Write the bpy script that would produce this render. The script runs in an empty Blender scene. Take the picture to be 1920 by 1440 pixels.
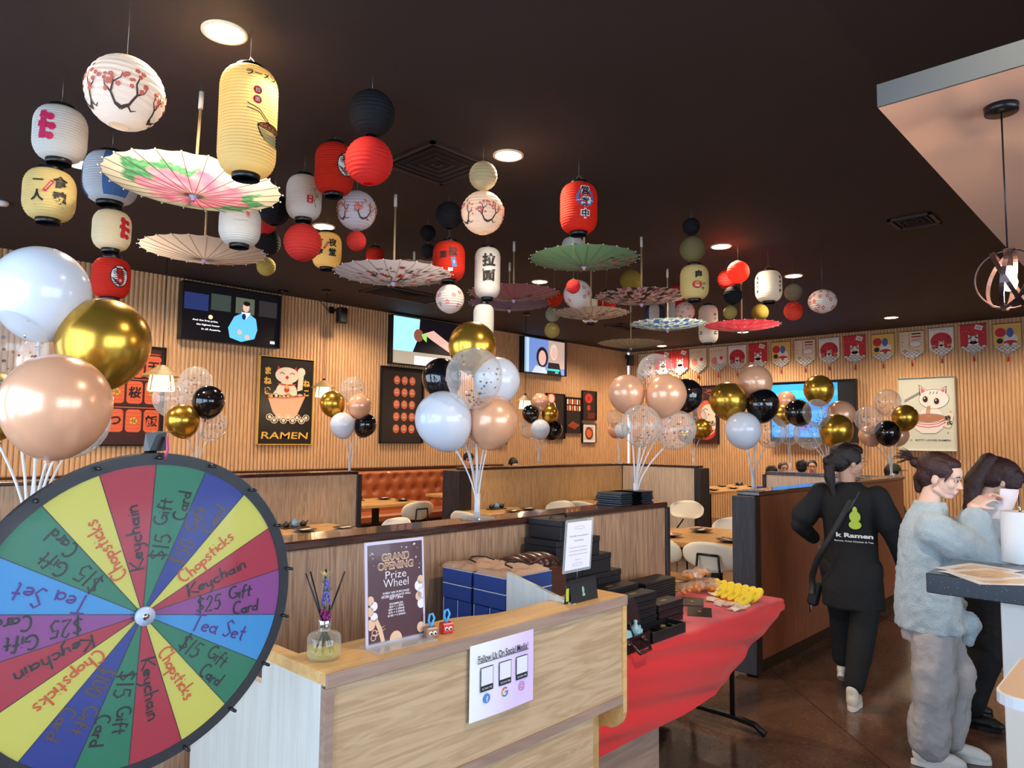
import bpy, bmesh, math, random
import numpy as np
from mathutils import Matrix, Vector
from math import pi, sin, cos, radians, sqrt, atan2
random.seed(7)
scene = bpy.context.scene
COL = scene.collection

# ---------------------------------------------------------------- camera
FPX, YAW, PITCH, ROLL, EYE = 1335.86, 0.759020, 0.0770215, 0.0103955, 1.6
_f = Vector((cos(YAW)*cos(PITCH), sin(YAW)*cos(PITCH), sin(PITCH)))
_r = Vector((sin(YAW), -cos(YAW), 0)); _u = _r.cross(_f)
CR = _r*cos(ROLL) + _u*sin(ROLL); CU = -_r*sin(ROLL) + _u*cos(ROLL); CF = _f
cam_d = bpy.data.cameras.new('camera'); cam = bpy.data.objects.new('camera', cam_d); COL.objects.link(cam)
cam_d.sensor_fit = 'HORIZONTAL'; cam_d.sensor_width = 36; cam_d.lens = 36*FPX/1920; cam_d.clip_start = .05
cam.matrix_world = Matrix(((CR.x, CU.x, -CF.x, 0), (CR.y, CU.y, -CF.y, 0), (CR.z, CU.z, -CF.z, EYE), (0, 0, 0, 1)))
scene.camera = cam
# ---------------------------------------------------------------- world, light, exposure
scene.view_settings.view_transform = 'Standard'; scene.view_settings.look = 'None'
scene.view_settings.exposure = 0.97; scene.view_settings.gamma = 1; scene.view_settings.use_curve_mapping = False
world = bpy.data.worlds.new('sky'); scene.world = world; world.use_nodes = True
world.node_tree.nodes['Background'].inputs[0].default_value = (.55, .74, 1, 1)
world.node_tree.nodes['Background'].inputs[1].default_value = 1.5
try: scene.cycles.max_bounces = 8; scene.cycles.transparent_max_bounces = 24
except Exception: pass

def area(name, loc, target, sx, sy, power, col):
    d = bpy.data.lights.new(name, 'AREA'); d.shape = 'RECTANGLE'; d.size = sx; d.size_y = sy; d.energy = power; d.color = col
    o = bpy.data.objects.new(name, d); COL.objects.link(o); o.location = loc
    o.rotation_euler = (Vector(target)-Vector(loc)).to_track_quat('-Z', 'Y').to_euler(); return o
DAY = (.62, .8, 1)
# daylight coming through the two shop windows behind the viewer (just outside the glass)
area('window_daylight', (-2.2, 1.3, 1.7), (5, 1.4, 1.2), 4.6, 2.4, 95, DAY)
area('window_daylight', (-2.2, 6.2, 1.7), (5, 5.6, 1.3), 4.4, 2.4, 60, DAY)
area('window_daylight', (2.0, -5.1, 1.7), (2.4, 2, 1.2), 6.4, 2.4, 150, (.72, .86, 1))
WARM = (1, .79, .56)
SPOT = 88          # watts of each recessed downlight

def at(px, py, z=None, X=None, Y=None, D=None):
    """world point seen at a pixel of the 1920x1440 photograph, on a plane z / X / Y or at depth D"""
    d = CF*FPX + CR*(px-960) - CU*(py-720)
    if z is not None: t = (z-EYE)/d.z
    elif X is not None: t = X/d.x
    elif Y is not None: t = Y/d.y
    else: t = D/FPX
    return Vector((0, 0, EYE)) + d*t

# ---------------------------------------------------------------- materials
def lin(c):
    if isinstance(c, str):
        c = c.lstrip('#'); c = c if len(c) == 6 else ''.join(q*2 for q in c); c = [int(c[i:i+2], 16)/255 for i in (0, 2, 4)]
        return tuple(x/12.92 if x <= .04045 else ((x+.055)/1.055)**2.4 for x in c)
    return tuple(c)
MATS = {}
def mat(name, col, rough=.5, metal=0, spec=.5, trans=0, coat=0, bump=0, bscale=60, sheen=0, emit=0, attr=False, ecol=None):
    if name in MATS: return MATS[name]
    m = bpy.data.materials.new(name); m.use_nodes = True; nt = m.node_tree; n = nt.nodes; b = n['Principled BSDF']
    c = lin(col)
    b.inputs['Base Color'].default_value = (*c, 1); b.inputs['Roughness'].default_value = rough
    b.inputs['Metallic'].default_value = metal; b.inputs['Specular IOR Level'].default_value = spec
    b.inputs['Coat Weight'].default_value = coat
    if sheen: b.inputs['Sheen Weight'].default_value = sheen
    if emit: b.inputs['Emission Color'].default_value = (*(lin(ecol) if ecol else c), 1); b.inputs['Emission Strength'].default_value = emit
    a = None
    if attr:
        a = n.new('ShaderNodeAttribute'); a.attribute_name = 'paint'; nt.links.new(a.outputs['Color'], b.inputs['Base Color'])
    if bump:
        tc = n.new('ShaderNodeTexCoord'); no = n.new('ShaderNodeTexNoise'); no.inputs['Scale'].default_value = bscale; no.inputs['Detail'].default_value = 4
        bp = n.new('ShaderNodeBump'); bp.inputs['Strength'].default_value = bump; bp.inputs['Distance'].default_value = .01
        nt.links.new(tc.outputs['Object'], no.inputs['Vector']); nt.links.new(no.outputs['Fac'], bp.inputs['Height']); nt.links.new(bp.outputs['Normal'], b.inputs['Normal'])
    if trans:
        t = n.new('ShaderNodeBsdfTranslucent'); t.inputs[0].default_value = (*c, 1)
        if a: nt.links.new(a.outputs['Color'], t.inputs[0])
        mx = n.new('ShaderNodeMixShader'); mx.inputs[0].default_value = trans
        nt.links.new(b.outputs[0], mx.inputs[1]); nt.links.new(t.outputs[0], mx.inputs[2]); nt.links.new(mx.outputs[0], n['Material Output'].inputs[0])
    MATS[name] = m; return m
def grain(name, c1, c2, scale=(1.2, 14, 14), rough=.45, coat=0, bump=.05, dist=1.5, spec=.5, c3=None):
    """wood: noise stretched along one object axis, two tones"""
    if name in MATS: return MATS[name]
    m = mat(name, c1, rough, coat=coat, spec=spec); nt = m.node_tree; n = nt.nodes; b = n['Principled BSDF']; L = nt.links.new
    tc = n.new('ShaderNodeTexCoord'); mp = n.new('ShaderNodeMapping'); mp.inputs['Scale'].default_value = scale
    no = n.new('ShaderNodeTexNoise'); no.inputs['Scale'].default_value = 3; no.inputs['Detail'].default_value = 7; no.inputs['Distortion'].default_value = dist
    cr = n.new('ShaderNodeValToRGB'); cr.color_ramp.elements[0].color = (*lin(c2), 1); cr.color_ramp.elements[0].position = .36
    cr.color_ramp.elements[1].color = (*lin(c1), 1); cr.color_ramp.elements[1].position = .62
    bp = n.new('ShaderNodeBump'); bp.inputs['Strength'].default_value = bump; bp.inputs['Distance'].default_value = .005
    L(tc.outputs['Object'], mp.inputs[0]); L(mp.outputs[0], no.inputs['Vector']); L(no.outputs['Fac'], cr.inputs[0])
    L(cr.outputs[0], b.inputs['Base Color']); L(no.outputs['Fac'], bp.inputs['Height']); L(bp.outputs[0], b.inputs['Normal'])
    return m
def glassy(name, tint, opac=.12, rough=.03, edge=.55, gl=.6):
    """thin clear skin: transparent with reflections and a milky rim"""
    if name in MATS: return MATS[name]
    m = bpy.data.materials.new(name); m.use_nodes = True; nt = m.node_tree; n = nt.nodes; n.clear(); L = nt.links.new
    o = n.new('ShaderNodeOutputMaterial'); tr = n.new('ShaderNodeBsdfTransparent'); tr.inputs[0].default_value = (.97, .97, .97, 1)
    df = n.new('ShaderNodeBsdfDiffuse'); df.inputs[0].default_value = (*lin(tint), 1); g = n.new('ShaderNodeBsdfGlossy'); g.inputs['Roughness'].default_value = rough
    lf = n.new('ShaderNodeLayerWeight'); lf.inputs[0].default_value = .5; pw = n.new('ShaderNodeMath'); pw.operation = 'POWER'; pw.inputs[1].default_value = 4; L(lf.outputs['Facing'], pw.inputs[0])
    mf_ = n.new('ShaderNodeMapRange'); mf_.inputs['To Min'].default_value = .045; mf_.inputs['To Max'].default_value = .9; L(pw.outputs[0], mf_.inputs['Value'])
    lw = n.new('ShaderNodeLayerWeight'); lw.inputs[0].default_value = .3
    mr = n.new('ShaderNodeMapRange'); mr.inputs['To Min'].default_value = opac; mr.inputs['To Max'].default_value = edge
    L(lw.outputs['Facing'], mr.inputs['Value'])
    m1 = n.new('ShaderNodeMixShader'); L(mr.outputs[0], m1.inputs[0]); L(tr.outputs[0], m1.inputs[1]); L(df.outputs[0], m1.inputs[2])
    mu = n.new('ShaderNodeMath'); mu.operation = 'MULTIPLY'; mu.inputs[1].default_value = gl
    L(mf_.outputs[0], mu.inputs[0])
    m2 = n.new('ShaderNodeMixShader'); L(mu.outputs[0], m2.inputs[0]); L(m1.outputs[0], m2.inputs[1]); L(g.outputs[0], m2.inputs[2]); L(m2.outputs[0], o.inputs[0])
    MATS[name] = m; m.diffuse_color = (.9, .9, .9, .3); return m

# ---------------------------------------------------------------- mesh builder
def T(x, y=0, z=0):
    return Matrix.Translation(x if isinstance(x, Vector) else Vector((x, y, z)))
def Rz(a): return Matrix.Rotation(a, 4, 'Z')
def Rx(a): return Matrix.Rotation(a, 4, 'X')
def Ry(a): return Matrix.Rotation(a, 4, 'Y')
def frame(o, x, y):
    x = Vector(x).normalized(); y = Vector(y).normalized(); z = x.cross(y)
    return Matrix(((x.x, y.x, z.x, o[0]), (x.y, y.y, z.y, o[1]), (x.z, y.z, z.z, o[2]), (0, 0, 0, 1)))
def along(p0, p1):
    """matrix whose Z axis runs p0 -> p1"""
    p0 = Vector(p0); d = Vector(p1)-p0
    return T(p0) @ d.to_track_quat('Z', 'Y').to_matrix().to_4x4()
TXT = {}
def text2d(s, off=0.0, res=3):
    k = (s, off, res)
    if k in TXT: return TXT[k]
    c = bpy.data.curves.new('t', 'FONT'); c.body = s; c.size = 1; c.resolution_u = res; c.offset = off; c.align_x = 'CENTER'; c.fill_mode = 'FRONT'
    o = bpy.data.objects.new('t', c); COL.objects.link(o)
    dg = bpy.context.evaluated_depsgraph_get(); me = bpy.data.meshes.new_from_object(o.evaluated_get(dg))
    vs = [(v.co.x, v.co.y) for v in me.vertices]; fs = [tuple(p.vertices) for p in me.polygons]
    bpy.data.objects.remove(o); bpy.data.curves.remove(c); bpy.data.meshes.remove(me)
    if vs:
        x0 = min(v[0] for v in vs); x1 = max(v[0] for v in vs); y0 = min(v[1] for v in vs); y1 = max(v[1] for v in vs)
        cx, cy = (x0+x1)/2, (y0+y1)/2; vs = [(x-cx, y-cy) for x, y in vs]; dim = (x1-x0, y1-y0)
    else: dim = (1, 1)
    TXT[k] = (vs, fs, dim); return TXT[k]
class MB:
    def __init__(s, M=None):
        s.V = []; s.F = []; s.I = []; s.S = []; s.C = []; s.mats = []; s.M = M or Matrix(); s.painted = False
    def add(s, vs, fs, m, smooth=False, M=None, col=None):
        if m not in s.mats: s.mats.append(m)
        i = s.mats.index(m); k = len(s.V); MM = s.M @ M if M is not None else s.M
        s.V += [MM @ Vector(v) for v in vs]; s.F += [tuple(k+j for j in f) for f in fs]
        s.I += [i]*len(fs); s.S += [smooth]*len(fs)
        if col: s.painted = True; s.C += col
        else: s.C += [(1, 1, 1)]*len(vs)
        return s
    def box(s, c, d, m, rz=0, b=0, M=None):
        x, y, z = d[0]/2, d[1]/2, d[2]/2; MM = T(*c) @ Rz(rz)
        if M is not None: MM = M @ MM
        if b:
            b = min(b, x*.9, y*.9, z*.9); P = []
            for sx in (-1, 1):
                for sy in (-1, 1):
                    for sz in (-1, 1):
                        P += [(sx*x, sy*(y-b), sz*(z-b)), (sx*(x-b), sy*y, sz*(z-b)), (sx*(x-b), sy*(y-b), sz*z)]
            return s.hull(P, m, M=MM)
        P = [(sx*x, sy*y, sz*z) for sx in (-1, 1) for sy in (-1, 1) for sz in (-1, 1)]
        return s.add(P, [(0, 1, 3, 2), (4, 6, 7, 5), (0, 4, 5, 1), (2, 3, 7, 6), (0, 2, 6, 4), (1, 5, 7, 3)], m, M=MM)
    def bb(s, x0, x1, y0, y1, z0, z1, m, b=0):
        return s.box(((x0+x1)/2, (y0+y1)/2, (z0+z1)/2), (abs(x1-x0), abs(y1-y0), abs(z1-z0)), m, b=b)
    def hull(s, P, m, M=None, smooth=False):
        bm = bmesh.new(); [bm.verts.new(p) for p in P]
        bmesh.ops.convex_hull(bm, input=bm.verts, use_existing_faces=False)
        bmesh.ops.delete(bm, geom=[v for v in bm.verts if not v.link_faces], context='VERTS')
        bmesh.ops.dissolve_limit(bm, angle_limit=.01, verts=bm.verts, edges=bm.edges)
        bm.verts.index_update(); s.add([v.co[:] for v in bm.verts], [tuple(v.index for v in f.verts) for f in bm.faces], m, smooth, M); bm.free(); return s
    def lathe(s, prof, m, n=24, M=None, smooth=True, caps=True, sx=1, sy=1):
        vs = []; fs = []; k = len(prof)
        for r, z in prof:
            for j in range(n):
                a = 2*pi*j/n; vs.append((r*cos(a)*sx, r*sin(a)*sy, z))
        for i in range(k-1):
            for j in range(n):
                j2 = (j+1) % n; fs.append((i*n+j, i*n+j2, (i+1)*n+j2, (i+1)*n+j))
        if caps:
            if prof[0][0] > 1e-4: fs.append(tuple(range(n))[::-1])
            if prof[-1][0] > 1e-4: fs.append(tuple(range((k-1)*n, k*n)))
        return s.add(vs, fs, m, smooth, M)
    def cyl(s, p0, p1, r0, m, r1=None, n=12, smooth=True, M=None):
        A = along(p0, p1); h = (Vector(p1)-Vector(p0)).length
        if M is not None: A = M @ A
        r1 = r0 if r1 is None else r1
        return s.lathe([(r0, 0), (r1, h)], m, n, A, smooth)
    def ell(s, c, r, m, n=16, M=None, R=None):
        rx, ry, rz = (r, r, r) if isinstance(r, (int, float)) else r
        k = max(4, n//2); pr = [(max(1e-5, sin(pi*i/k)), -cos(pi*i/k)*rz) for i in range(k+1)]
        MM = T(*c) @ (R or Matrix())
        if M is not None: MM = M @ MM
        return s.lathe(pr, m, n, MM, True, False, rx, ry)
    def tube(s, P, r, m, n=8, closed=False, M=None, sy=1):
        P = [Vector(p) for p in P]; k = len(P); R = r if isinstance(r, (list, tuple)) else [r]*k
        vs = []; fs = []; up = None
        for i, p in enumerate(P):
            if closed: t = P[(i+1) % k]-P[i-1]
            else: t = P[min(i+1, k-1)]-P[max(i-1, 0)]
            t.normalize()
            if up is None: up = t.orthogonal().normalized()
            up = (up - t*up.dot(t)).normalized(); q = t.cross(up)
            for j in range(n):
                a = 2*pi*j/n; vs.append(tuple(p + up*cos(a)*R[i] + q*sin(a)*R[i]*sy))
        for i in range(k if closed else k-1):
            i2 = (i+1) % k
            for j in range(n): fs.append((i*n+j, i*n+(j+1) % n, i2*n+(j+1) % n, i2*n+j))
        if not closed: fs += [tuple(range(n))[::-1], tuple(range((k-1)*n, k*n))]
        return s.add(vs, fs, m, True, M)
    def prism(s, poly, h, m, M=None, smooth=False):
        n = len(poly); vs = [(x, y, 0) for x, y in poly]+[(x, y, h) for x, y in poly]
        fs = [tuple(range(n))[::-1], tuple(range(n, 2*n))]+[(i, (i+1) % n, n+(i+1) % n, n+i) for i in range(n)]
        return s.add(vs, fs, m, smooth, M)
    # -- flat decoration; mp maps (x, y, layer) to 3D
    def poly(s, pts, m, mp, l=1):
        return s.add([tuple(mp(x, y, l)) for x, y in pts], [tuple(range(len(pts)))], m)
    def disc(s, x, y, r, m, mp, l=1, n=16, ry=None, a0=0, a1=2*pi, rot=0):
        ry = ry or r; P = []
        kk = n if abs(a1-a0-2*pi) < 1e-6 else n+1
        for i in range(kk):
            a = a0+(a1-a0)*i/n; dx, dy = r*cos(a), ry*sin(a); P.append((x+dx*cos(rot)-dy*sin(rot), y+dx*sin(rot)+dy*cos(rot)))
        return s.poly(P, m, mp, l)
    def ring(s, x, y, r, w, m, mp, l=1, n=24, a0=0, a1=2*pi, ry=None):
        ry = ry or r
        return s.stroke([(x+r*cos(a0+(a1-a0)*i/n), y+ry*sin(a0+(a1-a0)*i/n)) for i in range(n+1)], w, m, mp, l)
    def stroke(s, P, w, m, mp, l=1, w1=None):
        vs = []; k = len(P)
        for i, (x, y) in enumerate(P):
            x0, y0 = P[max(i-1, 0)]; x1, y1 = P[min(i+1, k-1)]; d = sqrt((x1-x0)**2+(y1-y0)**2) or 1
            ww = (w + ((w1-w)*i/(k-1) if w1 is not None else 0))/2; nx, ny = -(y1-y0)/d*ww, (x1-x0)/d*ww
            vs += [tuple(mp(x+nx, y+ny, l)), tuple(mp(x-nx, y-ny, l))]
        return s.add(vs, [(2*i, 2*i+1, 2*i+3, 2*i+2) for i in range(k-1)], m)
    def rect(s, x, y, w, h, m, mp, l=1, rot=0):
        c, q = cos(rot), sin(rot)
        return s.poly([(x+dx*c-dy*q, y+dx*q+dy*c) for dx, dy in ((-w/2, -h/2), (w/2, -h/2), (w/2, h/2), (-w/2, h/2))], m, mp, l)
    def text(s, t, x, y, h, m, mp, l=2, w=None, rot=0, off=0.0, res=3, align='C', fit=None, shear=0):
        vs, fs, dim = text2d(t, off, res); sc = h; sx = sc
        if fit: sx = fit/dim[0]
        if w: sx = w/dim[0]
        if w and not h: sc = sx
        ox = {'C': 0, 'L': dim[0]/2*sx, 'R': -dim[0]/2*sx}[align]; c, q = cos(rot), sin(rot); out = []
        for vx, vy in vs:
            dx = vx*sx+ox+vy*sc*shear; dy = vy*sc; out.append(tuple(mp(x+dx*c-dy*q, y+dx*q+dy*c, l)))
        return s.add(out, fs, m)
    def build(s, name, parent=None, label=None, cat=None, group=None, kind=None, loc=None):
        me = bpy.data.meshes.new(name); me.from_pydata([tuple(v) for v in s.V], [], s.F)
        for m in s.mats: me.materials.append(m)
        me.polygons.foreach_set('material_index', s.I); me.polygons.foreach_set('use_smooth', s.S)
        if s.painted:
            ca = me.color_attributes.new('paint', 'FLOAT_COLOR', 'POINT')
            ca.data.foreach_set('color', [x for c in s.C for x in (*c, 1)])
        me.update(); o = bpy.data.objects.new(name, me); COL.objects.link(o)
        if parent is not None: o.parent = parent
        if loc is not None: o.location = loc
        return tag(o, label, cat, group, kind)
def tag(o, label=None, cat=None, group=None, kind=None):
    if label: o['label'] = label
    if cat: o['category'] = cat
    if group: o['group'] = group
    if kind: o['kind'] = kind
    return o
def thing(name, label, cat, loc=(0, 0, 0), rz=0, group=None, scale=None):
    o = bpy.data.objects.new(name, None); COL.objects.link(o); o.location = loc; o.rotation_euler = (0, 0, rz); o.empty_display_size = .05
    if scale: o.scale = (scale,)*3
    return tag(o, label, cat, group)
def W(o):
    """builder that takes world coordinates but stores them in the thing's own frame"""
    return MB((T(Vector(o.location)) @ Rz(o.rotation_euler[2]) @ Matrix.Diagonal((*o.scale, 1))).inverted())
KIDS = {}
def copy_tree(root, loc, rz=0, label=None, group=None, scale=None):
    def cp(o, par):
        c = o.copy(); COL.objects.link(c); c.parent = par
        for ch in o.children: cp(ch, c)
        return c
    r = cp(root, None); r.location = loc; r.rotation_euler = (0, 0, rz)
    if scale: r.scale = (scale,)*3
    return tag(r, label, None, group)
def struct(name, mb): return mb.build(name, kind='structure')
def plane_map(o, x, y, eps=.0012, base=.0):
    o = Vector(o); x = Vector(x); y = Vector(y); n = x.cross(y).normalized()
    return lambda a, b, l: o + x*a + y*b + n*(base+l*eps)
def smoothstep(a, b, x):
    t = max(0, min(1, (x-a)/(b-a))); return t*t*(3-2*t)
def rrect(w, h, r, n=5):
    P = []
    for cx, cy, a in ((w/2-r, h/2-r, 0), (-w/2+r, h/2-r, pi/2), (-w/2+r, -h/2+r, pi), (w/2-r, -h/2+r, 1.5*pi)):
        P += [(cx+r*cos(a+pi/2*i/n), cy+r*sin(a+pi/2*i/n)) for i in range(n+1)]
    return P
# ================================================================= the room
XR, YL, H = 13.9, 9.45, 3.65
m_ceil = mat('dark brown ceiling paint', '#2a1f1d', .8, bump=.15, bscale=220)
m_slat = grain('fluted light oak', '#deb283', '#cb9a69', scale=(14, 14, .9), rough=.5, bump=.03)
m_dark = mat('black metal', '#121214', .42, .4)
m_blk = mat('black plastic', '#0f0f12', .35)
m_white = mat('white plastic', '#e8e6e2', .4)
m_cap = grain('dark walnut cap', '#4a2a22', '#2c1712', scale=(1.5, 16, 16), rough=.22, coat=.4)
m_post = grain('charred dark post', '#30282b', '#191417', scale=(14, 14, 1.2), rough=.5, bump=.3)
m_part = grain('brown oak laminate', '#b08d70', '#876853', scale=(16, 16, .7), rough=.48, bump=.08, dist=2.5)
m_partr = grain('red brown laminate', '#9a5a3c', '#844a31', scale=(14, 14, .8), rough=.4, bump=.03)
m_kick = mat('black kick plate', '#0c0a0b', .4)
m_wall = mat('painted wall', '#b9a58e', .8)

def slat_wall(name, a, b, length, M):
    """fluted cladding: half-round battens with shadow gaps, 5.5 cm pitch"""
    mb = MB(M); p = .055; n = int(length/p); vs = []; fs = []; prof = [(0, -.022), (.012, -.022), (.013, -.006), (.020, .000), (.0335, .003), (.047, .000), (.0545, -.006)]
    for i in range(n):
        for x, y in prof: vs += [(i*p+x, y, a), (i*p+x, y, b)]
    k = n*len(prof)
    for i in range(k-1): fs.append((2*i, 2*i+2, 2*i+3, 2*i+1))
    mb.add(vs, fs, m_slat)
    mb.add([(0, -.05, a), (length, -.05, a), (length, -.05, b), (0, -.05, b)], [(0, 1, 2, 3)], m_slat)
    return struct(name, mb)
# left wall faces -Y, right wall faces -X
slat_wall('wall_left', 0, H, XR+3, frame((XR, YL, 0), (-1, 0, 0), (0, -1, 0)))
slat_wall('wall_right', 0, H, YL+4.5, frame((XR, -4.5, 0), (0, 1, 0), (-1, 0, 0)))

# floor: stained and polished concrete with saw cuts
mf = mat('stained concrete', '#4d2f20', .22, spec=.5, coat=.15); nt = mf.node_tree; n = nt.nodes; L = nt.links.new; b = n['Principled BSDF']
tc = n.new('ShaderNodeTexCoord'); no = n.new('ShaderNodeTexNoise'); no.inputs['Scale'].default_value = 1.6; no.inputs['Detail'].default_value = 9; no.inputs['Roughness'].default_value = .65; no.inputs['Distortion'].default_value = .6
cr = n.new('ShaderNodeValToRGB'); e = cr.color_ramp.elements; e[0].position = .3; e[0].color = (*lin('#241812'), 1); e[1].position = .72; e[1].color = (*lin('#745443'), 1)
L(tc.outputs['Object'], no.inputs['Vector']); L(no.outputs['Fac'], cr.inputs[0])
n2 = n.new('ShaderNodeTexNoise'); n2.inputs['Scale'].default_value = 45; n2.inputs['Detail'].default_value = 5; L(tc.outputs['Object'], n2.inputs['Vector'])
mx = n.new('ShaderNodeMix'); mx.data_type = 'RGBA'; mx.blend_type = 'OVERLAY'; mx.inputs[0].default_value = .25; L(cr.outputs[0], mx.inputs[6]); L(n2.outputs['Fac'], mx.inputs[7])
L(mx.outputs[2], b.inputs['Base Color'])
mr = n.new('ShaderNodeMapRange'); mr.inputs['To Min'].default_value = .14; mr.inputs['To Max'].default_value = .36; L(n2.outputs['Fac'], mr.inputs[0]); L(mr.outputs[0], b.inputs['Roughness'])
mb = MB(); mb.add([(-3, -5.5, 0), (XR+.05, -5.5, 0), (XR+.05, YL+.05, 0), (-3, YL+.05, 0)], [(0, 1, 2, 3)], mf)
m_joint = mat('saw cut', '#1c100b', .8)
fm = plane_map((0, 0, 0), (1, 0, 0), (0, 1, 0), .0006)
for c in (-2.2, .1, 2.4, 4.7, 7): mb.stroke([(3.2+c-4, -3.5+c*0), (3.2+c+4, 4.5+c*0)], .006, m_joint, fm)
for c in (-3, -.4, 2.2): mb.stroke([(1.2+c, 4.2+c), (6.4+c, -1+c)], .006, m_joint, fm)
struct('floor', mb)
# ceiling slab
mb = MB(); mb.bb(-3, XR+.05, -4.7, YL+.05, H, H+.1, m_ceil); struct('ceiling', mb)
# walls behind the viewer with shop windows
def holes_wall(name, M, length, hs):
    mb = MB(M); hs = sorted(hs); x = 0
    for x0, x1, z0, z1 in hs:
        mb.bb(x, x0, -.15, 0, 0, H, m_wall); mb.bb(x0, x1, -.15, 0, 0, z0, m_wall); mb.bb(x0, x1, -.15, 0, z1, H, m_wall); x = x1
    mb.bb(x, length, -.15, 0, 0, H, m_wall); return struct(name, mb)
WX = -1.7
holes_wall('wall_front', frame((WX, YL, 0), (0, -1, 0), (1, 0, 0)), YL+4.5, [(1.0, 5.4, .5, 2.9), (5.8, 10.4, .5, 2.9)])
holes_wall('wall_back', frame((WX, -4.5, 0), (1, 0, 0), (0, 1, 0)), XR-WX, [(.4, 3.5, .4, 2.9), (3.7, 6.8, .4, 2.9)])
mg = glassy('window glass', '#ffffff', .0, .01, .03, .35)
for i, (y0, y1) in enumerate(((YL-5.4, YL-1.0), (YL-10.4, YL-5.8))):
    mb = MB(); mb.bb(WX-.09, WX-.08, y0, y1, .5, 2.9, mg)
    fr = .04
    for q in (y0+fr/2, (2*y0+y1)/3, (y0+2*y1)/3, y1-fr/2): mb.bb(WX-.12, WX-.04, q-fr/2, q+fr/2, .5, 2.9, m_blk)
    for z in (.5+fr/2, 2.9-fr/2): mb.bb(WX-.12, WX-.04, y0, y1, z-fr/2, z+fr/2, m_blk)
    struct('window_%d' % (i+1), mb)
for i, x0 in enumerate((WX+.4, WX+3.7)):
    mb = MB(); mb.bb(x0, x0+3.1, -4.59, -4.58, .4, 2.9, mg)
    for q in (x0+.02, x0+1.55, x0+3.08): mb.bb(q-.02, q+.02, -4.62, -4.54, .4, 2.9, m_blk)
    for z in (.42, 2.88): mb.bb(x0, x0+3.1, -4.62, -4.54, z-.02, z+.02, m_blk)
    struct('window_%d' % (i+3), mb)

# partitions: laminate panel, dark capping, end post, kick plate
def partition(name, x0, x1, y0, y1, label, m, posts=(), h=1.25, capo=.012):
    t = thing(name, label, 'partition wall', ((x0+x1)/2, (y0+y1)/2, 0)); w = W(t)
    w.bb(x0, x1, y0, y1, .1, h-.03, m, .004); w.build('panel', t)
    w = W(t); w.bb(x0-capo, x1+capo, y0-capo, y1+capo, h-.03, h, m_cap, .006); w.build('capping', t)
    w = W(t); w.bb(x0+.02, x1-.02, y0+.03, y1-.03, 0, .1, m_kick); w.build('kick_plate', t)
    for px0, px1, py0, py1 in posts:
        w = W(t); w.bb(px0, px1, py0, py1, .02, h-.03, m_post, .005); w.build('end_post', t)
    return t
partition('partition', -1.2, 3.60, 2.195, 2.35, 'brown oak booth partition with dark cap behind the front counter, carrying a balloon stand', m_part, [(3.60, 3.64, 2.185, 2.36)])
partition('partition', 4.83, 8.3, 2.195, 2.345, 'red-brown booth partition beside the aisle behind the woman in the black shirt', m_partr, [(4.74, 4.83, 2.185, 2.355)])
partition('partition', -1.0, 4.3, 6.28, 6.5, 'oak partition in the middle row left of the orange banquette gap', grain('brightened brown oak laminate', '#cdae8e', '#a98a6e', scale=(16, 16, .7), rough=.48, bump=.08, dist=2.5), [(4.3, 4.36, 6.27, 6.51)])  # near laminate copied lighter; the colour makes up for weak light here
partition('partition', 5.9, 9.3, 6.28, 6.5, 'oak partition in the middle row right of the orange banquette gap', grain('warm oak laminate', '#e0b780', '#bf9562', scale=(16, 16, .7), rough=.48, bump=.08, dist=2.5), [(5.68, 5.9, 6.24, 6.52)])
partition('partition', 9.06, 9.28, 5.05, 6.26, 'short oak partition wing at the far corner with a dark end post', grain('pale oak laminate', '#d6bda4', '#bba28a', scale=(16, 16, .7), rough=.48, bump=.08), [(9.04, 9.3, 4.95, 5.05)])
partition('partition', 8.12, 8.3, 2.38, 3.6, 'short pale partition wing behind the red-brown one, beside the person in blue', grain('pale oak laminate', '#d6bda4', '#bba28a', scale=(16, 16, .7), rough=.48, bump=.08), [(8.1, 8.32, 3.6, 3.64)])

# hanging ceiling cloud over the bar
t = thing('ceiling_cloud', 'beige suspended ceiling panel with a grey-blue fascia above the granite bar', 'ceiling panel', (3, 0, 2.9))
m_cloud = mat('beige soffit paint', '#e2b79f', .7, bump=.05, bscale=90); m_fas = mat('grey fascia paint', '#434b52', .65)
w = W(t); w.bb(2.92, 9.0, -4.4, .82, 2.9, 2.985, m_cloud); w.build('panel', t)
w = W(t); w.bb(2.91, 2.92, -4.4, .82, 2.9, 2.99, m_fas); w.build('fascia', t)
for x, y in ((3.4, .3), (3.4, -3), (8, .3), (8, -3)):
    w = W(t); w.cyl((x, y, 2.985), (x, y, H), .008, m_dark, n=6); w.build('hanger_rod', t)

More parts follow.
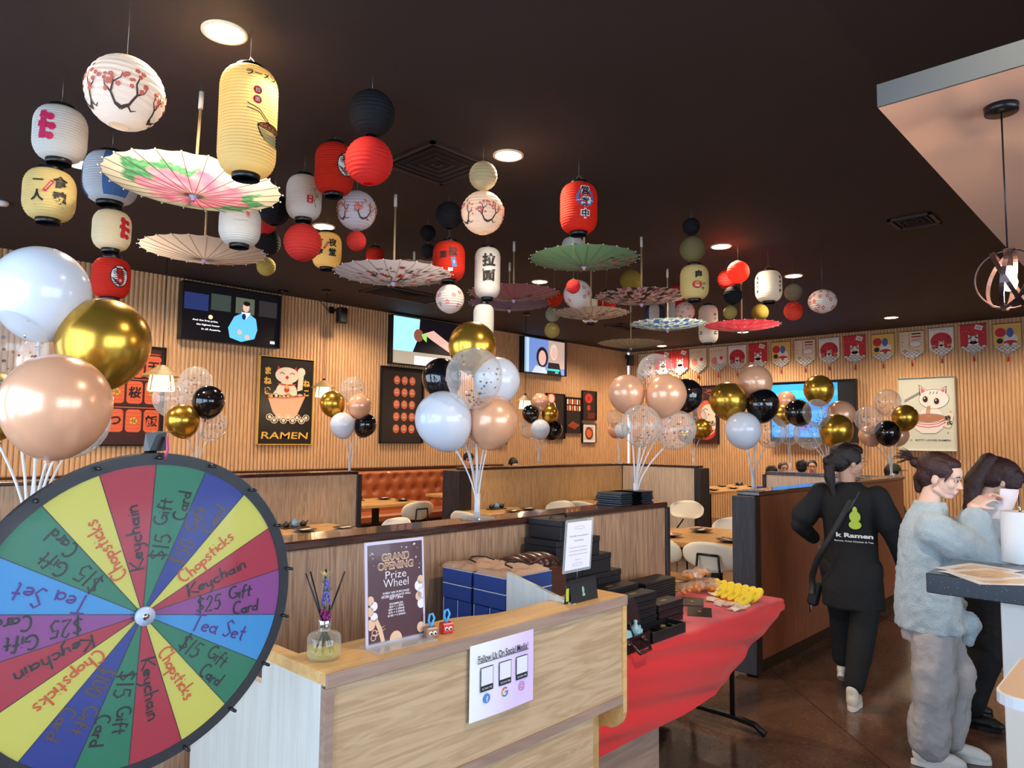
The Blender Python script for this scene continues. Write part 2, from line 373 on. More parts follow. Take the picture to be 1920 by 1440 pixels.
# recessed downlights
m_lamp = mat('lit diffuser', '#fff2dc', .5, emit=14, ecol='#ffe2b0'); m_trim = mat('warm white trim', '#e8d9c0', .5)
def downlight(px, py, label, power=1.0, spot=True):
    p = at(px, py, z=H-.008)
    t = thing('downlight', label, 'ceiling light', p, group='recessed ceiling downlights')
    w = MB(); w.lathe([(.112, .008), (.112, 0), (.096, -.002), (.092, .008)], m_trim, 28, caps=False); w.build('trim_ring', t)
    w = MB(); w.lathe([(1e-5, .001), (.093, .001)], m_lamp, 28, caps=False); w.build('diffuser', t)
    d = bpy.data.lights.new('downlight_lamp', 'SPOT'); d.energy = SPOT*power; d.color = WARM; d.spot_size = radians(150); d.spot_blend = .7; d.shadow_soft_size = .07
    o = bpy.data.objects.new('downlight_lamp', d); COL.objects.link(o); o.location = p-Vector((0, 0, .03))
    return p
DL = [((421, 63), 'largest downlight, near the top left of the ceiling above the ramen lantern'), ((150, 309), 'downlight half hidden behind the white lantern with the magenta mark'),
 ((607, 426), 'downlight above the yellow lantern beside the big red round lantern'), ((953, 293), 'downlight right of the square air diffuser, above the tall white ramen lantern'),
 ((1012, 529), 'downlight just right of the pink parasol handle, below the green parasol'), ((1352, 463), 'downlight right of the stacked black and olive round lanterns'),
 ((1488, 518), 'downlight right of the plain white lantern near the right wall'), ((1671, 596), 'downlight alone above the red and white pennants'),
 ((1393, 623), 'downlight right under the pink-red parasol'), ((1241, 649), 'tiny downlight in the far corner beside the small cream parasol'), ((500, 475), 'faint downlight behind the black round lanterns')]
for (x, y), lb in DL[:10]: downlight(x, y, lb)
# extra spot lamps added without fittings, several of them within the view
for x, y in ((2.2, .2), (.3, 7.2), (3.2, 8.2), (6.0, 8.5), (8.8, 8.5), (11.6, 8.3), (12.8, 5.6), (6.2, -1.2), (9.4, -1.0), (12.6, 1.5), (12.6, -1.5)):
    d = bpy.data.lights.new('downlight_lamp', 'SPOT'); d.energy = SPOT; d.color = WARM; d.spot_size = radians(150); d.spot_blend = .7; d.shadow_soft_size = .07
    o = bpy.data.objects.new('downlight_lamp', d); COL.objects.link(o); o.location = (x, y, H-.03)

# air diffuser and grilles
def vent(px, py, w_, d_, label, slats=5, rz=0):
    p = at(px, py, z=H-.004); t = thing('ceiling_vent', label, 'air vent', p, rz)
    m = mat('brown vent metal', '#2b2220', .6); w = MB(); w.box((0, 0, .003), (w_-.02, d_-.02, .004), mat('vent shadow', '#0b0808', .9)); w.build('backing', t)
    w = MB()
    for a, b_, c, e_ in ((-w_/2, w_/2, -d_/2, -d_/2+.03), (-w_/2, w_/2, d_/2-.03, d_/2), (-w_/2, -w_/2+.03, -d_/2, d_/2), (w_/2-.03, w_/2, -d_/2, d_/2)): w.bb(a, b_, c, e_, -.012, .004, m)
    w.build('frame', t); w = MB()
    for i in range(slats):
        f = 1-(i+1)/(slats+.6)
        for q in (0, 1, 2, 3):
            L_ = (w_ if q % 2 == 0 else d_)*f; D_ = (d_ if q % 2 == 0 else w_)*f/2-.01
            w.box((0, 0, 0), (L_-.02, .014, .004), m, M=Rz(q*pi/2) @ T(0, D_, -.006) @ Rx(-.6))
    w.build('louvres', t)
vent(820, 308, .6, .6, 'square four-way air diffuser in the dark ceiling beside a lit downlight', 4, 0)
vent(1715, 415, .4, .36, 'small dark vent in the ceiling left of the beige panel', 3)
vent(762, 553, 1.2, .6, 'dark return grille in the ceiling above the middle television', 6)
vent(1170, 613, .7, .36, 'narrow dark vent in the ceiling left of the blue and white parasol', 3)
t = thing('smoke_detector', 'small round white detector on the ceiling at the left edge', 'smoke detector', at(4, 378, z=H)); w = MB(); w.lathe([(.05, 0), (.052, -.02), (.04, -.035), (1e-5, -.037)], m_white, 20); w.build('cover', t)
t = thing('dome_camera', 'white dome security camera under the ceiling beside the left television', 'security camera', at(531, 541, Y=YL-.28)); p = t.location
w = W(t); w.lathe([(.075, H-p.z), (.075, -.02), (.07, -.03)], m_white, 20, M=T(p)); w.build('base', t)
w = W(t); w.lathe([(.055, -.03), (.045, -.06), (.02, -.078), (1e-5, -.08)], m_blk, 16, M=T(p)); w.build('lens_dome', t)
def speaker(px, py, label, X=None, Y=None, rz=0):
    p = at(px, py, X=X, Y=Y); t = thing('wall_speaker', label, 'speaker', p, rz); w = MB(); w.box((0, 0, 0), (.15, .13, .24), m_blk, b=.02); w.build('cabinet', t)
    w = MB(); w.cyl((0, .06, .09), (0, .3, .12), .018, m_blk); w.box((0, .29, .12), (.08, .02, .1), m_blk); w.build('bracket', t)
    return t
s1 = speaker(641, 592, 'black speaker on a bracket between the left and middle televisions', Y=YL-.32)
w = W(s1); a = at(594, 558, Y=YL-.05); b_ = s1.location+Vector((0, .2, .1)); w.tube([a, a+Vector((.25, 0, -.2)), b_+Vector((-.1, 0, .02)), b_], .006, m_blk, 5); w.build('cable', s1)
s2 = speaker(1182, 676, 'black speaker hanging in the far corner under the cream parasol', Y=YL-.32, rz=-.7)
# ================================================================= lanterns and parasols
PAPER = {}
def paper(c, tr=.35):
    k = 'paper '+c
    return mat(k, c, .75, trans=tr, spec=.25)
m_ink = mat('black ink', '#14100e', .6); m_red = mat('red ink', '#c3202a', .6); m_mag = mat('magenta ink', '#c9184f', .6); m_brn = mat('brown ink', '#4a2f28', .7)
m_ora = mat('orange ink', '#d9772b', .6); m_pnk = mat('coral blossom ink', '#d96a58', .7); m_blu = mat('blue ink', '#3f6fae', .7); m_wht = mat('white ink', '#f3efe6', .6); m_navy = mat('navy ink', '#27345f', .6)
m_wire = mat('steel wire', '#8d8a85', .35, .8); m_chrome = mat('chrome', '#dcdcdc', .12, 1)
def round_prof(R, n=15, H_=None):
    H_ = H_ or R; top = radians(14); P = []
    for i in range(n*4+1):
        a = pi - top - (pi-2*top)*i/(n*4); k = (1, .975, .955, .975)[i % 4]
        P.append((R*sin(a)*k, R*cos(a)*H_/R))
    return P
def cyl_prof(R, h, n=20, cap=.5):
    P = []; hh = h/2; c = min(R*.75, hh)
    for i in range(n*4+1):
        z = -hh+h*i/(n*4); d = max(0, (abs(z)-(hh-c))/c); r = R*(cap+(1-cap)*sqrt(max(0, 1-d*d))) if d > 0 else R
        P.append((r*(1, .984, .971, .984)[i % 4], z))
    return P
def interp(P, z):
    for (r0, z0), (r1, z1) in zip(P, P[1:]):
        if z0 <= z <= z1: return max(r0, r1)
    return P[0][0] if z < P[0][1] else P[-1][0]
def wrapmap(P, R, a0):
    ev = P[::4]
    def f(x, y, l):
        y = max(P[0][1], min(P[-1][1], y)); r = 0
        for (r0, z0), (r1, z1) in zip(ev, ev[1:]):
            if z0 <= y <= z1+1e-9: r = r0+(r1-r0)*(y-z0)/(z1-z0 or 1); break
        r += .0012*(l+.5); a = a0+x/R
        return (r*cos(a), r*sin(a), y)
    return f
# ---- decorations on a shade (x along the surface in units of R, y in units of R)
def d_blossom(w, f0, R, seed=1, reps=(0, 1.35, -1.35, 2.9), dn=.3):
    rr = random.Random(seed); f = lambda x, y, l: f0(x, y-dn*R, l)
    for x0 in reps:
        X = x0*R
        def br(P, w0):
            Q = []
            for (xa, ya), (xb, yb) in zip(P, P[1:]): Q += [(xa+(xb-xa)*k/3, ya+(yb-ya)*k/3) for k in range(3)]
            Q.append(P[-1]); w.stroke([(X+x*R, y*R) for x, y in Q], w0*R, m_brn, f, 1, w1=w0*R*.3)
        br([(0, -.32), (-.2, -.26), (-.33, -.05), (-.28, .2), (-.35, .45)], .09); br([(0, -.32), (.22, -.22), (.35, .05), (.27, .3), (.33, .55)], .09)
        br([(-.33, -.05), (-.5, .1), (-.52, .3)], .05); br([(.35, .05), (.5, .15), (.55, .3)], .05); br([(.2, -.25), (.35, -.33), (.5, -.28)], .05); br([(-.28, .2), (-.12, .35), (-.1, .52)], .04)
        for k in range(20):
            bx, by = rr.choice([(-.35, .45), (.33, .55), (-.52, .3), (.55, .3), (-.1, .52), (.3, .35), (-.45, .1), (.45, .0), (-.28, .2), (.1, .4)])
            x, y = bx+rr.uniform(-.14, .14), by+rr.uniform(-.14, .14); q = rr.uniform(.035, .06)
            for j in range(5): w.disc(X+(x+q*.7*cos(j*1.256))*R, (y+q*.7*sin(j*1.256))*R, q*.6*R, m_pnk, f, 2, 6)
def d_flowers(w, f, R, seed=3, n=26):
    rr = random.Random(seed); pts = []
    while len(pts) < n:
        p = (rr.uniform(-3, 3), rr.uniform(-.72, .72))
        if all((p[0]-q[0])**2+(p[1]-q[1])**2 > .1 for q in pts): pts.append(p)
    for x, y in pts:
        for j in range(5): w.disc((x+.1*cos(j*1.256+.3))*R, (y+.1*sin(j*1.256+.3))*R, .055*R, m_red, f, 1, 6, ry=.04*R, rot=j*1.256+.3)
def d_text(*items):
    def g(w, f, R):
        for (t, x, y, h, m) in items: w.text(t, x*R, y*R, h*R, m, f, 2, off=.02, res=2)
    return g
def d_daruma(w, f, R, X=.55):
    x = X*R
    w.disc(x, 0, .46*R, m_wht, f, 1, 20, ry=.62*R)
    for k in range(7): w.stroke([(x-.42*R+.06*R*k, (-.1-.06*k)*R), (x-.25*R+.05*R*k, (-.2-.06*k)*R), (x-.1*R+.05*R*k, (-.22-.06*k)*R)], .03*R, m_ink, f, 2)
    for sx in (-1, 1):
        w.ring(x+sx*.19*R, .2*R, .12*R, .035*R, m_ink, f, 2, 12); w.disc(x+sx*.19*R, .2*R, .055*R, m_ink, f, 3, 8)
        w.stroke([(x+sx*.06*R, .38*R), (x+sx*.2*R, .46*R), (x+sx*.36*R, .36*R)], .06*R, m_ink, f, 2)
    w.ring(x, 0, .45*R, .05*R, m_ink, f, 2, 22, ry=.6*R); w.stroke([(x-.1*R, .02*R), (x, -.05*R), (x+.1*R, .02*R)], .03*R, m_ink, f, 3)
    w.rect(x+.02*R, -.25*R, .24*R, .24*R, m_red, f, 3, .6); w.text('福', x+.02*R, -.25*R, .15*R, m_wht, f, 5, rot=.6)
def d_ramen(w, f, R):
    w.text('ラーメン', .45*R, 1.42*R, .26*R, m_ink, f, 2, fit=1.15*R, off=.03)
    for y, t in ((.82, '拉'), (.48, '面')): w.disc(.28*R, y*R, .15*R, m_red, f, 1, 14); w.text(t, .28*R, y*R, .17*R, m_wht, f, 3)
    P = [(.3+.55*(1-cos(a))*1.0, -.35-.6*sin(a)) for a in [pi/2*i/8 for i in range(9)]]
    w.poly([(x*R, y*R) for x, y in P+[(1.35, -.95), (1.35, -.35)]], m_ink, f, 1)
    w.disc(.85*R, -.38*R, .5*R, m_ora, f, 2, 20, ry=.13*R); w.ring(.85*R, -.38*R, .5*R, .03*R, m_ink, f, 3, 20, ry=.13*R)
    for k in range(4): w.ring((.6+.17*k)*R, -.38*R, .1*R, .025*R, m_brn, f, 3, 10, ry=.06*R)
    for k in (0, .1): w.stroke([(-.05*R, (.3-k*1.6)*R), (.35*R, (.15-k)*R), (.6*R, (-.1-k)*R), (.8*R, -.3*R)], .035*R, m_ink, f, 3)
def d_glyph(m, X=.3, s=1):
    def g(w, f, R):
        for y, l in ((.42, .34), (.02, .44), (-.38, .34)):
            w.stroke([((X-l*.55)*R, (y+.05)*R), (X*R, (y+.02)*R), ((X+l*.7)*R, (y-.06)*R)], .2*R*s, m, f, 1); w.disc((X+l*.7)*R, (y-.06)*R, .13*R*s, m, f, 1, 10)
        w.stroke([(X*R-.05*R, .62*R), (X*R-.02*R, 0), (X*R-.08*R, -.55*R)], .2*R*s, m, f, 2)
    return g
def d_plum(w, f, R):
    for P in ([(.75, -.75), (.6, -.4), (.72, -.1), (.6, .25), (.7, .5)], [(.6, -.4), (.45, -.3)], [(.72, -.1), (.9, .1)], [(.6, .25), (.42, .4)]): w.stroke([(x*R, y*R) for x, y in P], .035*R, m_brn, f, 1, w1=.015*R)
    rr = random.Random(5)
    for k in range(16): w.disc((.6+rr.uniform(-.25, .3))*R, rr.uniform(-.2, .6)*R, .028*R, m_red, f, 2, 6)
    w.poly([(x*R, y*R) for x, y in ((.2, -.1), (.48, -.1), (.52, -.16), (.52, -.5), (.48, -.56), (.2, -.56), (.16, -.5), (.16, -.16))], m_red, f, 1)
    w.text('梅', .34*R, -.22*R, .17*R, m_wht, f, 3); w.text('枝', .34*R, -.43*R, .17*R, m_wht, f, 3)
def d_stripes(cols):
    def g(w, f, R):
        n = len(cols)
        for k, m in enumerate(cols):
            if not m: continue
            a0 = 2*pi*k/n; a1 = 2*pi*(k+1)/n; vs = []; fs = []
            for i in range(25):
                y = -.93+1.86*i/24
                for j in range(5): vs.append(f((a0+(a1-a0)*j/4)*R, y*R, .6))
            for i in range(24):
                for j in range(4): fs.append((i*5+j, i*5+j+1, i*5+j+6, i*5+j+5))
            w.add(vs, fs, m, True)
    return g
def d_fish(w, f, R):
    for x, y in ((.1, .55), (.35, .4)):
        w.poly([((x-.25)*R, (y+.12)*R), ((x-.05)*R, (y+.06)*R), ((x+.12)*R, (y-.06)*R), ((x-.02)*R, (y-.02)*R), ((x-.2)*R, (y+.05)*R)], m_red, f, 1)
    for k in range(12): w.disc((.35+.05*cos(k*2.4)*k/4)*R, (.3+.05*sin(k*2.4)*k/4)*R, .03*R, m_pnk, f, 2, 6)
    w.stroke([(-.3*R, 0), (0, -.03*R), (.35*R, .02*R)], .012*R, m_ink, f, 1)
def d_yellowtag(a, b, c, d):
    def g(w, f, R):
        w.text(a, -.45*R, .36*R, .40*R, m_ink, f, 2, off=.04); w.text(b, .38*R, .36*R, .54*R, m_ink, f, 2, off=.04)
        w.text(c, -.45*R, -.3*R, .48*R, m_ink, f, 2, off=.04); w.text(d, .38*R, -.3*R, .54*R, m_ink, f, 2, off=.04)
        w.rect(-.06*R, .12*R, .14*R, .56*R, m_red, f, 3, -.55); w.text('深夜食堂', -.06*R, .12*R, .07*R, m_wht, f, 5, rot=pi/2-.55, fit=.4*R)
        w.stroke([(-.6*R, -.68*R), (.6*R, -.68*R)], .012*R, m_red, f, 1)
    return g
def d_open(w, f, R):
    x = .35*R; w.disc(x, .3*R, .48*R, m_blu, f, 1, 20); w.disc(x, .3*R, .36*R, m_red, f, 2, 20); w.disc(x+.25*R, .15*R, .2*R, m_blu, f, 2, 12)
    for k, t in enumerate('営業中'):
        w.text(t, x, (.68-.62*k)*R, .5*R, m_wht, f, 3, off=.09); w.text(t, x, (.68-.62*k)*R, .46*R, m_ink, f, 4, off=.03)
def d_menred(w, f, R):
    w.text('拉', .25*R, .42*R, .55*R, m_ink, f, 2, off=.04); w.text('面', -.35*R, .2*R, .42*R, m_ink, f, 2, off=.04)
    w.rect(.3*R, -.25*R, .3*R, .6*R, m_blu, f, 1, .2); w.text('営業', .3*R, -.25*R, .1*R, m_wht, f, 3, rot=pi/2+.2)
    w.rect(.1*R, -.7*R, .3*R, .18*R, m_wht, f, 1)
def d_men(w, f, R):
    for t, y in (('拉', .8), ('面', -.35)): w.text(t, .1*R, y*R, .98*R, m_ink, f, 2, off=.05)
def d_niku(w, f, R):
    w.text('肉', .3*R, .4*R, .5*R, m_ink, f, 2, off=.06)
    w.disc(.2*R, -.33*R, .34*R, m_red, f, 1, 16, ry=.28*R); w.disc(.2*R, -.2*R, .17*R, m_ora, f, 2, 12, ry=.12*R); w.stroke([(.05*R, -.42*R), (.2*R, -.46*R), (.35*R, -.42*R)], .04*R, m_wht, f, 3)
    w.text('い', .72*R, -.25*R, .2*R, m_ink, f, 2, off=.04); w.text('だ', .62*R, -.6*R, .2*R, m_ink, f, 2, off=.04)
def d_side(w, f, R):
    for X in (-.9, .95):
        for k, t in enumerate('宮本武蔵'): w.text(t, X*R, (.55-.35*k)*R, .26*R, m_ink, f, 2, off=.03)
def d_ashi(w, f, R):
    for k, t in enumerate('富士'): w.text(t, .75*R, (.9-.4*k)*R, .3*R, m_ink, f, 2, off=.02)
    for X in (-.85, .85): w.rect(X*R, -1.0*R, .34*R, .34*R, m_navy, f, 1); w.rect(X*R, -1.0*R, .16*R, .16*R, m_wht, f, 2)
LANT = []; KS = 1.12
def lantern(kind, px, py, wpx, rw, label, col, deco=None, hr=1.0, yaw=0, hang=None, cap=True, tilt=0, group=None, D=None, cat='lantern'):
    """kind round/tube; px,py centre; wpx its width in the photo, rw its real width; hr height/width; hang: wire length (None = to the ceiling)"""
    prev = LANT[-1] if hang is not None else None
    if prev: D = prev[1]
    D = D or FPX*rw/wpx
    if not prev: D *= KS
    R = wpx*D/FPX/2; c = at(px, py, D=D)
    while c.z+R*hr > H-.07: D *= .985; R *= .985; c = at(px, py, D=D)
    if prev:
        q = prev[0].location; c.x, c.y = (c.x+q.x)/2, (c.y+q.y)/2
        zt = R*hr+(.026 if kind == 'tube' else 0); c.z = min(c.z, prev[2]-.012-zt); hang = prev[2]-c.z-R*hr*(1 if kind == 'tube' else .972)+.003
    t = thing({'round': 'round_paper_lantern', 'tube': 'tube_lantern'}[kind], label, cat, c, group=group)
    face = atan2(-c.y, -c.x)+yaw
    P = round_prof(R, 15 if R > .11 else 11, R*hr) if kind == 'round' else cyl_prof(R, 2*R*hr, 20 if hr < 1.5 else 34)
    w = MB(Ry(tilt)); w.lathe(P, paper(col), 36 if wpx > 60 else 24, caps=False)
    if deco:
        f = wrapmap(P, R, face); deco(w, f, R)
    w.build('shade', t)
    z0, z1 = P[0][1], P[-1][1]; r0 = P[0][0]
    if kind == 'tube':
        for nm, za, zb in (('top_cap', z1-.004, z1+.022), ('bottom_cap', z0-.024, z0+.004)):
            w = MB(Ry(tilt)); rr = r0*.92; w.lathe([(rr, za), (rr+.003, za+.002), (rr+.003, zb-.002), (rr, zb), (rr*.86, zb), (rr*.86, za)], m_blk, 20, caps=False)
            if nm == 'bottom_cap': w.lathe([(rr*.9, zb-.004), (rr*.9, zb-.001)], m_chrome, 20)
            w.build(nm, t)
    else:
        w = MB(Ry(tilt)); w.tube([(r0*cos(a), r0*sin(a), z1) for a in [2*pi*i/16 for i in range(16)]], .0018, m_wire, 5, True); w.build('rim_ring', t)
        w = MB(Ry(tilt)); w.tube([(r0*cos(a), r0*sin(a), z0) for a in [2*pi*i/16 for i in range(16)]], .0018, paper(col), 5, True); w.build('rim_ring', t)
    L_ = (H-c.z-z1) if hang is None else hang
    w = MB(); y = r0*.8; top = z1+min(.07, max(.02, L_*.6))
    if kind == 'tube': w.tube([(0, -y, z1+.01), (0, -y*.8, z1+.03), (0, 0, top), (0, y*.8, z1+.03), (0, y, z1+.01)], .002, m_wire, 5)
    else: w.tube([(0, -r0, z1), (0, 0, z1+.012), (0, r0, z1)], .002, m_wire, 5)
    w.tube([(0, 0, z1+.012 if kind == 'round' else top), (0, 0, z1+L_)], .0016, m_wire, 5); w.build('hanging_wire', t)
    LANT.append((t, D, c.z+z0-(.024 if kind == 'tube' else 0))); return t
CRM = '#efe9dc'; YEL = '#ecd38c'; WHT = '#e9e6df'; RED = '#d8321f'; CORAL = '#d63a34'; BLK = '#26262a'; OLV = '#8d8156'; GLD = '#b6a258'; SLV = '#aaa48c'
lantern('round', 235, 175, 137, .30, 'large white round lantern painted with red blossom branches, at the top left', '#efe6dc', lambda w, f, R: d_blossom(w, f, R, 1, dn=.42), tilt=.12)
lantern('tube', 113, 253, 90, .24, 'white lantern with a magenta brush mark, hanging at the top left above the yellow one', WHT, d_glyph(m_mag, -.62, 1.2), hr=1.08)
lantern('tube', 80, 358, 87, .24, 'yellow lantern with four black characters and a red tag at the left edge', YEL, d_yellowtag('一', '食', '人', '魂'), hr=1.05, hang=.06)
lantern('tube', 208, 335, 95, .26, 'white round-bodied lantern with blue and red panels behind the peony parasol', '#dcdfe6', d_stripes([m_blu, None, m_red, None, m_navy, None]), hr=.95, yaw=-.3, D=4.2)
lantern('tube', 218, 405, 66, .20, 'cream lantern with a red brush mark below the blue-panelled one', '#f0e2bd', d_glyph(m_red, .62, 1.1), hr=1.08, hang=.05)
lantern('tube', 213, 501, 66, .20, 'red lantern with a white face, lowest of the chain at the left', RED, lambda w, f, R: d_daruma(w, f, R, .42), hr=1.1, hang=.06)
lantern('tube', 465, 230, 105, .25, 'tall yellow lantern with a noodle bowl picture, beside the largest downlight', YEL, d_ramen, hr=1.92)
lantern('tube', 450, 422, 75, .24, 'white lantern with a red carp, partly behind the peony parasol', WHT, d_fish, hr=1.0, D=4.35)
lantern('round', 515, 393, 60, .22, 'black round lantern behind the right rim of the peony parasol', BLK, D=4.8)
lantern('round', 497, 419, 40, .20, 'small red round lantern peeping out below a black one beside the white plum lantern', CORAL, D=6.25)
lantern('round', 500, 455, 52, .20, 'black round lantern above a small gold one, right of the cream parasol', BLK, D=5.75)
lantern('round', 500, 493, 35, .15, 'small gold round lantern right of the cream parasol', GLD, D=5.0, hang=.02)
lantern('tube', 570, 371, 65, .22, 'white lantern with a plum branch and red seal above a red round one', WHT, d_plum, hr=1.22)
lantern('round', 568, 451, 70, .22, 'red round lantern hanging under the white plum lantern', CORAL, D=4.4, hang=.03)
lantern('tube', 627, 318, 72, .24, 'big red lantern with a white face, left of the bright red round lantern', RED, lambda w, f, R: d_daruma(w, f, R, .6), hr=1.28)
lantern('round', 697, 213, 87, .28, 'large black round lantern at the top centre above the red one', BLK)
lantern('round', 690, 293, 89, .28, 'large bright red round lantern under the large black one', '#e0342e', hang=.02)
lantern('tube', 613, 470, 54, .22, 'yellow lantern with black characters just below a downlight, right of a red round one', YEL, d_yellowtag('深', '夜', '食', '堂'), hr=1.2, D=5.85)
lantern('round', 669, 395, 74, .26, 'white blossom-branch lantern under the big red face lantern', '#ddd4d8', lambda w, f, R: d_blossom(w, f, R, 2), yaw=.4)
lantern('round', 669, 446, 37, .13, 'small red round lantern hanging under a white blossom lantern left of two parasol handles', CORAL, hang=.02)
lantern('tube', 703, 486, 34, .20, 'red lantern mostly hidden behind the white blossom parasol', RED, hr=1.2, D=8.0)
lantern('round', 842, 404, 51, .20, 'black round lantern directly above the red lantern with two black characters', BLK, D=5.75)
lantern('tube', 843, 491, 61, .23, 'red lantern with two black characters and a blue tag under a black round one', RED, d_menred, hr=1.15, hang=.1)
lantern('round', 847, 541, 54, .24, 'white floral lantern below the red lantern with two black characters', '#e9dfd6', lambda w, f, R: d_flowers(w, f, R, 5), hang=.02)
lantern('round', 906, 330, 54, .18, 'silver grey round lantern just below a downlight, above a white blossom lantern', SLV)
lantern('round', 905, 399, 81, .27, 'bright white blossom lantern under a silver grey one near the centre', '#f4e3cf', lambda w, f, R: d_blossom(w, f, R, 4), yaw=.3, hang=.02)
lantern('round', 802, 437, 30, .17, 'dark round lantern barely visible against the ceiling, left of the black one', '#1e1a1a', D=7.2)
lantern('round', 803, 471, 27, .17, 'small black round lantern just behind the handle of a parasol', BLK, D=7.2, hang=.04)
lantern('tube', 914, 512, 49, .20, 'tall white lantern with two huge black characters at the centre', WHT, d_men, hr=1.9)
lantern('tube', 901, 588, 39, .20, 'tall plain white lantern below the pink parasol, above the gold balloon', WHT, hr=1.6, D=6.2, hang=.02)
lantern('round', 1039, 558, 33, .17, 'orange-red round lantern at the right rim of the pink parasol', '#e4482c', D=7.5)
lantern('round', 1034, 590, 28, .15, 'silver round lantern above a small gold one, right of the pink parasol', SLV, D=6.8, hang=.03)
lantern('round', 1034, 618, 29, .15, 'small gold round lantern lowest in front of the ceiling beside the third television', GLD, D=6.8, hang=.02)
lantern('tube', 1085, 391, 70, .24, 'red lantern with three stacked black characters above the green parasol', RED, d_open, hr=1.3)
lantern('tube', 1074, 470, 42, .22, 'white lantern half hidden behind the rim of the green parasol', WHT, d_text(('鮮', .2, .2, .4, m_ink)), hr=1.15, D=6.2)
lantern('round', 1083, 552, 54, .25, 'white lantern with red flowers under the green parasol', '#efe3da', lambda w, f, R: d_flowers(w, f, R, 8), D=6.35)
lantern('round', 1075, 537, 27, .11, 'small red ball lantern in front of the white flowered one under the green parasol', CORAL, D=4.9)
lantern('tube', 1137, 568, 36, .22, 'red lantern with a white panel behind the dark-patterned parasol', RED, lambda w, f, R: w.disc(-.8*R, 0, .5*R, m_wht, f, 1, 16, ry=.8*R), hr=1.1, D=7.2)
lantern('tube', 1107, 583, 34, .22, 'plain cream lantern behind the orange-flowered parasol', CRM, hr=1.3, D=8.1)
lantern('round', 1183, 526, 41, .20, 'gold round lantern below the right rim of the green parasol', '#a08a3c', D=6.8)
lantern('round', 1296, 425, 33, .16, 'small black round lantern topmost of the right-hand chain', BLK, D=6.75)
lantern('round', 1300, 464, 48, .22, 'olive grey round lantern under the small black one', OLV, D=6.5, hang=.02)
lantern('tube', 1305, 521, 53, .24, 'yellow lantern with a black character and a small red face under the olive round one', YEL, d_niku, hr=1.18, D=6.5, hang=.06)
lantern('tube', 1227, 590, 38, .22, 'white lantern with dark blue panels behind the blue and white parasol', WHT, d_stripes([m_navy, None, m_navy, None, m_navy, None]), hr=1, D=8.5, yaw=.5)
lantern('tube', 1272, 586, 46, .26, 'white lantern with a red panel behind the blue and white parasol', WHT, d_stripes([None, m_red, None, None, m_blu, None]), hr=1, D=8.5, yaw=-1.3)
lantern('round', 1270, 549, 32, .17, 'red round lantern behind the yellow lantern with the small red face', CORAL, D=7.9)
lantern('round', 1298, 570, 37, .22, 'white blossom lantern just below the yellow lantern with the small red face', '#ecd9cf', lambda w, f, R: d_flowers(w, f, R, 9), D=7.9, hang=.02)
lantern('tube', 1328, 608, 36, .22, 'tall white lantern between the blue and white and the pink-red parasols', CRM, d_ashi, hr=1.95, D=8.2)
lantern('round', 1363, 524, 36, .18, 'red round lantern behind the salmon one near the right wall', CORAL, D=7.1)
lantern('round', 1384, 510, 42, .20, 'salmon round lantern lit by a downlight near the right wall', '#f0694f', D=6.6)
lantern('round', 1364, 554, 35, .18, 'black round lantern under the red and salmon pair', BLK, D=7.1, hang=.02)
lantern('round', 1363, 583, 26, .14, 'small gold round lantern left of the pink-red parasol handle', GLD, D=7.1, hang=.02)
lantern('tube', 1441, 537, 49, .25, 'plain cream lantern with side lettering near the right wall', CRM, d_side, hr=1.15)
lantern('round', 1425, 586, 32, .17, 'small gold round lantern right of the pink-red parasol handle', '#a28c40', D=8.3)
lantern('round', 1487, 548, 33, .17, 'silver round lantern right under a downlight above a salmon one', SLV, D=7.1)
lantern('round', 1487, 578, 35, .18, 'salmon round lantern under the silver one near the right wall', '#ec5a44', D=7.1, hang=.02)
lantern('round', 1542, 565, 52, .26, 'rightmost lantern, white with small red flowers', '#efe2d8', lambda w, f, R: d_flowers(w, f, R, 12, 34), hr=.84)

# ---- parasols hanging handle-up from the ceiling, painted canopies
m_canvas = mat('painted paper canopy', '#e8e2d0', .7, trans=.45, spec=.3, attr=True)
m_bam = mat('pale bamboo', '#c9a97c', .5); m_grip = mat('white grip', '#e6e0d4', .5); m_bamd = mat('thin bamboo rib', '#8c7a68', .6)
def noise(x, y, s=0):
    return (sin(x*3.1+y*1.7+s)+sin(x*-2.3+y*4.1+s*1.7)*.7+sin(x*7.3+y*6.1+s*2.1)*.4+sin(x*13.1-y*11.7+s*.7)*.25)/2.35
def p_peony(x, y):
    base = (.86, .84, .74); r = sqrt(x*x+y*y); a = atan2(y, x)
    edge = .60+.08*sin(a*7+1)+.04*sin(a*13)
    g = .80+.09*sin(a*4+.5)+.06*sin(a*11+2)
    if r < .16: return (.93, .66, .62) if r > .08 else (.80, .42, .50)
    if r < edge:
        k = .5+.5*sin(a*9+r*14); j = .5+.5*sin(r*26+a*3); c = Vector((.86, .42, .56)).lerp(Vector((.95, .68, .72)), k*.6+j*.3)
        return tuple(c)
    if r < g and (sin(a*2+.9) > -.35): return (.30, .56, .40) if sin(a*18+r*30) > -.6 else (.45, .68, .50)
    return base
def spray(base, inks, cx, cy, rad, s, thr=.35):
    def f(x, y):
        d = sqrt((x-cx)**2+(y-cy)**2)
        if d < rad:
            v = noise(x*5, y*5, s)
            if v > thr+.5*max(0, d/rad-.6): return inks[0]
            if v < -thr-.25: return inks[1]
            if abs(noise(x*2, y*2.5, s+3)) < .07: return inks[2]
        return base
    return f
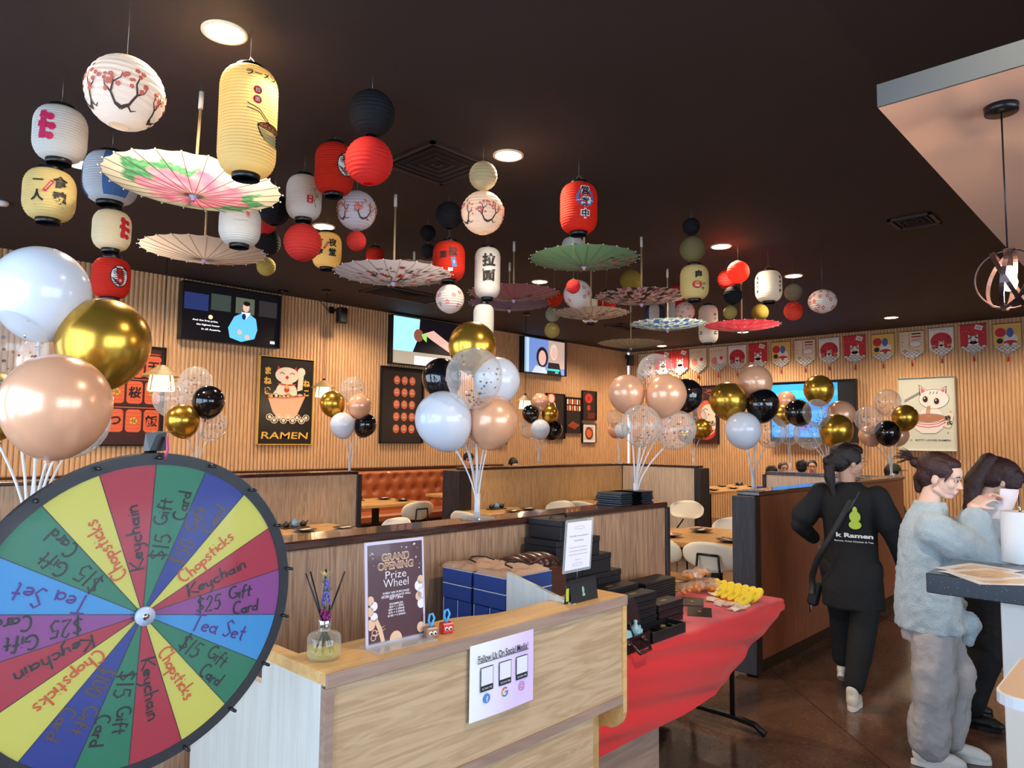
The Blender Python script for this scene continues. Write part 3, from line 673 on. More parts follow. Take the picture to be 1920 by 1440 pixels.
P_UMB = {
 'cream': spray((.86, .79, .74), [(.80, .45, .45), (.83, .58, .55), (.78, .62, .56)], .7, -.5, .45, 1),
 'blossom': spray((.78, .76, .80), [(.62, .16, .18), (.40, .24, .24), (.30, .20, .22)], .15, -.1, .85, 2, .42),
 'pink': spray((.80, .52, .56), [(.55, .25, .32), (.72, .42, .50), (.62, .34, .40)], -.3, .1, .35, 3),
 'lilac': spray((.60, .48, .66), [(.35, .25, .5), (.55, .42, .62), (.5, .35, .5)], .3, .1, .6, 4),
 'green': spray((.55, .76, .56), [(.78, .42, .42), (.42, .50, .36), (.32, .38, .28)], .45, -.45, .62, 5, .3),
 'orange': spray((.87, .80, .72), [(.85, .45, .25), (.55, .50, .28), (.55, .32, .2)], .2, -.3, .9, 6, .38),
 'dark': spray((.82, .74, .72), [(.32, .20, .20), (.70, .38, .42), (.25, .17, .17)], .1, .0, 1.1, 7, .12),
 'blue': spray((.80, .84, .87), [(.20, .36, .62), (.35, .60, .55), (.25, .40, .65)], 0, 0, 1.1, 8, .12),
 'red': spray((.88, .30, .38), [(.93, .42, .48), (.80, .20, .28), (.85, .25, .33)], 0, 0, 1, 9, .35),
 'white': spray((.86, .82, .68), [(.75, .70, .5), (.8, .75, .6), (.8, .7, .55)], 0, 0, .8, 10, .6), 'peony': p_peony}
def parasol(px, py, wpx, label, paint, R=.42, ribs=24, rise=.075, hand=None, rot=0, tiltx=0, tilty=0):
    """px,py = pixel of the lower tip"""
    R *= KS; D = FPX*2*R/wpx; c = at(px, py, D=D); t = thing('paper_parasol', label, 'parasol', c, rot)
    MT = Rx(tiltx) @ Ry(tilty); fn = P_UMB[paint]; na, nr = ribs*6, 20; vs = []; fs = []; cl = []
    def zz(r, a): return rise*(.25*r+.75*r**1.7)-.0012*r*(1-cos(a*ribs))
    for i in range(nr+1):
        r = .03+.97*i/nr
        for j in range(na):
            a = 2*pi*j/na; rr = r*(1-.022*(r**3)*(1-cos(a*ribs))/2)
            vs.append((rr*R*cos(a), rr*R*sin(a), .012+zz(r, a))); cl.append(tuple(max(0, q)**2.2 for q in fn(r*cos(a), r*sin(a))))
    for i in range(nr):
        for j in range(na): fs.append((i*na+j, i*na+(j+1) % na, (i+1)*na+(j+1) % na, (i+1)*na+j))
    w = MB(MT); w.add(vs, fs, m_canvas, True, col=cl); w.build('canopy', t)
    w = MB(); w.tube([(r*R, 0, .009+zz(r, 0)) for r in (.04, .25, .5, .75, 1.02)], .0022, m_bamd, 4); w.ell((R*1.02, 0, .009+zz(1, 0)), .005, m_grip, 6); rib = w.build('rib', t); rib.matrix_local = MT
    for k in range(1, ribs):
        o = rib.copy(); COL.objects.link(o); o.matrix_local = MT @ Rz(2*pi*k/ribs)
    w = MB(MT); w.lathe([(.006, -.018), (.012, -.014), (.014, .0), (.03, .012), (.03, .02)], mat('lilac hub', '#b9a6c4', .5), 14); w.lathe([(.004, -.024), (.008, -.022), (.008, -.016)], m_red, 10); w.build('hub', t)
    top = hand if hand else H-c.z-.07
    w = MB(MT); w.cyl((0, 0, .02), (0, 0, top-.09), .0085, m_bam, n=10); w.build('handle', t)
    w = MB(MT); w.cyl((0, 0, top-.1), (0, 0, top), .0135, m_grip, n=12); w.build('grip', t)
    w = MB(); p = MT @ Vector((0, 0, top)); w.tube([p, p+Vector((0, 0, .01)), (0 if abs(p.x) < .2 else p.x, p.y, H-c.z)], .0016, m_wire, 5); w.build('hanging_wire', t)
    return t
parasol(363, 371, 310, 'parasol painted with a big pink peony and green leaves, nearest and leftmost', 'peony', rise=.07, tiltx=.0, tilty=.03)
parasol(383, 490, 222, 'cream parasol with faint red blossoms below the peony parasol', 'cream', rot=1.2, R=.42)
parasol(738, 533, 218, 'white parasol with dark red blossom branches left of the centre', 'blossom', rot=.5)
parasol(963, 565, 168, 'pink parasol with a small brown drawing under the tall white lantern', 'pink', rot=2.6, R=.4)
parasol(955, 583, 150, 'lilac parasol tucked just below the pink one', 'lilac', R=.40, rot=.4)
parasol(1095, 503, 203, 'pale green parasol with pink blossoms under the red lantern with three characters', 'green', rot=.2)
parasol(1108, 601, 138, 'cream parasol with orange and brown flowers below the green one', 'orange', rot=.7, R=.36)
parasol(1203, 572, 169, 'pale parasol densely painted with dark flowers right of the centre', 'dark', rot=1.9, R=.39)
parasol(1252, 621, 137, 'white parasol with blue and teal pattern beside the pink-red one', 'blue', R=.375)
parasol(1391, 623, 137, 'pink-red parasol, rightmost, in front of a downlight', 'red', R=.39)
parasol(1183, 654, 120, 'small plain cream parasol hanging lowest in front of the far corner', 'white')
parasol(776, 520, 150, 'pale parasol hidden behind the white blossom one, only its handle showing', 'cream', R=.38)
# ================================================================= balloon stands
m_bw = mat('white balloon latex', '#dde2ee', .22, coat=.5, trans=.12); m_bb = mat('black balloon latex', '#0d0d11', .12, coat=.6)
m_bg = mat('gold chrome balloon', '#c79a3a', .24, .85); m_br = mat('rose gold pearl balloon', '#f0b48e', .26, .2, coat=.5, trans=.08); m_bc = glassy('clear balloon', '#efe9e2', .10, .03, .5, .75)
m_bm = glassy('milky confetti balloon', '#f1ece6', .13, .05, .55, .9)
m_stick = mat('frosted stick', '#e9e7ea', .3, trans=.3); m_conf = mat('gold confetti', '#8d6a2c', .3, .7); m_conf2 = mat('dark confetti', '#4a443c', .4, .4)
m_acr = glassy('clear acrylic', '#e8eef2', .12, .04, .5, .8)
BP = []
for i in range(23):
    a = pi*i/22; z = cos(a); r = sin(a)
    if z < 0: r = sin(a)*(1-.10*(-z)**2); z *= 1.22
    BP.append((max(r, .05 if z < -1.1 else 1e-4), z))
BP = BP[::-1]
BMESH = {}
def balloon_mesh(kind, seed=0):
    k = (kind, seed if kind in 'cm' else 0)
    if k in BMESH: return BMESH[k]
    m = {'w': m_bw, 'b': m_bb, 'g': m_bg, 'r': m_br, 'c': m_bc, 'm': m_bm}[kind]
    w = MB(); w.lathe(BP, m, 40, caps=False); w.lathe([(.085, -1.33), (.03, -1.27), (.045, -1.19)], {'c': m_bm}.get(kind, m), 10, caps=False)
    o = w.build('balloon'); me = o.data; bpy.data.objects.remove(o)
    cm = None
    if kind in 'cm':
        rr = random.Random(seed+5); w = MB()
        for q in range(64):
            a = rr.uniform(0, 2*pi); zc = -1+rr.random()**1.6*1.7; zc = max(-.97, min(.95, zc)); r = sqrt(max(0, 1-zc*zc))*.965; zz = zc*(1.1 if zc < 0 else 1)*.97
            if zc < 0: r *= (1-.1*zc*zc)
            nrm = Vector((r*cos(a), r*sin(a), zc)).normalized(); M = T(r*cos(a), r*sin(a), zz) @ nrm.to_track_quat('Z', 'Y').to_matrix().to_4x4() @ Rx(rr.uniform(-.5, .5))
            rad = rr.uniform(.03, .06); w.add([(rad*cos(j*pi/4), rad*sin(j*pi/4), 0) for j in range(8)], [tuple(range(8))], m_conf if rr.random() < .6 else m_conf2, False, M)
        o = w.build('confetti'); cm = o.data; bpy.data.objects.remove(o)
    BMESH[k] = (me, cm); return BMESH[k]
KN = {'w': 'white balloon', 'b': 'glossy black balloon', 'g': 'gold chrome balloon', 'r': 'rose gold balloon', 'c': 'clear balloon with confetti', 'm': 'milky clear balloon with confetti'}
def balloon_stand(label, base, bl, neck=.42, r_disc=.08, spread=.05, sticks=None, group='balloon stands along the partitions'):
    """bl: (kind, px, py, rpx, depth offset)"""
    base = Vector(base); t = thing('balloon_stand', label, 'balloons', base, group=group)
    w = MB(); w.lathe([(r_disc, 0), (r_disc, .004), (r_disc*.97, .006), (.02, .008), (.014, .03), (.012, .03)], m_acr, 32, caps=True)
    w.build('base', t)
    w = MB(); w.cyl((0, 0, .006), (0, 0, .11), .013, m_stick, n=12); w.build('socket', t)
    D0 = (base-Vector((0, 0, EYE))).dot(CF)
    for i, (k, px, py, rp, dd) in enumerate(bl):
        D = D0+dd; c = at(px, py, D=D); R = rp*D/FPX*1.0; R = min(R, .155)
        v = c-base; tail = base+Vector((0, 0, neck*.2)); ax = (c-tail).normalized()
        knot = c-ax*R*1.3
        me, cm = balloon_mesh(k, i+int(px) % 3)
        o = bpy.data.objects.new('balloon', me); COL.objects.link(o); o.parent = t; o['label'] = KN[k]
        q = ax.to_track_quat('Z', 'Y'); o.location = c-base; o.rotation_mode = 'QUATERNION'; o.rotation_quaternion = q; o.scale = (R, R, R)
        if cm:
            f = bpy.data.objects.new('confetti', cm); COL.objects.link(f); f.parent = o; f['kind'] = 'stuff'
        s = MB(); kb = knot-base; a0 = 2*pi*i/len(bl); st = Vector((.008*cos(a0), .008*sin(a0), .05))
        B1 = Vector((kb.x*.12, kb.y*.12, kb.z*.55)); s.tube([st*(1-u)**2+B1*2*u*(1-u)+kb*u*u for u in (0, .15, .3, .45, .6, .75, .9, 1)], .0036 if D0 < 4 else .0045, m_stick, 6); s.build('stick', t)
    return t
balloon_stand('nearest balloon stand with the largest white, gold and rose balloons, above the prize wheel', (.52, 2.275, 1.25),
  [('w', 78, 545, 82, .15), ('g', 196, 640, 80, .2), ('r', 107, 757, 93, -.15), ('c', 12, 650, 68, .05), ('r', 88, 680, 50, .55), ('g', -20, 755, 62, .1), ('m', 140, 790, 60, .3)], neck=-.2)
balloon_stand('balloon stand with gold, black and clear balloons beside the red lantern poster', at(367, 901, Y=6.39),
  [('c', 367, 717, 30, .1), ('m', 320, 747, 32, 0), ('b', 391, 752, 29, -.05), ('g', 342, 788, 30, -.2), ('c', 398, 796, 27, .15)])
balloon_stand('balloon stand right of the cat-in-bowl poster with gold, rose, white and black balloons', at(655, 886, Y=6.39),
  [('c', 661, 729, 23, .1), ('g', 623, 756, 23, 0), ('r', 674, 760, 22, 0), ('w', 642, 796, 23, -.1), ('b', 685, 796, 21, .05)])
balloon_stand('central balloon stand on the near partition cap, gold balloon on top, white at left', (2.19, 2.28, 1.25),
  [('g', 886, 648, 45, .12), ('b', 828, 708, 37, .2), ('c', 889, 704, 53, -.12), ('w', 932, 712, 43, .1), ('w', 831, 786, 53, -.08), ('r', 923, 788, 47, -.02), ('m', 874, 812, 26, .12)], r_disc=.078)
balloon_stand('small balloon stand on the middle partition below the third television', at(1011, 869, Y=6.39),
  [('r', 1013, 753, 16, 0), ('b', 995, 775, 16, -.05), ('g', 1031, 775, 16, 0), ('c', 990, 803, 17, .05), ('w', 1013, 804, 18, -.15), ('b', 1038, 806, 17, .1)])
balloon_stand('balloon stand on the right end of the near partition with two big rose balloons', (3.42, 2.275, 1.25),
  [('c', 1230, 698, 35, .1), ('r', 1175, 736, 34, 0), ('r', 1249, 739, 38, -.05), ('b', 1287, 741, 31, .15), ('c', 1202, 796, 37, -.15), ('m', 1270, 804, 35, -.05)])
balloon_stand('small balloon stand where the middle partition meets its wing, mostly hidden by a clear balloon', (9.17, 6.4, 1.25),
  [('c', 1152, 783, 15, 0), ('r', 1153, 805, 14, .1), ('w', 1166, 806, 14, -.1)])
balloon_stand('balloon stand at the end of the short wing in front of the orange cat poster', (9.15, 5.12, 1.25),
  [('c', 1307, 782, 18, .1), ('g', 1317, 803, 18, -.1), ('g', 1285, 815, 14, .1)])
balloon_stand('balloon stand on the end of the red-brown partition with gold, rose, black and white balloons', (4.93, 2.28, 1.25),
  [('r', 1415, 716, 32, .1), ('g', 1365, 750, 34, 0), ('b', 1430, 758, 30, -.05), ('w', 1393, 805, 33, -.12), ('c', 1447, 808, 28, .08)])
balloon_stand('balloon stand on the pale wing with small rose and gold balloons before the right television', (8.21, 3.35, 1.25),
  [('r', 1474, 750, 17, .1), ('g', 1466, 777, 19, 0), ('m', 1480, 812, 19, -.05)])
balloon_stand('balloon stand on the middle of the red-brown partition, one gold balloon on top', (6.45, 2.28, 1.25),
  [('g', 1535, 730, 27, .05), ('b', 1496, 773, 24, 0), ('c', 1531, 773, 25, -.15), ('r', 1577, 776, 25, .1), ('m', 1515, 814, 26, 0), ('g', 1568, 806, 30, -.1)])
balloon_stand('balloon stand at the far end of the red-brown partition, left of the kitty poster', (8.2, 2.28, 1.25),
  [('c', 1664, 753, 23, .1), ('g', 1697, 782, 23, 0), ('m', 1629, 786, 25, -.1), ('b', 1664, 811, 23, -.15), ('r', 1630, 816, 19, .1), ('r', 1684, 815, 19, .12)])
# ================================================================= dining furniture
m_top = grain('honey oak table top', '#d0a268', '#b5864f', scale=(1.0, 12, 12), rough=.35)
m_shell = mat('cream plywood shell', '#e2d6bf', .4); m_seat = grain('light oak seat', '#c69a66', '#a97c4d', scale=(12, 1, 12), rough=.4)
m_leather = mat('orange brown leather', '#a8572e', .42, coat=.15, bump=.1, bscale=140); m_stud = mat('brass stud', '#e8c9a0', .2, 1)
def table(x, y, w_, d_, label, rz=0, group=None, ped=True):
    t = thing('dining_table', label, 'table', (x, y, 0), rz, group)
    w = MB(); w.bb(-w_/2, w_/2, -d_/2, d_/2, .705, .75, m_top, .006); w.build('tabletop', t)
    for sx in ((-1, 1) if w_ > 1.1 else (0,)):
        w = MB(); w.bb(sx*w_*.3-.035, sx*w_*.3+.035, -.035, .035, .02, .705, m_dark); w.bb(sx*w_*.3-.25, sx*w_*.3+.25, -d_*.3, d_*.3, .69, .705, m_dark); w.build('pedestal', t)
        w = MB(); w.bb(sx*w_*.3-.25, sx*w_*.3+.25, -d_*.32, d_*.32, 0, .02, m_dark, .005); w.build('foot_plate', t)
    return t
def chair_proto():
    t = thing('dining_chair', 'x', 'chair')
    vs = []; fs = []; nu, nv = 16, 8                                        # curved oval back shell
    for side in (0, 1):
        for i in range(nv+1):
            v = -1+2*i/nv; hw = .25*(1-abs(v)**3.2*.42) if v < 0 else .25*(1-abs(v)**2.6*.3)
            for j in range(nu+1):
                u = -1+2*j/nu; x = hw*u; z = .70+.12*v-(.03*u*u if v > 0 else -.02*u*u)*abs(v)
                y = -.21+.075*u*u*.9-.03*v+(.012 if side else 0); vs.append((x, y, z))
    k = (nv+1)*(nu+1)
    for s_ in (0, 1):
        for i in range(nv):
            for j in range(nu):
                a = s_*k+i*(nu+1)+j; f = (a, a+1, a+nu+2, a+nu+1); fs.append(f if s_ else f[::-1])
    edge = [j for j in range(nu+1)]+[(i*(nu+1)+nu) for i in range(1, nv+1)]+[nv*(nu+1)+j for j in range(nu-1, -1, -1)]+[i*(nu+1) for i in range(nv-1, 0, -1)]
    for a, b in zip(edge, edge[1:]+edge[:1]): fs.append((a, b, b+k, a+k))
    w = MB(); w.add(vs, fs, m_shell, True); w.build('backrest', t)
    w = MB(); w.prism([(x*1.0, y) for x, y in rrect(.43, .42, .12)], .018, m_seat, T(0, .02, .44)); w.build('seat', t)
    for sx in (-1, 1):
        w = MB(); w.tube([(sx*.15, -.10, .435), (sx*.17, -.19, .30), (sx*.21, -.25, 0)], .011, m_dark, 8); w.tube([(sx*.15, -.12, .43), (sx*.10, -.222, .56), (sx*.085, -.225, .72)], .010, m_dark, 8); w.build('leg', t)
        w = MB(); w.tube([(sx*.15, .14, .435), (sx*.2, .2, 0)], .011, m_dark, 8); w.build('leg', t)
    w = MB(); w.tube([(-.085, -.226, .72), (.085, -.226, .72)], .010, m_dark, 8); w.tube([(-.15, -.1, .432), (.15, -.1, .432)], .01, m_dark, 8); w.build('crossbar', t)
    w = MB(); w.tube([(-.15, .14, .432), (.15, .14, .432)], .01, m_dark, 8); w.build('crossbar', t)
    return t
CH = []
def chair(x, y, rz, label, group='cream-backed dining chairs'):
    if not CH:
        c = chair_proto(); c.location = (x, y, 0); c.rotation_euler = (0, 0, rz); tag(c, label, None, group)
    else: c = copy_tree(CH[0], (x, y, 0), rz, label, group)
    CH.append(c); return c
# plates: dark outside, white inside, napkin on top
m_pl = mat('black glaze', '#17151a', .2, coat=.4); m_plw = mat('white glaze', '#eeeae4', .25, coat=.4); m_nap = mat('napkin', '#d8cfc4', .8); m_teal = mat('slate blue ceramic', '#6d93ad', .25, coat=.5)
PL = []
def plate(x, y, z, label, rz=0):
    if PL: o = copy_tree(PL[0], (x, y, z), rz, label, 'place-setting plates'); PL.append(o); return o
    t = thing('plate', label, 'plate', (x, y, z), rz, 'place-setting plates')
    w = MB(); w.lathe([(.045, 0), (.05, .006), (.105, .022), (.108, .024), (.104, .024)], m_pl, 28, caps=True); w.build('dish', t)
    w = MB(); w.lathe([(.103, .0235), (.06, .012), (1e-5, .01)], m_plw, 28, caps=False); w.build('inner_glaze', t)
    w = MB(); w.box((.01, 0, .02), (.12, .05, .012), m_nap, b=.004); w.box((.0, .015, .032), (.17, .008, .006), m_brn, b=.002); w.build('napkin_roll', t); PL.append(t); return t
CAD = []
def caddy(x, y, z, label, rz=0):
    if CAD: o = copy_tree(CAD[0], (x, y, z), rz, label, 'condiment sets on the tables'); CAD.append(o); return o
    t = thing('condiment_set', label, 'condiment set', (x, y, z), rz, 'condiment sets on the tables')
    w = MB(); w.bb(-.13, .13, -.05, .05, 0, .012, grain('dark tray', '#5a3a22', '#3d2616'), .003); w.build('tray', t)
    w = MB(T(0, 0, .012)); w.lathe([(.02, 0), (.036, .012), (.038, .035), (.024, .055), (.014, .06)], m_teal, 18); w.lathe([(.02, .057), (.01, .066), (.004, .07), (.008, .078), (1e-4, .082)], m_teal, 14)
    w.tube([(.034, 0, .02), (.055, 0, .035), (.06, 0, .05)], .006, m_teal, 6); w.build('teapot', t)
    for x_ in (-.085, .09):
        w = MB(T(x_, 0, .012)); w.lathe([(.018, 0), (.03, .01), (.032, .028), (.02, .042), (.006, .046), (.007, .052), (1e-4, .055)], m_blk, 16); w.tube([(.028, 0, .03), (.05, 0, .05)], .005, m_blk, 6); w.build('jar', t)
    CAD.append(t); return t

GT = 'oak dining tables'
table(3.35, 5.85, 1.2, .78, 'oak table seen just over the near partition at the left, with two plates', group=GT)
plate(3.43, 5.80, .7505, 'plate at the left, nearest the prize wheel rim over the near partition', .3); plate(3.78, 5.70, .7505, 'plate beside the white chair back over the near partition', .2)
caddy(3.5, 6.1, .7505, 'condiment set with a blue teapot right of the prize wheel rim')
chair(4.2, 5.65, pi/2, 'cream chair whose back shows just over the cap left of the central balloon stand')
table(6.15, 5.85, .85, .78, 'oak table right of the central balloon stand behind the cap', group=GT)
plate(6.08, 5.72, .7505, 'left plate of the pair right of the central balloon stand', .5); plate(6.42, 5.8, .7505, 'right plate of the pair right of the central balloon stand', .1)
caddy(6.2, 6.12, .7505, 'dark condiment set against the middle partition, right of the central balloon stand')
chair(5.5, 5.75, -pi/2, 'cream chair just right of the central balloon stand sticks'); chair(6.95, 5.85, pi/2, 'cream chair right of the plates in the middle row')
table(8.2, 5.85, .85, .78, 'oak table behind the two dark menu stacks', group=GT); caddy(8.3, 6.1, .7505, 'condiment set left of the dark menu stacks')
chair(7.5, 5.7, -pi/2, 'cream chair left of the dark menu stacks'); chair(8.25, 4.8, pi/2, 'cream chair showing at the right end of the near partition')
# nearer table at the right
table(5.97, 3.12, 1.1, 1.0, 'oak table between the two partitions at the right, set with three plates', group=GT)
plate(6.12, 3.35, .7505, 'largest-looking plate in the middle of the right-hand table', .2); plate(5.62, 3.38, .7505, 'plate at the left corner of the right-hand table', .6); plate(5.70, 2.86, .7505, 'plate by the dark end post on the right-hand table', 1)
chair(5.34, 2.76, -pi/2+.06, 'cream chair with its back to the viewer, largest one by the dark end post'); chair(5.34, 3.26, -pi/2-.05, 'cream chair at the right end of the near partition, left of the largest one')
chair(6.80, 3.42, pi/2, 'cream chair on the far side of the right-hand table'); chair(6.80, 2.82, pi/2, 'cream chair half hidden by the dark end post')
# gap table, bench
table(5.75, 7.95, .95, .85, 'oak table in front of the orange banquette, left of the cream chair', group=GT)
caddy(5.55, 8.15, .7505, 'condiment set with a teapot on the table in front of the orange banquette'); plate(6.0, 8.1, .7505, 'plate on the left of the table before the banquette', .3); plate(6.05, 7.75, .7505, 'plate on the right of the table before the banquette', .9)
chair(5.75, 7.2, 0, 'cream chair seen from behind in front of the orange banquette')
table(7.6, 8.15, 1.0, .8, 'oak table end seen right of the cream chair before the orange banquette', group=GT); caddy(7.35, 8.2, .7505, 'condiment set on the right table end before the banquette')
t = thing('banquette', 'long orange-brown buttoned leather bench along the left wall', 'banquette', (5.5, 9.0, 0))
w = W(t); w.bb(-.5, 9.5, 8.72, 9.28, .14, .34, m_dark); w.build('plinth', t)
w = W(t); w.bb(-.5, 9.5, 8.68, 9.28, .34, .47, m_leather, .03); w.build('seat_cushion', t)
# buttoned back: dimpled surface
w = W(t); vs = []; fs = []; nx, nz = 400, 26; X0, X1, Z0, Z1 = -.5, 9.5, .45, 1.10; SP = .25
def dimple(x, z):
    d = 9
    for r_, zz in enumerate((.60, .79, .98)):
        o = (r_ % 2)*SP/2; k = round((x-o)/SP)*SP+o; d = min(d, sqrt((x-k)**2+(z-zz)**2))
    return d
for i in range(nz+1):
    for j in range(nx+1):
        x = X0+(X1-X0)*j/nx; z = Z0+(Z1-Z0)*i/nz; d = dimple(x, z); e = smoothstep(0, .05, Z1-z)
        vs.append((x, 9.24-.05*(1-math.exp(-(d/.05)**2))*e-.03*e, z))
for i in range(nz):
    for j in range(nx): a = i*(nx+1)+j; fs.append((a, a+1, a+nx+2, a+nx+1))
w.add(vs, fs, m_leather, True); w.bb(X0, X1, 9.24, 9.44, Z0, Z1, m_leather); w.build('back_cushion', t)
sv = None
for r_, zz in enumerate((.60, .79, .98)):
    x = 4.4+(r_ % 2)*SP/2
    while x < 7.9:
        if sv is None:
            b0 = MB(); b0.ell((0, 0, 0), (.016, .01, .016), m_stud, 8); sv = b0.build('button', t, kind=None); o = sv
        else: o = sv.copy(); COL.objects.link(o)
        o.location = Vector((x, 9.203, zz))-t.location; x += SP
w = W(t); w.bb(X0, X1, 9.2, 9.44, 1.10, 1.135, m_cap, .005); w.build('top_rail', t)
# far table with people-sized chairs
table(12.3, 6.2, 2.3, .8, 'long oak table far back beside the short wing, set with black plates', group=GT)
for k, (x, y) in enumerate(((11.4, 6.0), (11.7, 6.4), (12.1, 5.98), (12.5, 6.4), (12.9, 6.0))): plate(x, y, .7505, 'small plate on the long far table, number %s from the wing side' % ('one', 'two', 'three', 'four', 'five')[k], .3*k)
chair(11.75, 5.55, 0, 'left one of the two chairs at the long far table'); chair(12.45, 5.55, 0, 'right one of the two chairs at the long far table')
caddy(13.1, 6.35, .7505, 'condiment set far back on the long table')
# ================================================================= host counter, posters, small things, red table
m_ct = grain('yellow maple top', '#dcb277', '#cfa065', scale=(1, 9, 9), rough=.38, bump=.02)
m_cf = grain('pale oak front', '#c9ab88', '#b3926d', scale=(.8, 8, 10), rough=.5, bump=.05, dist=2.5)
m_ce = grain('grey brown edge', '#a68a78', '#94776a', scale=(1, 9, 9), rough=.5)
m_cw = grain('whitewashed oak side', '#cfccc4', '#c6c2b9', scale=(12, 12, .8), rough=.6, bump=.01)
X0, X1, Y0 = .91, 2.09, 1.43
t = thing('host_counter', 'pale oak host counter with a yellow maple top, right of the prize wheel', 'counter', (1.5, 1.6, 0))
# ledge: straight front, curved inner edge
def back(x):
    if x < 1.42: return 1.61
    return 1.61-.055*smoothstep(1.42, 1.60, x)+.03*smoothstep(1.75, 2.05, x)
poly = [(X0, Y0), (X1, Y0)]+[(x, back(x)) for x in [X1-(X1-.945)*i/24 for i in range(25)]]+[(.945, 1.72), (X0, 1.72)]
w = W(t); w.prism(poly, .028, m_ct, T(0, 0, 1.042)); w.build('top', t)
w = W(t); w.bb(X0-.001, X1+.001, Y0-.006, Y0, 1.036, 1.0695, m_ce, .002); w.build('front_edge', t)
w = W(t); w.bb(X0, X0+.022, Y0-.004, Y0+.018, 0, 1.036, m_ce); w.build('corner_post', t)
w = W(t); w.bb(X0+.022, X1-.022, Y0+.004, Y0+.018, .74, 1.036, m_cf); w.build('front_panel', t, label='upper front panel')
w = W(t); w.bb(X0+.022, X1-.022, Y0-.002, Y0+.018, .712, .74, m_ce); w.build('rail', t)
w = W(t); w.bb(X0+.022, X1-.18, Y0+.006, Y0+.018, .06, .712, m_cf); w.build('front_panel', t, label='lower front panel')
w = W(t); w.bb(X0, X0+.02, Y0+.018, 1.72, 0, 1.042, m_cw); w.bb(X0, X0+.02, 1.72, 2.12, 0, .98, m_cw); w.build('side_panel', t, label='whitewashed left side panel')
# right bracket with the rounded step
w = W(t); P = []
for a in range(9): P.append((.0+.0, 0)) if 0 else None
prof = [(Y0-.002, 1.042), (Y0-.002, .68)]+[(Y0+.06-.06*cos(a), .68-.06*sin(a)) for a in [pi/2*i/8 for i in range(1, 9)]]+[(Y0+.062+.065*sin(a), .555+.065*cos(a)) for a in [pi/2*i/8 for i in range(0, 9)]]+[(Y0+.127, 0), (1.60, 0), (1.60, 1.042)]
w.prism(prof, .022, m_ct, Matrix(((0, 0, 1, X1-.022), (1, 0, 0, 0), (0, 1, 0, 0), (0, 0, 0, 1)))); w.build('side_panel', t, label='maple right end with a rounded step')
w = W(t); w.bb(X1-.2, X1-.18, Y0+.0185, 1.53, .0, .711, m_ct); w.build('return_panel', t)
w = W(t); w.bb(X1-.18, X1-.022, 1.53, 1.545, .0, .712, m_ct); w.build('recess_panel', t)
# white inner wall of the stand, top sloping
w = W(t); p = at(950, 1073, X=1.84); q = at(1058, 1128, X=1.84)
w.prism([(Y0+.03, .4), (p.y, .4), (p.y, p.z), (Y0+.03, q.z-.004)], .016, m_cw, Matrix(((0, 0, 1, 1.84), (1, 0, 0, 0), (0, 1, 0, 0), (0, 0, 0, 1)))); w.build('inner_wall', t, label='white inner wall')
w = W(t); w.bb(X0+.02, 1.84, 1.5, 1.74, .72, .74, m_cw); w.build('work_shelf', t)
CZ = 1.0702
# social media sheet taped to the front
m_paper = mat('white paper', '#e9e6f2', .6); m_lil = mat('lilac print', '#cdb9e6', .6); m_txt = mat('black print', '#1c1a22', .6)
a = at(880, 1212, Y=Y0-.004); b = at(999, 1178, Y=Y0-.004); c = at(878, 1357, Y=Y0-.004); ww = b.x-a.x; hh = a.z-c.z
t2 = thing('notice_sheet', 'lilac and white paper sheet headed Follow Us On Social Media, taped on the counter front', 'notice', (a.x+ww/2, Y0-.0065, a.z-hh/2))
w = MB(); f = plane_map((0, 0, 0), (1, 0, 0), (0, 0, 1), .0006); n = 10
vs = []; cl = []; fs = []
for i in range(n+1):
    for j in range(n+1):
        u, v = i/n, j/n; vs.append(tuple(f((u-.5)*ww, (v-.5)*hh, 0)+Vector((0, -.004*sin(u*3)*(1-v), 0)))); k = max(0, min(1, 1.5*u-.4*v)); cl.append((.88-.13*k, .88-.38*k*.8, .93-.03*k))
for i in range(n):
    for j in range(n): q_ = i*(n+1)+j; fs.append((q_, q_+n+1, q_+n+2, q_+1))
w.add(vs, fs, mat('printed sheet', '#ddd', .6, attr=True), True, col=cl)
f = plane_map((0, -.0045, 0), (1, 0, 0), (0, 0, 1), .0004)
w.text('Follow Us On Social Media!', 0, hh*.30, .026, m_txt, f, 1, fit=ww*.78, off=.01); w.stroke([(-ww*.4, hh*.245), (ww*.4, hh*.245)], .0016, m_txt, f, 1)
m_fb = mat('sky blue print', '#4a86cf', .6); m_gr = mat('green print', '#3c9a58', .6); m_rd = mat('red print', '#cf4a3c', .6); m_ig = mat('pink print', '#c9559a', .6); m_yl = mat('yellow print', '#e3b23c', .6)
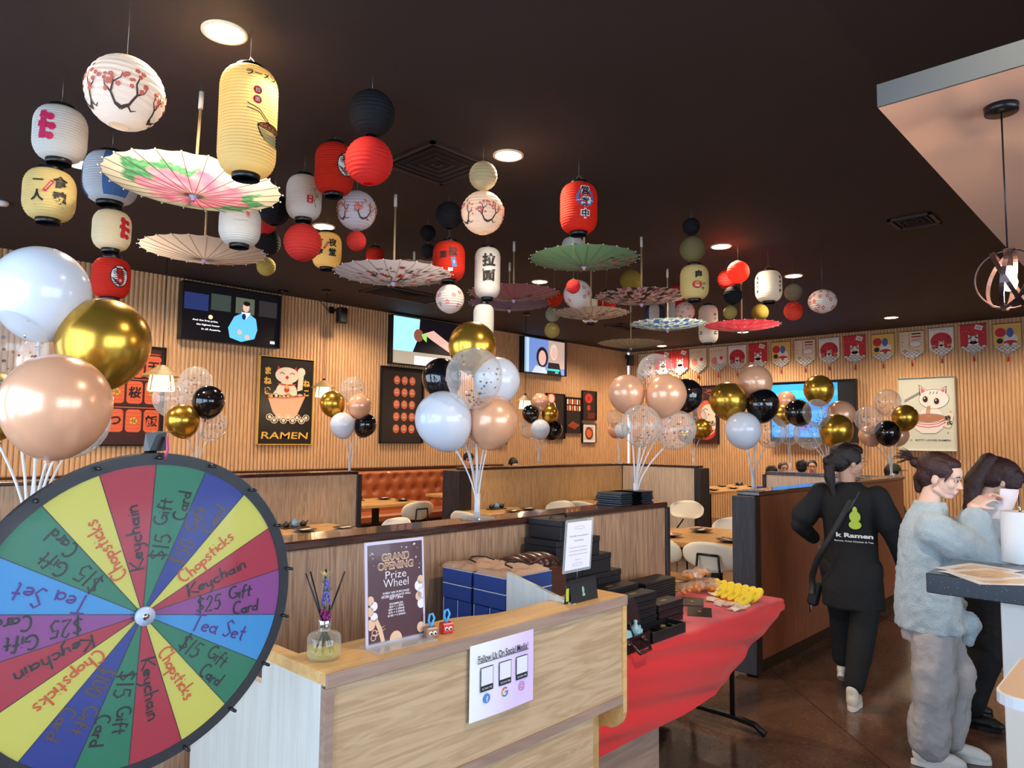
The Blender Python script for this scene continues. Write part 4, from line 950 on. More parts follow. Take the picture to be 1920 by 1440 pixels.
for k, x in enumerate((-.26, .02, .29)):
    x *= ww; y = hh*.02; cw = ww*.19; ch_ = hh*.32
    w.rect(x, y, cw, ch_, m_txt, f, 1); w.rect(x, y+ch_*.11, cw*.92, ch_*.72, m_paper, f, 2); w.text('SCAN ME', x, y-ch_*.38, .0075, m_paper, f, 3, fit=cw*.8)
    yy = y-ch_*.5-.02
    if k == 0: w.disc(x, yy, .013, m_fb, f, 1, 20); w.text('f', x+.001, yy-.002, .02, m_paper, f, 2, off=.03)
    elif k == 1:
        for m_, a0, a1 in ((m_rd, .8, 2.6), (m_yl, 2.6, 3.7), (m_gr, 3.7, 5.4), (m_fb, 5.4, 6.3)): w.ring(x, yy, .011, .004, m_, f, 1, 10, a0, a1)
        w.rect(x+.006, yy, .012, .004, m_fb, f, 2)
    else: w.stroke([(x+px_*1.0, yy+py_) for px_, py_ in rrect(.022, .022, .007)+[rrect(.022, .022, .007)[0]]], .0018, m_ig, f, 1); w.ring(x, yy, .006, .0018, m_ig, f, 1, 14); w.disc(x+.006, yy+.006, .0013, m_ig, f, 1, 6)
w.build('print', t2)

# grand opening sign in an acrylic holder
m_mar = mat('maroon print', '#4c1f28', .35, coat=.3); m_pch = mat('peach print', '#e3b896', .5); m_wpr = mat('white print', '#ece4ea', .5); m_lame = mat('pale lilac frame', '#cdc3d8', .3)
bl = at(686, 1218, z=CZ); br = at(797, 1193, z=CZ); dv = (br-bl); dv.z = 0; wd = dv.length; tl = at(682, 1024, X=bl.x, ) if 0 else None
hs = .262; ang = atan2(dv.y, dv.x); cx = (bl+br)/2
t3 = thing('sign_holder', 'acrylic stand with the maroon Grand Opening Prize Wheel poster on the counter', 'sign', (cx.x, cx.y, CZ), ang)
k_ = .06
M = Rx(-.07)
w = MB(M); w.bb(-wd/2, wd/2, -.002, .002, .0, hs, m_lame); f = plane_map((0, -.0022, hs/2), (1, 0, 0), (0, 0, 1), .0004); PW, PH = wd*.93, hs*.94
w.rect(0, 0, PW, PH, m_mar, f, 1)
for s_, y, h_, fw in (('GRAND', .36, .026, .52), ('OPENING', .27, .026, .66)): w.text(s_, 0, y*PH, h_, m_pch, f, 2, fit=PW*fw, off=.045); w.text(s_, 0, y*PH, h_*.82, m_mar, f, 3, fit=PW*fw*.985, off=-.012)
for s_, y, h_, fw in (('Prize', .175, .028, .38), ('Wheel', .09, .03, .46)): w.text(s_, 0, y*PH, h_, m_wpr, f, 2, fit=PW*fw, off=-.006)
for i, (s_, fw) in enumerate((('EVERY $25 PURCHASE', .48), ('AFTER DISCOUNTS WILL', .54), ('GET 1 SPIN!', .25))): w.text(s_, 0, (-.01-.03*i)*PH, .007, m_wpr, f, 2, fit=PW*fw, off=.02)
w.stroke([(-.27*PW, -.054*PH), (.06*PW, -.054*PH)], .001, m_wpr, f, 2)
for i, (s_, fw) in enumerate((('EXAMPLES:', .25), ('$25 = 1 SPIN', .26), ('$50 = 2 SPINS', .29), ('$75 = 3 SPINS', .29), ('$100 = 4 SPINS', .32))): w.text(s_, 0, (-.125-.03*i)*PH, .0068, m_wpr, f, 2, fit=PW*fw, off=.02)
for x, y, r, m_ in ((-.46, -.06, .05, m_pch), (-.40, -.12, .05, m_wpr), (-.47, -.17, .05, m_pch), (-.40, -.23, .05, m_wpr), (-.46, -.30, .06, m_pch), (.46, .08, .05, m_pch), (.42, .02, .06, m_wpr), (.47, -.06, .06, m_wpr), (.42, -.09, .05, m_pch), (.46, -.17, .055, m_wpr), (-.02, -.49, .09, m_pch), (.45, -.42, .06, m_pch)):
    x *= PW; y *= PH; r *= PW*1.25; X_ = [(min(PW/2, max(-PW/2, x+r*cos(i*.35))), max(-PH/2, y+r*1.1*sin(i*.35))) for i in range(18)]; w.poly(X_, m_, f, 2)
for x, y in ((-.40, -.385), (-.42, -.43)): w.ring(x*PW, y*PH, .007, .0022, m_pch, f, 3, 12)
w.stroke([(-.37*PW, -.38*PH), (-.22*PW, -.33*PH)], .003, m_pch, f, 3, w1=.001); w.stroke([(-.38*PW, -.42*PH), (-.21*PW, -.36*PH)], .003, m_pch, f, 3, w1=.001); w.stroke([(-.38*PW, -.25*PH), (-.3*PW, -.36*PH), (-.25*PW, -.49*PH)], .012, m_pch, f, 2)
rr = random.Random(3)
for i in range(40):
    x, y = rr.uniform(-.47, .47), rr.uniform(.0, .48)
    if abs(x) > .36 or y > .44: w.rect(x*PW, y*PH, .003*rr.uniform(.5, 1.4), .004*rr.uniform(.5, 1.5), m_pch if i % 2 else m_wpr, f, 2, rr.uniform(0, 3))
w.build('poster', t3)
w = MB(); w.bb(-wd/2, wd/2, -.055, .03, 0, .004, m_acr, 0); w.bb(-wd/2-.001, wd/2+.001, -.0045+.0, -.0035, .004, .012, m_acr); w.build('base', t3)

# reed diffuser
p = at(612, 1236, z=CZ); t4 = thing('reed_diffuser', 'round glass reed diffuser with black sticks and purple flowers on the counter corner', 'diffuser', (p.x, p.y+.012, CZ))
m_gl = glassy('bottle glass', '#f4f4e6', .05, .02, .35, 1.0); m_oil = mat('pale yellow oil', '#dccf8a', .1, trans=.0); m_oil = glassy('yellow fragrance oil', '#c9b548', .45, .05, .7, .6)
w = MB(); w.lathe([(.030, 0), (.037, .004), (.040, .012), (.040, .05), (.036, .058), (.018, .062), (.014, .066), (.014, .07)], m_gl, 32, caps=False); w.lathe([(.037, .003), (1e-4, .003)], m_gl, 24, caps=False); w.build('bottle', t4)
w = MB(); w.lathe([(1e-4, .006), (.036, .006), (.0375, .012), (.0375, .03), (1e-4, .03)], m_oil, 28, caps=False); w.build('oil', t4)
w = MB(); w.lathe([(.0155, .066), (.0165, .067), (.0165, .09), (.0155, .092), (.010, .092), (.010, .066)], m_chrome, 24, caps=False); w.build('collar', t4)
for k, (dx, dy, L_) in enumerate(((-.055, .01, .2), (-.028, .03, .2), (.02, .03, .2), (.055, -.005, .195), (0, -.02, .12))):
    w = MB(); w.cyl((-dx*.45, -dy*.3, .012), (dx*.9, dy, .012+L_*.96), .0022, m_blk, n=6); w.build('reed', t4)
m_lav = mat('lavender petals', '#7a6fb8', .7); m_fus = mat('magenta petals', '#8a1f6a', .6); m_leaf = mat('sage leaf', '#6f8a62', .6); m_pal = mat('pale yellow leaf', '#d8d29a', .6)
rr = random.Random(11)
w = MB(); w.tube([(0, 0, .03), (.004, .004, .12), (.006, .006, .2)], .0016, m_leaf, 5)
for i in range(90):
    z = .125+.06*rr.random(); r = .011*(1-(z-.125)/.09); a = rr.uniform(0, 6.3); w.ell((.005+r*cos(a), .005+r*sin(a), z), (.0022, .0022, .004), m_lav, 6)
w.build('lavender_spike', t4)
w = MB(); w.tube([(0, 0, .03), (-.004, -.004, .1)], .0014, m_leaf, 5)
for i in range(40): a = rr.uniform(0, 6.3); q = rr.random()*.013; w.ell((-.002+q*cos(a), -.006+q*sin(a), .104+rr.uniform(-.012, .012)), (.004, .003, .004), m_fus, 6)
w.build('magenta_flower', t4)
w = MB()
for k in range(26):
    a = rr.uniform(0, 6.3); z = .1+.1*rr.random(); L_ = rr.uniform(.014, .024); m_ = m_pal if z > .185 else m_leaf; b0 = Vector((.004, .004, z)); d = Vector((cos(a)*.8, sin(a)*.8, .5)).normalized(); s_ = d.cross(Vector((0, 0, 1))).normalized()*.004
    w.add([b0, b0+d*L_*.5+s_, b0+d*L_, b0+d*L_*.5-s_+Vector((0, 0, .001))], [(0, 1, 2, 3)], m_)
w.build('leaves', t4)

# two keychain cubes with blue loops and googly eyes
m_kb = mat('clear brown box', '#9a6a52', .3, coat=.4); m_kr = mat('red plastic box', '#cc1f2a', .25, coat=.5); m_loop = mat('sky blue cord', '#4aa3e0', .4)
for px, py, m_, lb in ((813, 1197, m_kb, 'brown cube keychain with googly eyes and a blue loop beside the poster stand'), (842, 1188, m_kr, 'red cube keychain with googly eyes and a blue loop on the counter')):
    p = at(px, py, z=CZ); q = thing('keychain', lb, 'keychain', (p.x, p.y+.012, CZ), -.25, 'cube keychains on the counter')
    w = MB(); w.box((0, 0, .014), (.034, .026, .028), m_, b=.003); w.build('box', q)
    w = MB()
    w.tube([(.0, 0, .028), (-.007, 0, .045), (-.004, 0, .06), (.004, 0, .062), (.010, 0, .05), (.003, 0, .034), (.0, 0, .028)], .0032, m_loop, 8); w.build('loop', q)
    for sx in (-1, 1):
        w = MB(); w.cyl((sx*.006, -.013, .014), (sx*.006, -.0145, .014), .0055, m_white, n=14); w.cyl((sx*.006+.001, -.0145, .013), (sx*.006+.001, -.0152, .013), .003, m_blk, n=10); w.build('eye', q)

# food allergy notice in a clip, held by the black card box
p = at(1084, 1060, Y=1.5); zt = at(1083, 978, Y=1.5).z; zb = at(1083, 1066, Y=1.5).z; w0 = at(1109, 1020, Y=1.5).x-at(1062, 1030, Y=1.5).x
q = thing('notice_stand', 'white laminated Food Allergy Notice on a wire clip behind the black card box', 'notice', (p.x, 1.50, CZ))
w = MB(Rx(.0)); f = plane_map((0, -.001, (zt+zb)/2-CZ), (1, .0, 0), (.10, 0, 1), .0004); h0 = zt-zb
w.prism([(x, y) for x, y in rrect(w0*1.12, h0*1.12, .006)], .0012, m_acr, frame((0, 0, (zt+zb)/2-CZ), (1, 0, 0), (.10, 0, 1)))
w.rect(0, 0, w0*.98, h0, m_paper, f, 2)
w.text('FOOD ALLERGY', 0, h0*.2, .006, m_txt, f, 3, fit=w0*.74); w.text('NOTICE', 0, h0*.1, .006, m_txt, f, 3, fit=w0*.36)
for i, s_ in enumerate(('If you have a food allergy or', 'a special dietary requirement', 'please inform a member of staff')): w.text(s_, 0, h0*(-.04-.075*i), .0038, m_txt, f, 3, fit=w0*.7)
w.text('Thank You', 0, h0*-.3, .0038, m_txt, f, 3, fit=w0*.22)
for y in (.37, -.4): w.ring(0, h0*y, w0*.2, .0006, m_txt, f, 3, 16, ry=h0*.03)
w.build('laminated_sheet', q)
w = MB(); w.tube([(0, .004, .05), (0, .004, zb-CZ-.004), (.006, .004, zb-CZ+.01), (0, .004, zb-CZ+.016), (-.006, .004, zb-CZ+.01), (0, .004, zb-CZ)], .0012, m_wire, 6); w.lathe([(.018, 0), (.018, .004), (.006, .03), (.004, .05)], m_white, 14, M=T(0, .004, 0)); w.build('clip_stand', q)
# black gift-card folder with a chick badge (a plain green shape stands in for the mascot)
a = at(1063, 1085, Y=1.475); b = at(1118, 1062, Y=1.475); zb = at(1063, 1122, Y=1.475)
q = thing('card_holder', 'black folded card with a small green badge and a yellow strip, standing on the counter', 'card', ((a.x+b.x)/2, 1.475, CZ), -.0)
L_ = b.x-a.x; hh_ = .072; m_card = mat('black card', '#17161a', .5); m_badge = mat('mint print', '#7fb59a', .5); m_lime = mat('lime print', '#b9c13c', .5)
w = MB(); w.prism([(-L_/2+.016, 0), (L_/2, 0), (L_/2, hh_), (-L_/2+.016, hh_)], .0015, m_card, frame((0, -.006, 0), (1, 0, 0), (0, .15, 1))); f = plane_map((.004, -.007, 0), (1, 0, 0), (0, .15, 1), .0006)
w.disc(0, hh_*.5, .006, m_badge, f, 1, 12, ry=.012); w.disc(.001, hh_*.3, .008, m_badge, f, 1, 10, ry=.005); w.build('front_cover', q)
w = MB(); w.prism([(-L_/2, 0), (L_/2-.01, 0), (L_/2-.01, hh_*.95), (-L_/2, hh_*.95)], .0015, m_card, frame((0, .012, 0), (1, .0, 0), (0, -.15, 1))); f = plane_map((-L_/2+.009, .006, 0), (1, 0, 0), (0, 0, 1), .0006)
w.build('back_cover', q); w = MB(); w.box((-L_/2+.008, .004, .034), (.014, .002, .05), m_lime); w.build('yellow_strip', q)
# ================================================================= red-clothed table with gifts
m_cloth = mat('red polyester cloth', '#d41c22', .55, sheen=.3, bump=.06, bscale=30)
TX0, TX1, TY0, TY1, TZ = 2.12, 3.92, 1.668, 2.15, .74
t = thing('folding_table', 'black-legged folding table under the red cloth', 'table', ((TX0+TX1)/2, (TY0+TY1)/2, 0))
w = W(t); w.bb(TX0, TX1, TY0, TY1, TZ-.04, TZ-.004, m_white); w.build('tabletop', t)
for x, yb in ((2.75, 2.12), (3.86, 2.32)):
    for y in (1.93, yb-.14):
        w = W(t); w.tube([(x, y, .05), (x, min(y, 2.1), TZ-.04)], .014, m_dark, 10); w.build('leg', t)
    w = W(t); w.tube([(x, 1.74, .014), (x, 1.80, .05), (x, 1.93, .062), (x, yb-.16, .062), (x, yb-.06, .05), (x, yb, .014)], .017, m_dark, 10); w.build('foot_bar', t)
# cloth: flat on top, falling at the front in a slanted hem with sweeping folds
w = MB(); vs = []; fs = []; nx, nv = 90, 44
def cloth(u, v):
    x = 2.115+(TX1+.012-2.115)*u
    if v < .35:
        y = TY1-(TY1-TY0+.012)*(v/.35); z = TZ+.0005
        return (x, y, z)
    k = (v-.35)/.65
    drop = .31 if x < 3.15 else (.31-.065*(x-3.15)/.11 if x < 3.26 else max(.05, .245-.195*(x-3.26)/.6))
    z = TZ-.006-drop*k
    yy = TY0-.014-.02*k*sin(pi*min(1, k*1.1))-.012*k
    ph = (k*drop*34)+u*-9
    yy -= (.008*sin(ph)+.005*sin(ph*1.9+1))*smoothstep(0, .25, k)
    xx = x
    return (xx, yy+.0, z)
for i in range(nv+1):
    for j in range(nx+1): vs.append(cloth(j/nx, i/nv))
for i in range(nv):
    for j in range(nx): a = i*(nx+1)+j; fs.append((a, a+1, a+nx+2, a+nx+1))
w.add(vs, fs, m_cloth, True)
# right side flap
vs = []; fs = []
for i in range(9):
    for j in range(13):
        k = i/8; v = j/12; y = TY0-.012+(TY1-TY0)*v; dz = (.05+.10*v)*k; vs.append((TX1+.013+.01*sin(v*9)*k, y, TZ-.001-dz))
for i in range(8):
    for j in range(12): a = i*13+j; fs.append((a, a+1, a+14, a+13))
w.add(vs, fs, m_cloth, True)
o = w.build('tablecloth'); tag(o, 'red cloth draped over the folding table, hem slanting down to the left', 'tablecloth')
# wooden side board under the cloth
w = MB(); w.bb(2.13, 2.71, 1.69, 1.71, .0, .60, m_ce); o = w.build('storage_board'); tag(o, 'plain grey-brown board standing under the red cloth', 'board')

m_box = mat('black gift box', '#18171b', .45, spec=.5); m_boxn = mat('navy box side', '#1f2b44', .45); m_gold = mat('gold foil print', '#a58c52', .35, .6); m_boxm = mat('dark folder', '#16181e', .5)
BX = []
def gbox(x0, x1, y0, y1, z0, z1, label, m=None, lid=True, handle=False, name='gift_box', group='black gift boxes'):
    t = thing(name, label, 'box', ((x0+x1)/2, (y0+y1)/2, z0), 0, group); w = W(t); m = m or m_box
    zl = z1-(z1-z0)*.3 if lid else z1
    w.bb(x0+.002, x1-.002, y0+.002, y1-.002, z0, zl, m, .002); w.build('body', t)
    if lid: w = W(t); w.bb(x0, x1, y0, y1, zl, z1, m, .002); w.rect((x0+x1)/2, (y0+y1)/2, .05, .02, m_gold, lambda a, b, l: Vector((a, b, z1+.0006))); w.build('lid', t)
    if handle: w = W(t); xm = (x0+x1)/2; ym = (y0+y1)/2; w.tube([(xm-.06, ym, z1), (xm-.045, ym, z1+.018), (xm+.045, ym, z1+.018), (xm+.06, ym, z1)], .004, m_blk, 6); w.build('handle', t)
    return t
# stepped pyramid of boxes standing on the table against the partition
rows = [('bottom', .80-.055, 1160, 1208, 0)]
YB = 1.98
def gx(px, py): return at(px, py, Y=YB).x
z = TZ+.001
lv = [(1004, 1193, 1060, 1100, 4), (1004, 1193, 1027, 1062, 4), (1018, 1180, 1012, 1030, 3), (1030, 1165, 993, 1012, 3), (1043, 1152, 978, 996, 2), (1056, 1100, 972, 982, 1)]
xl = gx(1010, 1060); xr = gx(1193, 1060)
steps = 6; h_each = (at(1075, 975, Y=YB).z-TZ)/steps*1.0
names = ('bottom layer', 'second lowest layer', 'third lowest layer', 'fourth lowest layer', 'fifth lowest layer', 'single box crowning the stack, with a handle')
for i in range(steps):
    a = xl+(gx(1052, 980)-xl)*(i/(steps-1))**1.0; b = xr-(xr-gx(1102, 980))*(i/(steps-1))**1.25; n = max(1, round((b-a)/.21)) if i < steps-1 else 1
    for k in range(n):
        gbox(a+(b-a)*k/n+.001, a+(b-a)*(k+1)/n-.001, YB+.012*i*0, 2.17, z, z+h_each-.0012, ('black gift box, %s from the left in the %s of the pyramid' % (('first', 'second', 'third', 'fourth', 'fifth')[k], names[i]) if n > 1 else ('black gift box filling the %s of the pyramid' % names[i] if i < steps-1 else 'single black gift box with a handle crowning the pyramid')), handle=(i == steps-1 or (i in (1, 3) and k == 0)))
    z += h_each
pyr_left = xl
# smaller stacks in front
def on(px0, px1, py, yf, depth, hts, lab, m=None, lid=True, z0=TZ+.001, name='gift_box', group='black gift boxes'):
    a = at(px0, py, Y=yf).x; b = at(px1, py, Y=yf).x; z = z0
    for i, h_ in enumerate(hts):
        gbox(a+.002*sin(i*2.1), b+.002*sin(i*1.7), yf, yf+depth, z, z+h_-.001, lab % ('lowest', 'second', 'third', 'fourth', 'fifth', 'sixth', 'seventh', 'eighth', 'ninth', 'tenth', 'eleventh', 'twelfth')[i], m, lid, name=name, group=group); z += h_
    return z
def stack(p0, p1, ptop, yf, depth, n, lab, **k):
    zt = at((p0+p1)/2, ptop, Y=yf).z; h_ = (zt-TZ-.001)/n
    return on(p0, p1, ptop, yf, depth, (h_,)*n, lab, **k)
stack(1120, 1198, 1102, 1.88, .10, 4, 'flat black box, %s of the wide stack just right of the counter end')
stack(1168, 1232, 1116, 1.79, .085, 5, 'black box, %s of the middle stack behind the open case')
stack(1236, 1282, 1128, 1.81, .09, 3, 'small black box, %s of the stack left of the flat black cards')
stack(1212, 1268, 1088, 1.99, .12, 12, 'thin black folder, %s of the fanned stack by the orange bags', m=m_boxm, lid=False, name='folder', group='thin black folders')
a, b = 2.655, at(1280, 1180, Y=1.70).x; y0, y1, zz = 1.685, 1.785, TZ+.001
t = thing('open_gift_box', 'open black box showing its dark tray in front of the stacked boxes', 'box', ((a+b)/2, 1.735, zz))
w = W(t)
for q in ((a, b, y0, y1, zz, zz+.003), (a, a+.003, y0, y1, zz, zz+.045), (b-.003, b, y0, y1, zz, zz+.045), (a, b, y0, y0+.003, zz, zz+.045), (a, b, y1-.003, y1, zz, zz+.045)): w.bb(*q, m_box)
w.build('tray', t); w = W(t)
for k in range(5): w.cyl((a+.02+(b-a-.04)*k/4, y0+.012, zz+.02), (a+.03+(b-a-.04)*k/4, y1-.012, zz+.022), .006, m_boxm, n=8)
w.box(((a+b)/2+.03, (y0+y1)/2, zz+.035), (.03, .02, .008), m_gold, rz=.4); w.build('contents', t)
# tea set case
t = thing('tea_set_case', 'glossy dark brown travel case holding pale blue cups beside the counter end', 'case', (2.505, 1.722, TZ+.001), .02, None, 1.15)
m_case = mat('brown lacquer leather', '#2a1218', .18, coat=.8); m_cup = mat('pale celadon', '#8ec3d2', .2, coat=.6)
w = MB(); o_ = rrect(.23, .085, .02); i_ = rrect(.222, .077, .017); n_ = len(o_)
vs = [(x, y, 0) for x, y in o_]+[(x, y, .055) for x, y in o_]+[(x, y, .055) for x, y in i_]+[(x, y, .006) for x, y in i_]
fs = [tuple(range(n_))[::-1], tuple(range(3*n_, 4*n_))]
for k in range(3): fs += [(k*n_+j, k*n_+(j+1) % n_, (k+1)*n_+(j+1) % n_, (k+1)*n_+j) for j in range(n_)]
w.add(vs, fs, m_case, False); w.build('lower_shell', t)
w = MB(); w.prism([(x, y) for x, y in rrect(.23, .10, .02)], .03, m_case, frame((0, .045, .105), (1, 0, 0), (0, .25, 1))); w.build('lid', t)
w = MB(); w.tube([(-.045, -.044, .04), (-.045, -.07, .03), (-.035, -.085, .012), (.035, -.085, .012), (.045, -.07, .03), (.045, -.044, .04)], .0065, m_case, 10)
w.build('handle', t)
for sx in (-.05, .05): w = MB(); w.box((sx, -.046, .042), (.02, .006, .014), m_chrome, b=.002); w.build('buckle', t)
w = MB(); w.lathe([(.02, .008), (.028, .02), (.028, .055), (.02, .066), (1e-4, .068)], m_cup, 18, M=T(-.075, -.005, 0)); w.build('cup', t)
w = MB(); w.lathe([(1e-4, .01), (.03, .018), (.032, .05), (.024, .072), (1e-4, .078)], m_cup, 20, M=T(-.02, -.01, 0)); w.build('cup', t)
w = MB(); w.lathe([(.02, .01), (.028, .03), (.027, .06), (.012, .072), (.006, .08), (.009, .09), (1e-4, .094)], m_cup, 18, M=T(.07, .0, 0)); w.tube([(.094, 0, .04), (.105, 0, .055), (.098, 0, .068)], .004, m_cup, 6); w.build('teapot', t)
w = MB(); w.hull([(.005, -.025, .03), (.045, -.02, .03), (.05, .02, .03), (.01, .02, .03), (.02, -.01, .085), (.04, .01, .08)], m_boxm); w.build('cloth_wrap', t)
# two black gift cards lying flat
for k, (px, py) in enumerate(((1312, 1148), (1298, 1130))):
    p = at(px, py, z=TZ); q = thing('gift_card', ('nearer', 'farther')[k]+' of two flat black cards with a foil badge on the red cloth', 'card', (p.x, p.y, TZ+.001+.003*k), .5, 'flat black gift cards', 1.3); w = MB(); w.box((0, 0, .001), (.15, .09, .002), m_card, b=.0006); w.build('folder', q)
    w = MB(); f = plane_map((0, 0, .0022), (1, 0, 0), (0, 1, 0), .0003); w.disc(0, 0, .018, m_gold, f, 1, 10, ry=.007); w.disc(.01, .003, .006, m_gold, f, 2, 8); w.build('badge', q)
# orange sweets in clear bags
m_swt = mat('orange sweets', '#f09a35', .4, coat=.4); m_bagc = glassy('clear cellophane', '#f3e9d8', .16, .08, .45, 1.2)
rr = random.Random(21); SW = None
def bag(x, y, z, label, s_=1):
    t = thing('sweet_bag', label, 'bag of sweets', (x, y, z), rr.uniform(0, 6), 'clear bags of orange sweets', 1.35)
    w = MB()
    for i in range(9): w.ell((rr.uniform(-.022, .022), rr.uniform(-.022, .022), .012+rr.uniform(0, .022)), (.011, .011, .010), m_swt, 8)
    w.build('sweets', t, kind='stuff'); w = MB(); pts = []
    for i in range(26):
        a = rr.uniform(0, 6.3); e = rr.uniform(-.2, 1.2); r = .045*rr.uniform(.8, 1.1); pts.append((r*cos(a)*cos(e), r*sin(a)*cos(e), max(0, .018+r*sin(e)*.8)))
    w.hull(pts, m_bagc); w.build('wrapper', t)
spots = [(1284, 1106), (1308, 1102), (1332, 1098), (1280, 1094), (1302, 1091), (1322, 1088), (1340, 1104), (1292, 1100), (1314, 1097), (1300, 1093)]
for k, (px, py) in enumerate(spots):
    p = at(px, py, z=TZ+.03); bag(min(3.86, p.x), min(2.09, max(1.86, p.y)), TZ+.001+(.062 if k > 6 else 0), 'bag of orange sweets, number %s counted from the folder stack outwards' % ('one', 'two', 'three', 'four', 'five', 'six', 'seven', 'eight', 'nine', 'ten')[k])
# clear packets
m_pkt = mat('pale packet', '#ead8c6', .25, coat=.6, bump=.4, bscale=120)
for k, (px, py) in enumerate(((1334, 1124), (1350, 1130), (1366, 1134), (1382, 1140), (1402, 1144), (1392, 1134), (1342, 1114))):
    p = at(px, py, z=TZ+.01); w = MB(); w.hull([(rr.uniform(-.055, .055), rr.uniform(-.03, .03), rr.uniform(0, .022)) for i in range(16)], m_pkt)
    o = w.build('cellophane_packet', loc=(p.x, max(1.705, p.y), TZ+.001)); tag(o, 'crinkled clear packet lying before the yellow ovals, %s from the left' % ('first', 'second', 'third', 'fourth', 'sixth', 'fifth', 'seventh')[k], 'packet', 'crinkled clear packets')
# yellow oval bath-slipper shaped favours, leaning on each other in two rows
m_yel = mat('bright yellow foam', '#f0d52e', .5); m_yeld = mat('yellow foam slot', '#8a6a1a', .6)
YS = None
for r_ in range(2):
    for k in range(8):
        px = (1338+13.6*k, 1352+13.0*k)[r_]; py = (1097+3.2*k, 1106+3.6*k)[r_]
        p = at(px, py+6, z=TZ+.02); y_ = max(1.725, p.y)
        if YS is None:
            YS = thing('yellow_oval', 'x', 'yellow oval favour'); w = MB(); P = [(.050*cos(a), .036*sin(a)*(1+.12*cos(a))) for a in [2*pi*i/26 for i in range(26)]]
            w.prism(P, .008, m_yel); f = plane_map((0, 0, .008), (1, 0, 0), (0, 1, 0), .0005); w.disc(-.004, .006, .014, m_yeld, f, 1, 10, ry=.0022); w.disc(-.004, -.006, .014, m_yeld, f, 1, 10, ry=.0022); w.build('oval', YS); o = YS
        else: o = copy_tree(YS, (0, 0, 0))
        o.location = (p.x, y_, TZ+.034); o.rotation_euler = (.0, -.75, -.5 if r_ else -.4)
        tag(o, 'bright yellow oval favour, %s of the %s row' % (('first', 'second', 'third', 'fourth', 'fifth', 'sixth', 'seventh', 'last')[k], ('back', 'front')[r_]), None, 'overlapping yellow ovals')

# navy carton stack with folded bags on top, between counter and partition; printed ends face the entrance
m_navy2 = mat('royal navy carton', '#1f3d80', .45); m_kraft = mat('kraft paper bag', '#b8937a', .7, bump=.3, bscale=60); m_cart = mat('white carton edge', '#c8ccd6', .5)
XF = 1.86; za = 1.104; RH = .057
for c_, (ya, yb) in enumerate(((1.965, 2.125), (1.79, 1.955))):
    for i in range(2):
        z1 = za-RH*i; gb = thing('navy_carton', 'navy carton, %s row, %s one, its end facing left' % (('top', 'second')[i], ('back', 'front')[c_]), 'carton', (XF+.1, (ya+yb)/2, z1-RH), 0, 'navy cartons behind the counter')
        w = W(gb); w.bb(XF+.003*c_, XF+.26, ya, yb, z1-RH+.001, z1-.004, m_navy2, .002); w.bb(XF+.002+.003*c_, XF+.26, ya, yb, z1-.004, z1-.001, m_cart); w.build('carton', gb)
    for i in range(2):
        ym = ya+(yb-ya)*i/2; z1 = za-RH*2
        gb = thing('navy_carton', 'upright navy carton in the lower row, number %s counted from the partition' % ('two', 'one', 'four', 'three')[c_*2+i], 'carton', (XF+.1, ym+.03, z1-.14), 0, 'navy cartons behind the counter')
        w = W(gb); w.bb(XF+.004, XF+.26, ym+.002, ym+(yb-ya)/2-.005, z1-.14, z1-.002, m_navy2, .002); w.bb(XF+.005, XF+.26, ym+(yb-ya)/2-.005, ym+(yb-ya)/2-.002, z1-.14, z1-.002, m_cart); w.build('carton', gb)
zs = za-RH*2-.142
t = thing('side_shelf', 'low shelf unit carrying the navy cartons behind the counter', 'shelf', (XF+.13, 1.95, 0)); w = W(t); w.bb(XF-.0, 2.36, 1.78, 2.16, zs-.03, zs, m_cw); w.build('shelf_board', t)
w = W(t); w.bb(XF+.02, XF+.2, 1.8, 2.14, 0, zs-.03, m_cw); w.build('support', t)
def crumple(x0, x1, y0, y1, z, h_, m, label, name='paper_bag', handles=True, seed=1, group='flattened bags on the cartons'):
    t = thing(name, label, 'bag', ((x0+x1)/2, (y0+y1)/2, z), 0, group); w = W(t); n = 12; vs = []; fs = []
    for i in range(n+1):
        for j in range(n+1):
            u, v = i/n, j/n; e = min(u, 1-u, v, 1-v); vs.append((x0+(x1-x0)*u, y0+(y1-y0)*v, z+(h_*(.55+.5*noise(u*3+seed, v*3, seed)) if e > 0 else 0)))
    for i in range(n):
        for j in range(n): a = i*(n+1)+j; fs.append((a, a+n+1, a+n+2, a+1))
    w.add(vs, fs, m, False); w.poly([(x0, y0), (x1, y0), (x1, y1), (x0, y1)], m, lambda a, b, l: Vector((a, b, z))); w.build('body', t)
    xm, ym = (x0+x1)/2, (y0+y1)/2; zz = z+h_+.004; w = W(t); w.tube([(xm-.05, ym-.04, zz), (xm-.045, ym-.0, zz+.006), (xm-.02, ym+.02, zz+.01), (xm+.02, ym+.02, zz+.01), (xm+.045, ym, zz+.006), (xm+.05, ym-.04, zz)], .0035, m_blk, 6); w.build('handle', t)
    return t
crumple(XF, XF+.25, 1.965, 2.15, za+.001, .015, m_kraft, 'kraft bag lying on the back navy carton', seed=2)
crumple(XF+.0, XF+.26, 1.785, 1.955, za+.001, .018, m_kraft, 'kraft bag with a black handle lying by the white inner wall', seed=4)
m_lb = mat('dark brown leather bag', '#4a281e', .35, coat=.3)
t = thing('leather_bag', 'dark brown leather bags heaped between the kraft bags and the black pyramid', 'bag', (2.25, 2.0, zs)); w = W(t)
for k in range(5): w.ell((2.16+.045*k, 2.03+.01*(k % 2), za-.02), (.030, .09, .04), m_lb, 14, R=Ry(.2*k-.3))
